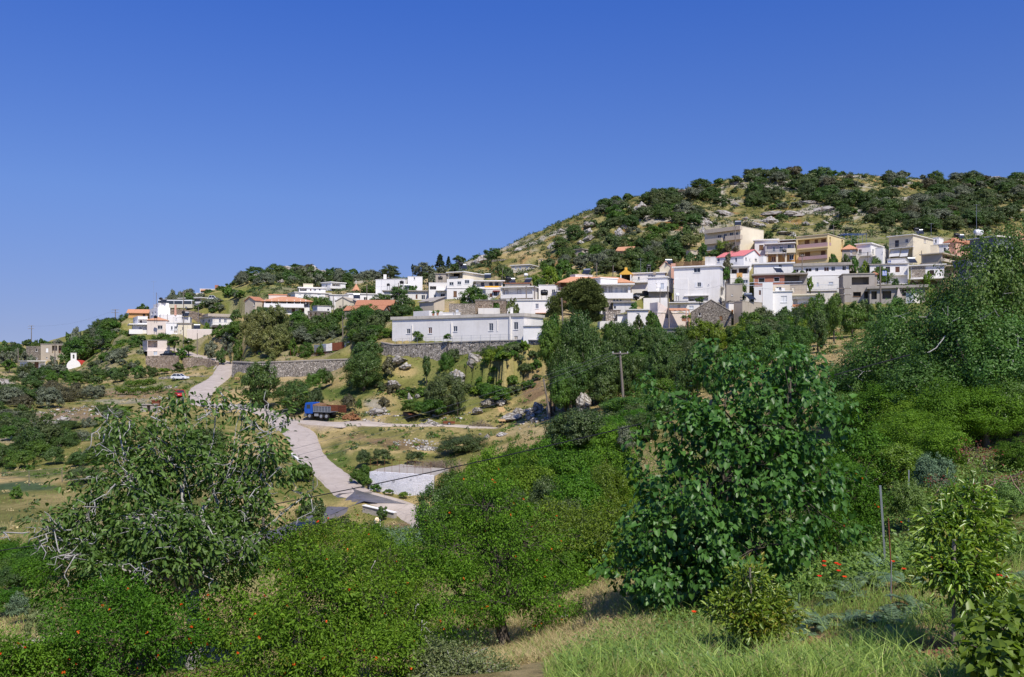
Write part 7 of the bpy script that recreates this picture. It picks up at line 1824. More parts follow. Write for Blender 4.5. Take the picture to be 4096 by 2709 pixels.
near_tree('pomegranate_tree','dark pomegranate with few red blossoms right of the mulberry',gpt('P',1900,21),[ell('P',1900,1180,90,80,21),ell('P',1960,1130,80,70,22),ell('P',1880,1100,70,60,22),ell('P',1930,1240,70,50,20.5)],30,'pom2','barkd',200,95,.06,.027,spread=.26,r0=.06,blossom=20,bsize=.036,forks=3,**PB)
near_tree('wild_rose_bush','pale green thorny bush at bottom centre edge',gpt('P',1050,13),[ell('P',1050,1545,100,40,13),ell('P',1010,1530,50,30,13.2),ell('P',1130,1560,60,30,12.8)],31,'pale','barkw',170,64,.036,.026,'fold',.17,.022,forks=4,cat='bush')
near_tree('fig_tree','lush bushes hiding the foot of the orchard behind blossoming pomegranate',gpt('P',1330,30),[ell('P',1360,1260,90,60,29),ell('P',1290,1230,80,60,32),ell('P',1420,1210,60,50,31)],32,'lime','barkd',190,90,.085,.045,'fold',.34,.06,forks=4)
near_tree('citrus_sapling','small round citrus sapling with yellowish leaf tips nearest the grass bank',gpt('N',850,12),
 [ell('N',850,760,190,110,12),ell('N',700,730,90,60,12),ell('N',960,730,80,70,12.1),ell('N',830,600,70,80,12),ell('N',880,850,130,60,11.8)],33,'citrus','barkd',200,18,.085,.034,'long',.16,.022,tips=26,forks=2,cat='sapling',droop=.1)
near_tree('citrus_sapling','taller citrus sapling with drooping narrow leaves beside grey stake',gpt('N',1990,10),
 [ell('N',2020,330,230,110,10.4),ell('N',2060,180,130,90,10.6),ell('N',2000,480,170,90,10),ell('N',1950,580,110,70,9.9),ell('N',2100,560,110,100,10),ell('N',2080,90,60,50,10.7),ell('N',2120,700,80,50,9.9)],34,'citrus','barkd',250,20,.10,.034,'long',.19,.022,tips=14,forks=2,cat='sapling',droop=.25)
near_tree('vine_plant','broad leaved climbing plant in bottom right corner',gpt('N',2250,7.6),[ell('N',2260,900,130,120,7.6),ell('N',2330,820,90,90,7.8),ell('N',2180,1010,110,80,7.4),ell('N',2340,1050,90,80,7.4)],35,'vine','barkd',110,9,.085,.07,'heart',.15,.012,forks=3,cat='plant',droop=.5)
near_tree('dead_bush','dead bush with rusty brown leaves on the right bank',gpt('K',2020,20),[ell('K',1950,620,110,110,20),ell('K',2080,640,90,80,20.4),ell('K',2250,820,150,50,19.6),ell('K',1680,850,130,40,19.4),ell('K',2080,880,70,90,19)],36,'dead','twigw',60,8,.05,.03,'fold',.14,.02,forks=2,cat='bush',bare=10,barem='twigw')if M.setdefault('twigw',m_bark('bleached_twig',(.20,.14,.09),(.36,.26,.18)))else 0
def blades(name,label,n,zone,mat,h,w,seed,lean=.35,cat='grass'):
 gg=np.random.default_rng(seed);u,d,keep=zone(gg,n)
 x=(u-CU)/F*d;ok=keep(u,HV-F*terrain_z(x,d)/d,x,d);x,d=x[ok],d[ok];z=terrain_z(x,d);n=len(x)
 P=np.stack([x,d,z-.02],1);an=gg.random(n)*6.28
 A=unit(np.stack([np.cos(an)*lean,np.sin(an)*lean,np.ones(n)],1)+.15*gg.normal(size=(n,3)))
 L=h*(.4+gg.random(n)*.9);B=unit(np.cross(A,gg.normal(size=(n,3))));bend=np.stack([np.cos(an),np.sin(an),-.35*np.ones(n)],1)*(L*.3)[:,None]
 W=(w*(.7+.6*gg.random(n)))[:,None]
 V=np.stack([P-B*W*.5,P+B*W*.5,P+A*L[:,None]*.55+B*W*.38,P+A*L[:,None]*.55-B*W*.38,P+A*L[:,None]+bend],1)
 k=np.arange(n)[:,None]*5
 Q=np.concatenate([k+np.array([0,1,2,3])[None],k+np.array([3,2,4,4])[None]])
 me=bpy.data.meshes.new(name)
 Q1=(k+np.array([0,1,2,3])[None]).ravel();Q2=(k+np.array([3,2,4])[None]).ravel()
 V=V.reshape(-1,3).astype(np.float32);me.vertices.add(len(V));me.vertices.foreach_set('co',V.ravel())
 me.loops.add(n*7);me.loops.foreach_set('vertex_index',np.concatenate([Q1,Q2]).astype(np.int32));me.polygons.add(n*2)
 me.polygons.foreach_set('loop_start',np.concatenate([np.arange(n)*4,n*4+np.arange(n)*3]).astype(np.int32));me.polygons.foreach_set('loop_total',np.concatenate([np.full(n,4),np.full(n,3)]).astype(np.int32))
 me.materials.append(mat);me.update(calc_edges=True)
 tag(link_mesh(name,me),label,cat,kind='stuff')
def nz(u0,u1,d0,d1,cond):
 def f(gg,n):return u0+(u1-u0)*gg.random(n),np.exp(math.log(d0)+(math.log(d1)-math.log(d0))*gg.random(n)),cond
 return f
bankline=lambda u:np.interp(u,[1900,2200,2450,2560,2800,3100],[2709,2690,2560,2400,2300,2200])
green=lambda u,v,x,d:(u>2180)&(v>bankline(u)-30)&(fbm(x,d,1.3,3)>-.10)&~on_soil(u,v)
dryc=lambda u,v,x,d:(u<2620)&(v>1900)&(fbm(x,d,1.9,3)>-.3)
blades('grass','long green grass on the near bank',62000,nz(2150,4250,7.5,26,green),LEAF['grass'],.21,.008,41)
blades('grass','tall wild grass tufts on the near bank',9000,nz(2200,4250,7.5,20,lambda u,v,x,d:(u>2230)&(v>bankline(u)-10)&(fbm(x+31,d,.9,3)>.02)&~on_soil(u,v)),LEAF['grass'],.46,.009,47,.45)
blades('grass','yellow seeding grass among the near green grass',6500,nz(2150,4250,7.5,26,green),LEAF['straw'],.30,.005,42)
blades('grass','dry straw grass on the slope below the mulberry',46000,nz(1500,2650,14,40,dryc),LEAF['straw'],.22,.010,43,.6)
blades('grass','sparse green grass in the dry slope',12000,nz(1000,2700,14,40,dryc),LEAF['grass'],.24,.010,44)
blades('grass','grass of the lower left meadow',34000,nz(-200,1500,22,75,lambda u,v,x,d:fbm(x,d,4,3)>-.15),LEAF['straw'],.30,.016,45)
blades('grass','green grass of the lower left meadow',30000,nz(-200,1900,20,90,lambda u,v,x,d:fbm(x+9,d,5,3)>0),LEAF['grass'],.32,.018,46)
def mats(name,label,n,zone,leaf,Ln,Wd,seed,hgt=.12,per=12,kind='quad',cat='ground cover'):
 """low leafy herbs: rosettes of leaves close to the ground"""
 gg=np.random.default_rng(seed);u,d,keep=zone(gg,n)
 x=(u-CU)/F*d;ok=keep(u,HV-F*terrain_z(x,d)/d,x,d);x,d=x[ok],d[ok];z=terrain_z(x,d);n=len(x)
 k=np.repeat(np.arange(n),per);m=n*per;an=gg.random(m)*6.28
 r=gg.random(m)[:,None];D=np.stack([np.cos(an),np.sin(an),.35+.9*gg.random(m)],1)
 P=np.stack([x,d,z],1)[k]+D*r*np.array([1,1,1])*hgt*(.5+gg.random(n))[k][:,None]
 V,Q=leaves(P,unit(D*np.array([1,1,.5])+.3*gg.normal(size=(m,3))),np.array([0,0,1.])+.45*gg.normal(size=(m,3)),Ln*(.6+.7*gg.random(m)),Wd*(.6+.7*gg.random(m)),kind)
 tag(link_mesh(name,np_mesh(name,V,Q,LEAF[leaf])),label,cat,kind='stuff')
mats('ground_cover','low leafy herbs carpeting the near bank',9000,nz(2250,4250,7.5,30,lambda u,v,x,d:(v>bankline(u)-60)&(fbm(x+3,d,1.8,3)>-.02)&~on_soil(u,v)),'herb',.055,.035,51,.13)
mats('ground_cover','rank weeds across the upper right bank',3200,nz(2900,4300,16,34,lambda u,v,x,d:fbm(x+13,d,3,3)>-.25),'herb',.10,.055,52,.34,18)
mats('ground_cover','weeds among the orchard trees',3800,nz(1500,3200,26,70,lambda u,v,x,d:fbm(x+23,d,4,3)>-.2),'pom',.14,.08,53,.5,16)
mats('vegetable_bed','bluish green vegetable bed near the plastic chair',1500,nz(1480,1900,68,86,lambda u,v,x,d:u>1480),'silver',.22,.10,54,.45,14)
def thistle(x,d,s,label,seed):
 g=np.random.default_rng(seed);b=np.array([x,d,tz1(x,d)]);P,A,N_,Ls=[],[],[],[]
 for k in range(15):
  an=g.random()*6.28;up=g.uniform(.45,1.5);prev=np.zeros(3);dr=unit(np.array([math.cos(an),math.sin(an),up]));L=s*g.uniform(.45,.85)
  for j in range(11):
   t=j/11;p=prev+dr*L/11;dr=unit(dr-np.array([0,0,.12]));sd=unit(np.cross(dr,[0,0,1]))
   for sgn in(-1,1):
    P.append(prev);A.append(unit(sd*sgn+dr*.7));N_.append(np.cross(sd,dr)+g.normal(size=3)*.2);Ls.append(L*.26*math.sin(math.pi*(t*.85+.12)))
   P.append(prev);A.append(dr);N_.append(np.cross(sd,dr));Ls.append(L/8);prev=p
 V,Q=leaves(np.array(P),np.array(A),np.array(N_),np.array(Ls),np.array(Ls)*.38)
 o=link_mesh('thistle',np_mesh('thistle',V,Q,LEAF['silver']));o.location=tuple(b)
 tag(o,label,'thistle','silvery thistles on the near bank')
 return o
for i,(x,y,d,s,lb)in enumerate([(1330,470,15,.75,'silvery thistle behind the poppies'),(1420,420,15.5,.7,'silvery thistle left of thin rusty rod'),(1520,380,16,.8,'upright silvery thistle at foot of pale steel post'),(1250,660,13,.65,'silvery thistle below the prickly pear'),(1400,640,13,.7,'silvery thistle in front of red soil patch'),(1520,680,12.6,.7,'spreading silvery thistle below thin rusty rod'),(1650,720,12.2,.65,'silvery thistle left of the taller citrus sapling'),(1180,590,13.6,.5,'smallest silvery thistle beside the prickly pear'),(1760,560,13,.7,'silvery thistle behind the taller citrus sapling'),(1700,420,15,.8,'silvery thistle right of thin rusty rod'),(1600,330,17,.9,'highest silvery thistle behind steel post'),(2280,400,14,.7,'silvery thistle at the right edge'),(1120,700,12.6,.55,'silvery thistle right of small citrus sapling')]):
 p=pt('N',x,y,d);thistle(p[0],d,s,lb,60+i)
def poppy(r,x,y,d,label,seed):
 g=np.random.default_rng(seed);p=pt(r,x,y,d);zg=tz1(p[0],d);b=np.array([p[0],d,zg]);h=max(.12,p[2]-zg)
 e=empty('poppy',b);tag(e,label,'poppy','red poppies on the near bank')
 mb=MB();mb.tube([(0,0,0),(.02,.01,h*.5),(0,0,h)],.0035,5);mb.build('stem',LEAF['herb'],e)
 P,A,N_=[],[],[]
 for k in range(5):
  an=k*1.257+g.random()*.4;P.append((0,0,h));A.append((math.cos(an),math.sin(an)-.2,.55));N_.append((-math.cos(an)*.5,-math.sin(an)*.5,1))
 V,Q=leaves(np.array(P,float),np.array(A),np.array(N_),.045,.058,'fold')
 link_mesh('petals',np_mesh('petals',V,Q,M['poppy']),e)
for i,(x,y,d,lb)in enumerate([(525,770,12.5,'lone red poppy left of the small citrus sapling'),(1255,487,15,'red poppy highest of the pair left of thistle'),(1255,512,14.8,'red poppy lower of the pair left of thistle'),(1322,498,15,'biggest red poppy beside the thistle'),(1338,506,14.9,'red poppy touching the biggest poppy'),(1335,540,14.4,'small red poppy under the biggest poppy'),(1228,570,14,'wide open red poppy right of prickly pear'),(1368,574,13.9,'small red poppy above silvery thistle leaves'),(1700,530,13.6,'red poppy left of the taller citrus sapling'),(1850,468,12,'bright red poppy among citrus leaves'),(2235,567,12.4,'double red poppy right of the taller citrus sapling'),(1690,268,19,'red poppy far up the bank behind steel post'),(1637,488,14,'pinkish poppy behind thin rusty rod'),(2285,575,12.2,'red poppy at right edge of the bank')]):
 poppy('N',x,y,d,lb,80+i)
def pad(mb,p,ax,nrm,L,W):
 ax,nrm=unit(np.array(ax,float)),unit(np.array(nrm,float));sd=np.cross(ax,nrm);n=14;ring=[]
 for sgn in(-1,1):
  for k in range(n):
   a=2*math.pi*k/n;ring.append(np.array(p)+ax*L*(.5-.5*math.cos(a))*(1)+sd*W*.5*math.sin(a)*(1+.25*-math.cos(a))+nrm*.012*sgn)
 c0,c1=np.array(p)+ax*L*.5-nrm*.02,np.array(p)+ax*L*.5+nrm*.02
 mb.add(ring+[c0,c1],[(k,(k+1)%n,2*n)for k in range(n)]+[(n+(k+1)%n,n+k,2*n+1)for k in range(n)]+[(k,n+k,n+(k+1)%n,(k+1)%n)for k in range(n)])
b=gpt('N',1100,13.6);e=empty('prickly_pear',b);tag(e,'young prickly pear with flat oval pads by red soil','cactus')
for p,ax,L,W in(((0,0,0),(.1,0,1),.24,.15),((.02,-.01,.22),(-.35,0,1),.22,.13),((-.06,0,.42),(-.5,0,1),.2,.07),((.08,0,.05),(1,-.2,.45),.2,.1),((.03,0,.42),(.15,.1,1),.14,.03)):
 mb=MB();pad(mb,p,ax,(.25,-1,.15),L,W);mb.build('pad',M['cactus'],e,smooth=False)if 'cactus' in M else(M.__setitem__('cactus',m_plain('cactus_skin',(.13,.19,.085),.5,scale=30)),mb.build('pad',M['cactus'],e))
def stake(name,label,r,x0,y0,x1,y1,d,rad,mat,cat,sides=6,tie=False):
 """thin post from a pixel on the ground to its top"""
 a,c=pt(r,x0,y0,d),pt(r,x1,y1,d);zg=tz1(a[0],d);a[2]=min(a[2],zg)
 e=empty(name,a);tag(e,label,cat)
 mb=MB();mb.tube([(0,0,-.2),(c-a)*.5,c-a],rad,sides);mb.build('shaft',M[mat],e)
 if tie:
  q=(c-a)*.78;mb=MB()
  for k in range(3):mb.tube([q+[rad*1.25*math.cos(t*.7),rad*1.25*math.sin(t*.7),.012*k]for t in range(10)],.006,5)
  mb.build('string_tie',M['frame'],e)
stake('stake','grey wooden stake tied to the taller citrus sapling','N',1975,975,1980,362,9.9,.022,'polewood','stake',tie=True)
stake('stake','slim grey stake in the small citrus sapling','N',858,1000,838,520,11.9,.014,'polewood','stake')
stake('fence_post','pale galvanised steel fence post leaning on the bank','N',1600,380,1567,60,17.5,.028,'steel','fence post',4)
stake('fence_post','thin distant steel fence post up the bank','K',1455,960,1458,755,22,.02,'steel','fence post',4)
stake('rod','thin rusty rod right of the steel fence post','N',1638,640,1612,240,13.8,.010,'rust','rod')if M.setdefault('rust',m_plain('rusty_iron',(.20,.065,.03),.85,.2,.5,9))else 0
stake('rod','pale thin rod crossing the rusty rod','N',1625,635,1630,480,13.7,.009,'steel','rod')
stake('rod','dark rusty rod right of the taller citrus sapling','N',2216,460,2222,285,13,.013,'rust','rod')
stake('rod','tall dark rod before the dark pomegranate','K',765,1100,752,770,20.5,.014,'rust','rod')
stake('stake','short wooden stake up by the dead bush','K',2062,1190,2066,1000,17,.025,'wood','stake')
# ================================================================ vehicles, poles, wires and small things
M['truckblue']=m_plain('truck_blue_paint',(.015,.09,.42),.35,0,.12,1.5)
M['bedgrey']=m_plain('worn_grey_steel',(.13,.145,.165),.6,.2,.3,4)
M['rubber']=m_plain('tyre_rubber',(.02,.019,.018),.85)
M['black']=m_plain('black_car_paint',(.006,.007,.009),.25)
M['carwhite']=m_plain('white_car_paint',(.78,.78,.78),.3,0,.03)
M['carred']=m_plain('red_car_paint',(.50,.015,.02),.35,0,.1)
M['lamp']=m_plain('lamp_glass',(.7,.68,.6),.2)
M['cream2']=m_plain('coach_cream_paint',(.62,.57,.44),.4)
M['chair']=m_plain('yellowed_plastic',(.78,.62,.40),.5,0,.08)
def wheel(par,x,y,R,w,n=16,dual=False):
 mb=MB();mb.tube([(x,y-w/2,R),(x,y-w/2+.03,R),(x,y+w/2-.03,R),(x,y+w/2,R)],[R*.84,R,R,R*.84],n)
 t=mb.build('wheel',M['rubber'],par)
 rm=MB();s=1 if y>0 else-1;q=y+s*(w/2-.01)
 rm.tube([(x,q,R),(x,q+s*.03,R),(x,q+s*.04,R)],[R*.56,R*.52,R*.2],n);rm.build('rim',M['steel'],t)
def truck():
 p=pt('Q',800,748,160);e=empty('dump_truck',(p[0],p[1],tz1(p[0],p[1])+.18),math.radians(157));tag(e,'blue cabbed three axle dump truck with grey ribbed bed parked on the dirt track','truck')
 o=-3.3
 def B(name,mat,*bx,par=e,bev=.03):
  mb=MB()
  for q in bx:mb.box(*q)
  return mb.build(name,M[mat],par,bevel=bev)
 prof=[(4.75,.95),(6.45,.95),(6.55,1.75),(6.32,2.85),(6.1,2.98),(4.85,2.98),(4.75,2.9)]
 mb=MB();mb.prism([(x+o,1.18,z)for x,z in prof],0,(0,-2.36,0));cab=mb.build('cab',M['truckblue'],e,bevel=.05)
 B('side_window','glass',(5.2+o,6.0+o,1.17,1.19,1.85,2.6),bev=0,par=cab);B('side_window','glass',(5.2+o,6.0+o,-1.19,-1.17,1.85,2.6),bev=0,par=cab)
 mb=MB();mb.hexa([(6.535+o,-1.0,1.85),(6.545+o,-1.0,1.85),(6.545+o,1.0,1.85),(6.535+o,1.0,1.85),(6.36+o,-1.0,2.75),(6.38+o,-1.0,2.75),(6.38+o,1.0,2.75),(6.36+o,1.0,2.75)]);mb.build('windscreen',M['glass'],cab)
 mb=MB();mb.tube([(6.4+o,1.2,2.3),(6.5+o,1.35,2.3),(6.5+o,1.38,1.8)],.05);mb.build('mirror',M['tank'],cab)
 B('bumper','bedgrey',(6.1+o,6.65+o,-1.2,1.2,.45,.93))
 for y in(-.95,.95):B('headlight','lamp',(6.652+o,6.68+o,y-.16,y+.16,.6,.8),bev=0)
 B('chassis','tank',(.1+o,6.1+o,-.45,-.3,.75,1.05),(.1+o,6.1+o,.3,.45,.75,1.05),(.1+o,.25+o,-1.1,1.1,.8,1.1),(1.0+o,4.6+o,-1.0,1.0,1.06,1.24))
 bed=B('bed','bedgrey',(.75+o,4.55+o,1.12,1.2,1.25,2.28),(.75+o,4.55+o,-1.2,-1.12,1.25,2.42),(.75+o,4.55+o,-1.12,1.12,1.25,1.35),bev=0)
 B('ribs','steel',*[(x+o-.04,x+o+.04,1.2,1.25,1.25,2.28)for x in(.8,1.42,2.05,2.68,3.3,3.92,4.5)],(.75+o,4.55+o,1.2,1.26,2.28,2.34),(.75+o,4.55+o,1.2,1.25,1.27,1.33),par=bed,bev=0)
 mb=MB();mb.hexa([(3.2+o,-1.1,2.3),(4.6+o,-1.1,1.3),(4.6+o,1.1,1.3),(3.2+o,1.1,2.0),(3.3+o,-1.1,2.75),(4.75+o,-1.1,2.9),(4.75+o,1.1,2.6),(3.3+o,1.1,2.35)]);mb.build('headboard',M['wood'],bed)
 B('inner_side','rust',(.75+o,4.5+o,-1.12,-1.08,1.35,2.5),par=bed,bev=0)
 B('tailgate','rust',(-.95+o,.72+o,-1.22,-1.14,1.15,2.48),*[(-.93+o,.70+o,-1.14,-1.06,z,z+.1)for z in(1.5,1.85,2.2,2.38)],bev=0)
 B('fuel_tank','steel',(3.5+o,4.4+o,.65,1.1,.5,.98))
 B('mudguard','tank',(.9+o,3.5+o,.75,1.15,1.07,1.13),bev=0)
 for x in(5.4,2.85,1.7):
  for y in(.98,-.98):wheel(e,x+o,y,.52,.34 if x>5 else .46)
truck()
def car(name,label,cat,p,rz,paint,L=4.1,W=1.72,H=1.5,pick=False):
 e=empty(name,(p[0],p[1],tz1(p[0],p[1])+.02),rz);tag(e,label,cat);h=L/2;w=W/2
 lo=[(-h,.35),(-h,.8),(-h+.1,.95),(h-1.15,.92),(h-.15,.72),(h,.55),(h,.3)]
 mb=MB();mb.prism([(x,w,z)for x,z in lo],0,(0,-W,0));b=mb.build('body',M[paint],e,bevel=.06)
 c0,c1,c2,c3=(-.3,-.2,.9,1.35)if pick else(-h+.1,-h+.75,h-1.95,h-1.15)
 q=.13
 mb=MB();mb.hexa([(c0,-w+.03,.93),(c3,-w+.03,.9),(c3,w-.03,.9),(c0,w-.03,.93),(c1,-w+q,H),(c2,-w+q,H),(c2,w-q,H),(c1,w-q,H)]);mb.build('windows',M['glass'],e)
 mb=MB();mb.box(c1-.05,c2+.05,-w+q-.02,w-q+.02,H-.02,H+.05)
 for sx in(1,-1):
  for a,t in((c0,c1),((c0+c3)/2,(c1+c2)/2),(c3,c2)):mb.tube([(a,sx*(w-.02),.9),(t,sx*(w-q+.01),H)],.05,4)
 mb.build('roof',M[paint],e)
 if pick:
  mb=MB();mb.box(-h,c0-.05,w-.12,w-.02,.9,1.1);mb.box(-h,c0-.05,-w+.02,-w+.12,.9,1.1);mb.box(-h,-h+.08,-w+.12,w-.12,.9,1.1);mb.build('cargo_box',M[paint],e)
 for y in(-.6,.6):
  mb=MB();mb.box(h-.03,h+.02,y-.15,y+.15,.58,.7);mb.build('headlight',M['lamp'],e)
 for x in(-h+.8,h-.8):
  for y in(w-.08,-w+.08):wheel(e,x,y,.32,.2,12)
 return e
car('car','white hatchback parked on the verge above the vine rows','car',pt('R',1450,930,213),math.radians(-8),'carwhite')
car('car','bright red car half hidden by walnut leaves beside the road','car',pt('R',1450,1310,187),math.radians(-60),'carred')
car('pickup_truck','black pickup parked before the pale roadside house','pickup',pt('R',1200,250,241),math.radians(176),'black',4.9,1.8,1.65,True)
car('car','dark car nose behind the long balcony house railing','car',pt('D',955,812,222),math.radians(150),'black')
car('pickup_truck','dark pickup under the raised balcony of the ochre pediment house','pickup',pt('D',1115,812,228),math.radians(10),'black',4.9,1.8,1.65,True)
car('van','small white van on the upper road by cream garden wall','van',pt('S',1850,440,320),math.radians(10),'carwhite',4.0,1.7,1.8)
def coach():
 p=pt('S',1110,432,315);e=empty('coach',(p[0],p[1],p[2]),math.radians(4));tag(e,'cream and white touring coach parked beside the tall white cube house','coach')
 mb=MB();mb.box(-6,6,-1.25,1.25,.35,1.75);mb.build('body',M['cream2'],e,bevel=.1)
 mb=MB();mb.box(-5.95,5.95,-1.22,1.22,1.75,2.9);mb.build('windows',M['glass'],e)
 mb=MB();mb.box(-6,6,-1.25,1.25,2.9,3.3);mb.build('roof',M['carwhite'],e,bevel=.1)
 for x in(-3.6,-.4,2.6,5.85):mb=MB();mb.box(x-.07,x+.07,-1.25,-1.225,1.76,2.9);mb.build('pillar',M['carwhite'],e)
 for x in(-3.4,3.9):
  for y in(-1.1,1.1):wheel(e,x,y,.5,.3,12)
coach()
POLES=[('tall bare power pole with crossarm in the thicket below the stone gable house','J',990,862,948,308,104,.15,1.9,0),('short leaning grey pole stub beside shaded rock face','J',402,842,342,522,128,.14,0,0),('leaning wooden pole in front of the big pine','D',178,1180,138,865,167,.15,0,0),('pole with small lamp above the brown garden wall','B',1101,1190,1100,780,214.5,.16,0,1),
 ('pole before the off white paired window house','B',1104,735,1102,540,247,.13,0,0),('short pole left of beige gabled house','B',990,725,988,540,249,.12,0,0),('pole right of the round church lantern','B',1388,610,1385,415,256,.14,0,0),('pole by dark tree before the long low grey house','B',1764,610,1761,390,246,.13,0,0),('pole below the hilltop crag on left','B',323,520,322,360,338,.14,0,0),('thinner pole left of the pole below hilltop crag','B',289,515,288,440,336,.12,0,0),
 ('pole with transformer right of the flat white outlined door house','C',1797,745,1793,430,205,.16,0,0),('pole right of the transformer pole by tall window house','C',1897,752,1891,420,203.5,.15,0,0),('thin rusty pole in the whitewashed courtyard','C',948,790,950,640,199,.08,0,0),('thin pole on roof terrace of the flat concrete shelter','C',1510,345,1511,210,262,.07,0,0),('pole on the slope above timber porch house','C',2040,365,2038,250,262,.12,0,0),('pole behind the white stair house','C',610,475,609,365,268,.11,0,0),
 ('tall leaning pole before the sloping black window cottage','D',1418,1170,1394,728,179,.15,0,0),('pole above the timber porch house roof','D',556,640,553,448,246,.12,0,0),('leaning pole with lamp left of the ochre pediment house','D',740,660,749,476,240,.12,0,1),('thin pole before the white terrace wall under raised balcony house','D',1300,985,1305,742,212,.08,0,0),
 ('dark pole in front of beige three storey block','F',756,405,755,168,252,.13,1.2,0),('pole at the left corner of narrow brown house','F',632,1115,638,880,205,.14,0,0),('pole with bracket before the bright yellow house','F',1592,730,1597,530,224,.14,.9,0),('power pole with two crossarms left of unfinished concrete building','F',2128,1335,2116,935,150,.14,2.4,0),('guyed mast above the bright yellow house','F',1990,290,1987,152,276,.10,0,0),('pole on small white wall beside the plain grey barn','F',740,1185,742,1105,187,.08,0,0),
 ('pale tall pole before the vine pergola house','G',664,1120,657,636,176,.17,0,0),('pole at the corner of cream awning house','G',1153,610,1151,455,232,.11,0,0),('pole before the small tile porch house','G',512,695,510,470,222,.12,0,0),
 ('distant pole with crossarm on the left skyline','U',612,440,617,108,362,.16,2.6,0),('dark wooden pole before the grey loggia house','U',1074,905,1078,405,290,.16,1.2,0),('pale pole beside the small white porch house','U',357,975,357,560,292,.15,0,0),('short pole at the edge of thicket left of black pickup','A',1301,985,1299,878,252,.13,0,0),('skyline pylon with double crossarm left of tall white cube house','A',1070,640,1068,550,352,.18,3.2,0),('pole on the skyline above tall white cube house','S',722,318,718,100,291,.09,0,0),
 ('pole rising beside the parked coach','S',1258,430,1254,85,308,.14,1.6,0),('tall pole in front of the small cream house','S',1256,1140,1249,600,262,.14,0,0),('thin pole between beige stained house and white chimney house','S',937,695,935,515,277,.09,0,0),('pole left of the long shuttered house','S',1552,770,1549,380,281,.14,0,0),('pole before the blank pink house','S',1532,1175,1527,905,256,.12,0,0),('pole by the cream garden wall','S',1660,500,1658,330,312,.11,0,0),('brown pole showing through the walnut branches','L',1922,330,1922,-130,78,.13,1.4,0)]
PT=[]
for i,(lb,r,x0,y0,x1,y1,d,rad,arm,lamp)in enumerate(POLES):
 a,c=pt(r,x0,y0,d),pt(r,x1,y1,d);zg=tz1(a[0],d);b0=np.array([a[0],d,min(a[2],zg)])
 e=empty('utility_pole',b0);tag(e,lb,'pole','poles around the village');PT.append(c)
 mb=MB();mb.tube([(0,0,-.6),(c-b0)*.5,c-b0],[rad*1.15,rad,rad*.8],8);mb.build('shaft',M['polewood'],e)
 t=c-b0
 if arm:
  for k in range(2 if arm>2.2 else 1):
   mb=MB();z=t[2]-.25-1.1*k;q=t[:2]*z/t[2]
   mb.box(q[0]-arm/2,q[0]+arm/2,q[1]-rad*.9-.08,q[1]-rad*.9,z-.07,z+.07);ar=mb.build('crossarm',M['polewood'],e)
   for s in(-.46,0,.46):mb=MB();mb.tube([(q[0]+s*arm,q[1]-rad-.04,z+.07),(q[0]+s*arm,q[1]-rad-.04,z+.24)],[.05,.035],6);mb.build('insulator',M['frame'],ar)
 if lamp:mb=MB();z=t[2]*.72;mb.tube([(t[0]*.72,-.1,z),(.5,-.5,z+.35)],.035,5);mb.box(.35,.85,-.62,-.38,z+.3,z+.42);mb.build('lamp',M['steel'],e)
def wire(name,label,a,b,sag,rad,mat='wire',cat='wire',group='overhead wires'):
 a,b=np.array(a),np.array(b);n=24;mb=MB()
 mb.tube([a+(b-a)*k/n-np.array([0,0,4*sag*(k/n)*(1-k/n)])for k in range(n+1)],rad,5);o=mb.build(name,M[mat],None,(a+b)/2);return tag(o,label,cat,group)
wire('power_cable','thick black cable sagging across the whole foreground valley',pt('Z',-260,2238,33),pt('Z',3640,1420,24),.55,.017,'cable','cable',None)
W_=PT[0];E_=PT[-1]
for k,(dx,dz,lb)in enumerate(((-.85,-.1,'uppermost of the wires running left from the tall bare power pole'),(0,0,'middle wire running left from the tall bare power pole'),(.85,-.2,'lowest of the wires running left from the tall bare power pole'))):
 wire('wire',lb,W_+[dx,-.2,-.05+dz*.3],E_+[dx*.7,0,-.1-.5*k],.5+.2*k,.013)
NP=[p[0]for p in POLES]
for i,j,lb,sg in((19,16,'wire before the raised balcony house',.5),(16,21,'wire sagging past the huge plain white house',1.0),(21,23,'wire between narrow brown house and the concrete building',.8),(22,28,'wire between bright yellow house and small tile porch house',.8),(10,11,'short wire between the two poles by flat white house',.2),(11,2,'wire toward the leaning pole in front of big pine',.6),(12,10,'wire over the whitewashed courtyard',.6),(3,4,'wire rising from the garden wall lamp pole',.7),(7,6,'wire over the dark tree left of white house',.6),(36,40,'wire above the white chimney house',.6),(38,39,'wire from small cream house to long shuttered house',.6),(34,36,'wire from tower roof to the coach pole',.8),(29,33,'long faint wire across the left skyline',2.0),(31,30,'wire before the grey loggia house',.8),(30,32,'wire from grey loggia house toward roadside thicket',1.6),(24,20,'wire over the roofs above ochre ground floor house',.8),(26,27,'wire rising over the vine pergola house',.8),(17,18,'wire above the timber porch house',.4)):
 wire('wire',lb,PT[i]-[0,0,.2],PT[j]-[0,0,.2],sg,.016)
def rt(r,x,y,d,lb,w=1.2,h=.95,mat='tank'):
 e=tank(r,x,y,d,lb,w,h,1.5,mat);e.location.z-=.8
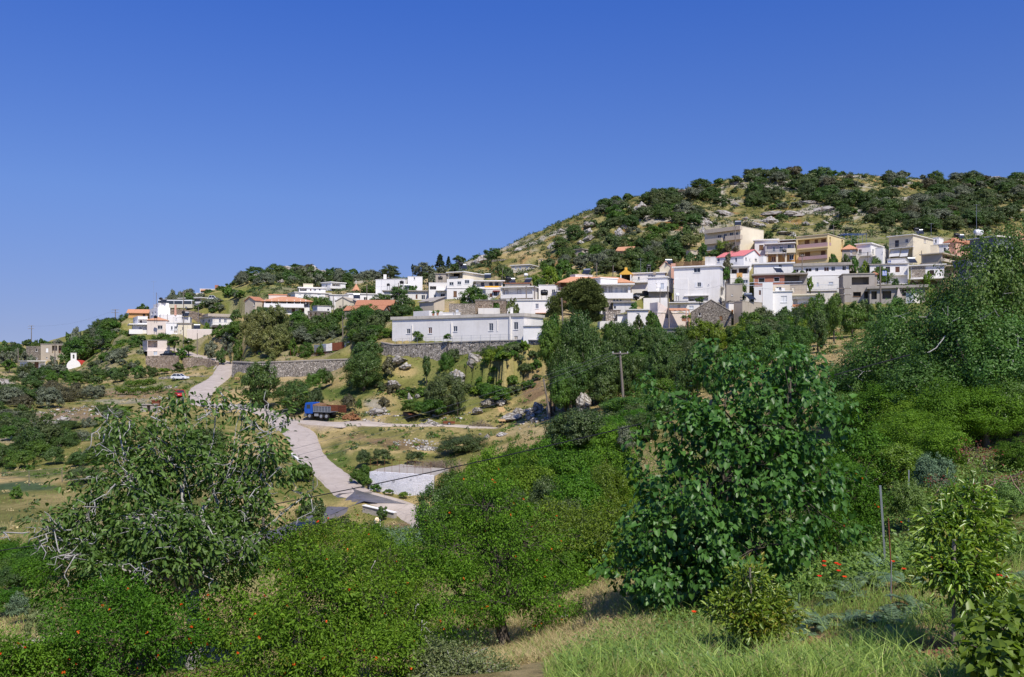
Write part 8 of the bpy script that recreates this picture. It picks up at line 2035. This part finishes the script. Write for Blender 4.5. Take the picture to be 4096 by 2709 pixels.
for a in(('S',808,290,290,'black tank on a stand atop the tall white cube house',1.0),('S',704,655,272,'black tank above the beige stained house roof',1.0),('S',1253,560,281,'black tank on white chimney house roof',1.0),('C',158,455,262,'small black tank left on the long low grey house',.9),('C',317,432,262,'wider black tank right on the long low grey house',1.2),('C',775,385,254,'round black tank beside brown timber hut',1.3),('C',1018,215,250,'black tank high on three storey veranda house',1.3),('C',1585,400,236,'round black tank on the flat concrete shelter',1.5),('C',2007,575,219,'big black barrel before the single window house',1.8),('D',1170,540,240,'black tank behind the ochre pediment house',1.2),('F',1372,530,247,'black tank on balcony of ochre ground floor house',1.0),('F',1205,700,229,'black tank left of long dark door house',1.2),('G',1090,255,244,'black tank on the cream awning house roof',1.3),('G',1570,325,256,'black tank behind the salmon tiled house',1.5),('G',1682,500,236,'large black tank before the salmon tiled house',2.2)):rt(*a,h=a[5]*.8)
rt('C',1790,345,250,'square white tank left of pale yellow hill house terrace',1.1,.9,'frame');rt('G',1828,310,196,'large white tank on the dark slate house roof',1.8,1.3,'frame');rt('D',1510,885,216,'white barrel at foot of the huge plain white house',.8,.9,'frame')
for r,x,y,d,lb in(('S',855,318,291,'solar heater on the tall white cube house'),('S',1300,582,282,'solar heater on white chimney house'),('S',1520,832,270,'solar heater on the blank pink house'),('B',1265,585,252,'solar heater on beige gabled house'),('C',385,470,262,'solar heater on the long low grey house'),('C',1050,232,250,'solar heater on three storey veranda house'),('C',1335,345,248,'solar heater on veranda house side wing'),('C',1625,402,242,'solar heater on the flat concrete shelter'),('C',1812,400,244,'solar heater right on the flat concrete shelter'),('D',430,592,227,'solar heater on timber porch house roof room'),('D',1410,475,238,'solar heater leaning by the salmon roof hut'),('F',1300,765,214,'solar heater on unfinished brick house slab'),('F',790,170,264,'solar heater on beige three storey block'),('F',945,1105,188,'round dish like heater on the plain grey barn'),('G',1130,268,246,'solar heater on the cream awning house'),('G',1630,325,255,'solar heater on the salmon tiled house'),('G',1040,612,217,'solar heater on vine pergola house')):heater(r,x,y,d,lb,random.uniform(-.5,.5)).location.z-=.1
M['aer']=M['steel']
for r,x,y,d,lb in(('S',665,322,291,'aerial on left edge of the tall white cube house'),('S',790,540,284,'aerial over white chimney house'),('C',75,470,262,'aerial before large blank white house'),('C',235,465,260,'aerial by tanks of the long low grey house'),('D',1075,545,238,'aerial behind the ochre pediment house'),('G',1805,300,196,'tall aerial beside the large white tank'),('G',1265,270,246,'aerial on right part of cream awning house')):
 e=empty('aerial',pt(r,x,y,d));tag(e,lb,'aerial','television aerials');H_=7.5 if 'tall' in lb else 3.4
 mb=MB();mb.tube([(0,0,-1),(0,0,H_)],.03,5);mb.build('mast',M['aer'],e)
 mb=MB();mb.tube([(-.8,0,H_-.2),(.8,0,H_-.2)],.02,4)
 for k in range(6):mb.tube([(-.75+.3*k,-.35,H_-.2),(-.75+.3*k,.35,H_-.2)],.014,4)
 mb.build('antenna',M['aer'],e)
def single(name,label,cat,mb,mat,org,group=None):return tag(mb.build(name,M[mat]if isinstance(mat,str)else mat,None,org),label,cat,group)
g=np.random.default_rng(3)
c=pt('Q',1690,660,158);c[2]=tz1(c[0],c[1]);mb=MB()
for k in range(110):
 a=g.random()*6.28;r=g.random()**.6*1.5;h=(1.55-r)*.85*g.random();p=c+[r*math.cos(a),r*math.sin(a)*.8,h+.05];v=unit(g.normal(size=3)*[1,1,.5])*g.uniform(.2,.5);mb.tube([p-v,p+v*.3,p+v+g.normal(size=3)*.08],[.11,.13,.07],5)
M['logs']=m_bark('split_logs',(.10,.045,.02),(.42,.20,.08),5);single('woodpile','heap of split orange brown stumps behind the blue truck','woodpile',mb,'logs',c)
def tray(label,r,x,y,d,L,W,H,mat,rz,tilt,cat='skip'):
 p=pt(r,x,y,d);e=empty('trailer' if cat=='trailer' else 'skip',(p[0],p[1],tz1(p[0],d)+.15),rz);e.rotation_euler=(tilt,0,rz);tag(e,label,cat)
 mb=MB();mb.box(-L/2,L/2,-W/2,W/2,.3,.38);mb.build('bed',M['rust'],e)
 for q in((-L/2,L/2,-W/2-.06,-W/2,.3,.3+H),(-L/2,L/2,W/2,W/2+.06,.3,.3+H),(-L/2-.06,-L/2,-W/2,W/2,.3,.3+H),(L/2,L/2+.06,-W/2,W/2,.3,.3+H)):mb=MB();mb.box(*q);mb.build('side_panel',M[mat],e)
 for s in(-1,1):wheel(e,0,s*(W/2+.2),.3,.18,10)if cat=='trailer' else None
 if cat=='trailer':
  mb=MB()
  for x_ in np.linspace(-L/2,L/2,4):mb.tube([(x_,W/2+.03,.3+H),(x_,W/2+.03,1.5)],.025,4)
  mb.tube([(-L/2,W/2+.03,1.5),(L/2,W/2+.03,1.5)],.03,4);mb.tube([(L/2,0,.35),(L/2+.9,0,.35)],.05,5);mb.build('rack',M['rust'],e)
tray('dark square skip with rusty floor on grass beyond dirt track','T',395,260,154,1.9,1.9,.45,'tank',.75,.22);tray('rusty red low trailer with rail beside the dirt track','T',1060,370,149,1.9,1.0,.35,'rust',.12,0,'trailer')
c=pt('T',1600,390,147.5);c[2]=tz1(c[0],c[1]);mb=MB()
for k in range(420):
 a=g.random()*6.28;r=g.random()**.6*2.3;p=c+[r*math.cos(a),r*math.sin(a)*.7,max(0,(1.5-r*.6))*g.random()];v=unit(g.normal(size=3)*[1,1,.6])*g.uniform(.15,.6);mb.tube([p-v,p+v],[.03,.015],3,cap=False)
single('brushwood_heap','heap of grey brushwood and rubble by the dirt track','brushwood heap',mb,LEAF['twigs'],c)
def pallet(label,r,x,y,d,rot,n=1):
 p=pt(r,x,y,d);p[2]=max(p[2],tz1(p[0],d));mb=MB()
 for k in range(n):
  z=.15*k
  for j in range(6):mb.box(-.6,.6,-.4+.15*j,-.3+.15*j,z+.1,z+.13)
  for j in(-.5,0,.43):mb.box(j,j+.09,-.4,.45,z,z+.1)
 o=mb.build('pallet',M['palw'],None);o.location=tuple(p);o.rotation_euler=rot;tag(o,label,'pallet','loose wooden pallets')
M['palw']=m_plain('bare_pallet_wood',(.52,.34,.16),.8,var=.25,scale=6)
pallet('upper pallet standing on brushwood heap end','T',1960,175,152,(1.0,0,.4));pallet('lower pallet lying in grass by brushwood heap','T',1970,360,146,(.35,0,.3));pallet('pile of pallets and planks under the dry stone wall by road','A',2198,1205,201,(.1,0,.3),4)
mb=MB();c=pt('H',1560,305,172);c[2]=tz1(c[0],c[1])+.3;mb.tube([c+[-2.1,.3,.1],c+[-.8,.1,.15],c+[.8,0,0],c+[2,-.2,-.1]],[.55,.42,.45,.3],9);single('log','bleached fallen log on the verge opposite the red car','log',mb,'barkw',c)
c=pt('H',1000,445,160);c[2]=tz1(c[0],c[1]);mb=MB();mb.box(-1.3,-.15,0,1.6,-.5,1.3);mb.box(.5,1.3,0,1.6,-.5,1.3);mb.box(-.15,.5,.8,1.6,-.5,1.3);mb.box(-1.45,1.45,-.15,1.7,1.3,1.45);o=mb.build('pump_hut',M['concrete'],None);o.location=tuple(c);tag(o,'tiny concrete pump hut with dark opening below vine rows','hut')
c=pt('R',870,1490,168);c[2]=tz1(c[0],c[1]);mb=MB();mb.box(-.7,.7,-.4,.4,0,1.3);mb.box(-.8,.8,-.5,.5,1.3,1.4);o=mb.build('rusty_bin',M['rust'],None);o.location=tuple(c);tag(o,'rusty brown bin seen between walnut sprigs','bin')
c=pt('I',1008,1412,92);c[2]=tz1(c[0],c[1]);e=empty('garden_chair',c,math.radians(200));tag(e,'yellowed white plastic garden chair on the vegetable bed','chair')
mb=MB();mb.box(-.24,.24,-.24,.24,.40,.44);mb.build('seat',M['chair'],e,bevel=.02)
mb=MB();mb.prism([(.22*math.cos(t)if 0<t<3.14 else(.22 if t<=0 else-.22),-.24-.12*(.3+math.sin(max(0,min(3.14,t)))),.44+(0 if t<0 or t>3.14 else .28+.2*math.sin(t)))for t in(-1,0,.5,1,1.57,2.1,2.6,3.14,4)],0,(0,-.03,0));mb.build('backrest',M['chair'],e)
for sx in(-1,1):
 mb=MB();mb.tube([(sx*.26,-.28,.66),(sx*.28,0,.66),(sx*.27,.22,.63),(sx*.27,.24,.42)],.025,6);mb.build('armrest',M['frame'],e)
 for sy in(-1,1):mb=MB();mb.tube([(sx*.22,sy*.22,.41),(sx*.27,sy*.28,0)],[.03,.022],6);mb.build('leg',M['frame'],e)
def vine_row(label,pts,w,h,seed):
 P=np.array([pt(*q)for q in pts]);P[:,2]=terrain_z(P[:,0],P[:,1]);gg=np.random.default_rng(seed);e=empty('vine_row',P[0]);tag(e,label,'vine row','vine rows on the terrace')
 n=int(np.linalg.norm(P[-1]-P[0])*330);t=gg.random(n)*(len(P)-1);i=t.astype(int);f=(t-i)[:,None];Q0=P[i]*(1-f)+P[i+1]*f
 Q=Q0+np.stack([gg.normal(size=n)*.2,gg.normal(size=n)*w,h+gg.normal(size=n)*.28+.2*np.sin(t*9)],1)
 V,Fq=leaves(Q,gg.normal(size=(n,3))-[0,0,.4],gg.normal(size=(n,3))+[0,-.4,.6],.24,.20);link_mesh('foliage',np_mesh('foliage',V-P[0],Fq,LEAF['vine']),e)
 for k in range(0,8):
  q=P[0]+(P[-1]-P[0])*k/7;q[2]=tz1(q[0],q[1]);mb=MB();mb.tube([q-P[0]-[0,0,.2],q-P[0]+[.05,0,h]],.05,5);mb.build('stem',M['barkd'],e)
vine_row('longer lower vine row on the terrace edge',[('R',-110,1215,193),('R',200,1230,191),('R',620,1215,191),('R',1010,1150,195)],.5,1.1,1);vine_row('shorter upper vine row below the white car',[('R',150,1045,207),('R',500,1030,207),('R',840,990,210)],.45,.9,2)
def fence(label,pts,step,h,mat,cat='fence',sheet=None,group=None,rails=2):
 P=np.array([pt(*q)for q in pts]);e=empty('fence',P[0]);tag(e,label,cat,group);o=P[0]
 L=np.r_[0,np.cumsum(np.linalg.norm(np.diff(P,axis=0),axis=1))];n=max(2,int(L[-1]/step));Q=np.array([[np.interp(L[-1]*k/n,L,P[:,j])for j in range(3)]for k in range(n+1)])-o
 for q in Q:mb=MB();mb.tube([q-[0,0,.3],q+[0,0,h]],.018 if 'reinforcing' in label else .035,5);mb.build('post',M[mat],e)
 mb=MB()
 for k in range(n):
  for j in range(rails):z=h*(1-j*.42)-.04;mb.tube([Q[k]+[0,0,z],Q[k+1]+[0,0,z]],.016,4)
 mb.build('rails',M[mat],e)
 if sheet:
  for k in range(n):
   mb=MB();a,b=Q[k]+[0,-.05,.02],Q[k+1]+[-.02,-.05,.02];mb.hexa([a,b,b+[0,.03,0],a+[0,.03,0]]+[q+[0,0,h*random.uniform(.86,1.02)]for q in(a,b,b+[0,.03,0],a+[0,.03,0])]);mb.build('sheet',M[random.choice(sheet)],e)
fence('rusty and whitish sheet metal fence on the brown garden wall',[('B',760,1218,216.3),('B',960,1198,215),('B',1195,1168,213.8)],1.5,1.9,'rust',sheet=('frame','pinkish','steel','rust','white2'))
fence('tall rusty wire fence posts before the brown garden wall',[('B',480,1318,215.5),('B',760,1312,213.5),('B',1100,1302,211.5)],2.2,3.0,'rust')
fence('thin wire railing along the foot of the long white building',[('C',240,1122,191),('C',500,1108,186.8),('C',1000,1088,181.6),('C',1600,1072,176.3)],2.2,1.25,'steel','railing')
fence('orange slatted gate at left end of the long white building',[('C',90,1104,192.3),('C',200,1102,190.5)],.35,1.0,'palw','gate',rails=3)
fence('rusty reinforcing rod fence on the flaking whitewashed wall',[('I',950,962,108.2),('I',1190,975,105.8),('I',1430,992,103.8)],1.1,1.6,'rust')
fence('light post and wire fence across the lower left field',[('H',-60,925,88),('H',180,905,90),('H',420,880,93)],3,1.3,'polewood')
fence('rusty railing above roadside terrace below blank pink house',[('S',1830,1030,266),('S',2000,1020,268)],1.5,.8,'rust','railing')
c=pt('T',860,1190,114);c[2]=tz1(c[0],c[1]);mb=MB()
for k in range(420):
 b0=c+[g.normal()*1.5,g.normal()*.7,-.1];mb.tube([b0,b0+[g.normal()*.25,g.normal()*.2,g.uniform(.7,1.2)],b0+[g.normal()*.6,g.normal()*.4,g.uniform(1.1,1.9)]],[.022,.016,.006],3,cap=False)
single('dry_bush','dry grey brown brush behind the courtyard slab','bush',mb,LEAF['twigs'],c)
c=pt('G',735,850,197);e=empty('flag',c);tag(e,'small blue and white striped flag on thin pole over the concrete terrace','flag')
mb=MB();mb.tube([(0,0,-.3),(0,0,2.95)],.03,6);mb.build('flagpole',M['rail'],e)
for k in range(9):
 for part in((0,1)if k<5 else(0,)):
  x0,x1=(-.98,-.02)if k>=5 else((-.98,-.55)if part==0 else(-.55,-.02))
  blue=(k%2==0)if part==0 else(k!=2)
  mb=MB();z1=2.9-k*.12
  for q in range(4):
   a,b=x0+(x1-x0)*q/4,x0+(x1-x0)*(q+1)/4;f=lambda t:-.05+.07*math.sin(t*7)
   mb.hexa([(a,f(a),z1-.12),(b,f(b),z1-.12),(b,f(b)+.012,z1-.12),(a,f(a)+.012,z1-.12),(a,f(a),z1),(b,f(b),z1),(b,f(b)+.012,z1),(a,f(a)+.012,z1)])
  mb.build('stripe',M['blue' if blue else 'frame'],e)
mb=MB();mb.box(-.33,-.24,-.13,-.115,2.32,2.9);mb.build('stripe',M['frame'],e)
M['dkblue']=m_plain('faded_blue_steel',(.03,.08,.24),.6)
c=pt('G',360,342,268);e=empty('pergola',c);tag(e,'blue steel pergola frame on slope behind small tile porch house','pergola')
for x in(-3.4,-1.1,1.1,3.4):
 for y in(0,3):mb=MB();mb.tube([(x,y,-3),(x,y,2.2)],.05,4);mb.build('post',M['dkblue'],e)
mb=MB()
for y in(0,1,2,3):mb.box(-3.6,3.6,y-.03,y+.03,2.2,2.29)
for x in np.linspace(-3.5,3.5,9):mb.box(x-.05,x+.05,-.2,3.2,2.365,2.46)
mb.build('beams',M['dkblue'],e)
for r,x,y,d,s,lb in(('V',525,660,158,.5,'left of two white sacks in the garden'),('V',580,652,158,.6,'right of two white sacks in the garden'),('V',968,655,157,.65,'single white sack at garden wall')):
 o=link_mesh('sack',RM[1]);c=pt(r,x,y,d);o.location=(c[0],d,tz1(c[0],d)+s*.5);o.scale=(s,s*.7,s*.8);set_mat(o,M['frame']);tag(o,lb,'sack','white sacks in the garden')
for r,x,y0,y1,d,mt,lb in(('V',935,575,515,163,'frame','left white garden figure post'),('V',1022,575,500,163,'cream','middle cream garden figure post'),('V',1088,565,488,163,'railw','right pale blue garden figure post')):
 a,b=pt(r,x,y0,d),pt(r,x,y1,d);h_=b[2]-a[2];mb=MB();mb.tube([(0,0,-.5),(0,0,h_*.3),(0,0,h_*.75),(.05,0,h_*.85),(.05,0,h_)],[.16,.26,.2,.12,.1],8);o=mb.build('garden_post',M[mt],None);o.location=tuple(a);tag(o,lb,'garden post')
for r,x,y,d,lb in(('D',1575,1135,180.2,'left flower pot on ledge by the grey stone gable house'),('D',1598,1138,180.1,'flower pot with bushy plant by grey stone gable house'),('D',1640,1132,179.8,'right flower pot at foot of porch post'),('C',690,780,199.6,'red flower pot in the whitewashed courtyard'),('C',742,772,199.6,'flower pot right in the whitewashed courtyard')):
 e=empty('flower_pot',pt(r,x,y,d));tag(e,lb,'flower pot','flower pots on terraces');mb=MB();mb.tube([(0,0,-.1),(0,0,.4),(0,0,.46)],[.18,.28,.3],10);mb.build('pot',M['oldtile'],e)
 o=link_mesh('foliage',TPL['coarse','round'][0],e);o.location=(0,0,.75);o.scale=(.4,.4,.4);set_mat(o,LEAF['fig'])
# ================================================================ a label for every plant
NOUN={'oak':'dark evergreen','oak2':'dull olive green','brown':'dark brownish','olive':'grey green olive','fig':'bright green','lime':'yellow green','euc':'tall yellowish eucalyptus','pine':'sparse pine','cyp':'dark conifer','walnut':'leafy walnut','pom':'fresh green pomegranate','pom2':'deep green pomegranate','pale':'pale green','silver':'silvery','herb':'weedy green','mulb':'glossy'}
ORD=['leftmost','second from left','third from left','fourth from left','fifth from left','sixth from left','seventh from left','eighth from left','ninth from left','tenth from left','eleventh from left','twelfth from left']
LM=HOUSES+[('blue truck',*src('Q',800,600)),('flaking whitewashed wall',*src('I',1190,1040)),('road bend',*src('A',2060,1100)),('sprawling walnut',*src('H',1200,900)),('dense mulberry',*src('P',1700,1150)),('leaning pomegranate',*src('P',1130,1300)),('tall power pole',*src('J',965,600)),('steel fence post',*src('N',1585,220)),('vine rows',*src('R',500,1120)),('dry stone wall',*src('I',450,150)),('pale crag',*src('I',1770,110)),('netted shed',*src('D',1560,1290)),
 ('cypress',*src('C',1352,185)),('hilltop crag',*src('B',720,300)),('pale boulder',*src('J',655,695)),('garden chair',*src('I',1008,1385)),('citrus sapling',*src('N',2000,450)),('grass path',*src('L',250,1080)),('field wall',*src('H',150,850)),('white outcrop',*src('H',250,530)),('summit',*src('P',1900,400)),('right summit',*src('P',2290,405)),('left shoulder',*src('P',1430,460))]
from collections import defaultdict
grp=defaultdict(list)
for(o,kind,trunk,shape,u,v,rx,rz,d,cat,group)in SEEN:
 nm,a,b=min(LM,key=lambda q:math.hypot(q[1]-u,(q[2]-v)*1.3))
 dx,dy=u-a,v-b
 rel=('right of' if dx>0 else 'left of')if abs(dx)>abs(dy)*1.2 else('below' if dy>0 else 'above')
 far='well ' if math.hypot(dx,dy)>260 else ''
 noun='tree' if trunk else 'bush'
 if noun=='tree' and kind in('euc',):noun='tree'
 size='small' if rx<1.5 else 'big' if rx>4 else ''
 grp[(' '.join(t for t in(size,NOUN[kind],noun)if t),far+rel,nm,cat or noun)].append((u,o,group))
for(a,rel,nm,cat),L_ in grp.items():
 L_.sort(key=lambda q:q[0])
 for k,(u,o,group)in enumerate(L_):
  lb=a+' '+rel+' the '+nm
  if len(L_)==2:lb=('left ' if k==0 else 'right ')+lb
  elif len(L_)>2:lb+=', '+(ORD[k]if k<len(ORD)else 'rightmost' if k==len(L_)-1 else ORD[-1])
  tag(o,lb,cat,group or('trees of the valley and village' if cat=='tree' else 'bushes of the valley and village'))
# ================================================================ light, sky, camera
SUN_EL,SUN_AZ=52.0,math.atan2(.40,-.917)
sv=np.array([math.sin(SUN_AZ)*math.cos(math.radians(SUN_EL)),math.cos(SUN_AZ)*math.cos(math.radians(SUN_EL)),math.sin(math.radians(SUN_EL))])
sl=bpy.data.lights.new('sun','SUN');sl.energy=5.0;sl.angle=math.radians(.53);sl.color=(1,.94,.845)
so=bpy.data.objects.new('sun',sl);COL.objects.link(so)
from mathutils import Vector
so.rotation_euler=Vector(sv).to_track_quat('Z','Y').to_euler()
so.location=(0,0,80)
w=bpy.data.worlds.new('World');sc.world=w;w.use_nodes=True
N,L=w.node_tree.nodes,w.node_tree.links
bg=N['Background']
st=N.new('ShaderNodeTexSky');st.sky_type='NISHITA';st.sun_disc=False
st.sun_elevation=math.radians(SUN_EL);st.sun_rotation=SUN_AZ
st.altitude=500;st.air_density=1.0;st.dust_density=.5;st.ozone_density=3.0
TINT=[(.03,(.507,.447,.587)),(.18,(.48,.553,.827)),(.377,(.287,.48,1.0)),(.9,(.30,.48,.95))]
tcw=N.new('ShaderNodeTexCoord');vm=N.new('ShaderNodeVectorMath');vm.operation='MULTIPLY_ADD'
vm.inputs[1].default_value=(1,1,.8);vm.inputs[2].default_value=(0,0,.08);nm=N.new('ShaderNodeVectorMath');nm.operation='NORMALIZE'
L.new(tcw.outputs['Generated'],vm.inputs[0]);L.new(vm.outputs[0],nm.inputs[0]);L.new(nm.outputs[0],st.inputs['Vector'])
tint=N.new('ShaderNodeMix');tint.data_type='RGBA';tint.blend_type='MULTIPLY';tint.inputs[0].default_value=1;
sx=N.new('ShaderNodeSeparateXYZ');L.new(tcw.outputs['Generated'],sx.inputs[0])
L.new(ramp(N,L,sx.outputs['Z'],TINT),tint.inputs[7])
hs=N.new('ShaderNodeHueSaturation');hs.inputs['Saturation'].default_value=1.0
L.new(st.outputs[0],tint.inputs[6]);L.new(tint.outputs[2],hs.inputs['Color']);L.new(hs.outputs[0],bg.inputs['Color']);bg.inputs['Strength'].default_value=.15
cam=bpy.data.cameras.new('camera');co=bpy.data.objects.new('camera',cam);COL.objects.link(co)
cam.sensor_fit='HORIZONTAL';cam.sensor_width=36;cam.lens=F/4096*36
cam.shift_x=0;cam.shift_y=(HV-2709/2)/4096
co.location=(0,0,0);co.rotation_euler=(math.radians(90),0,0)
cam.clip_start=.1;cam.clip_end=6000
sc.camera=co
sc.view_settings.view_transform='Standard';sc.view_settings.look='None';sc.view_settings.exposure=0;sc.view_settings.gamma=1
sc.render.resolution_x,sc.render.resolution_y=1024,677
cy=sc.cycles
cy.max_bounces=5;cy.diffuse_bounces=3;cy.glossy_bounces=2;cy.transmission_bounces=3;cy.transparent_max_bounces=4
cy.caustics_reflective=False;cy.caustics_refractive=False
cy.use_denoising=True
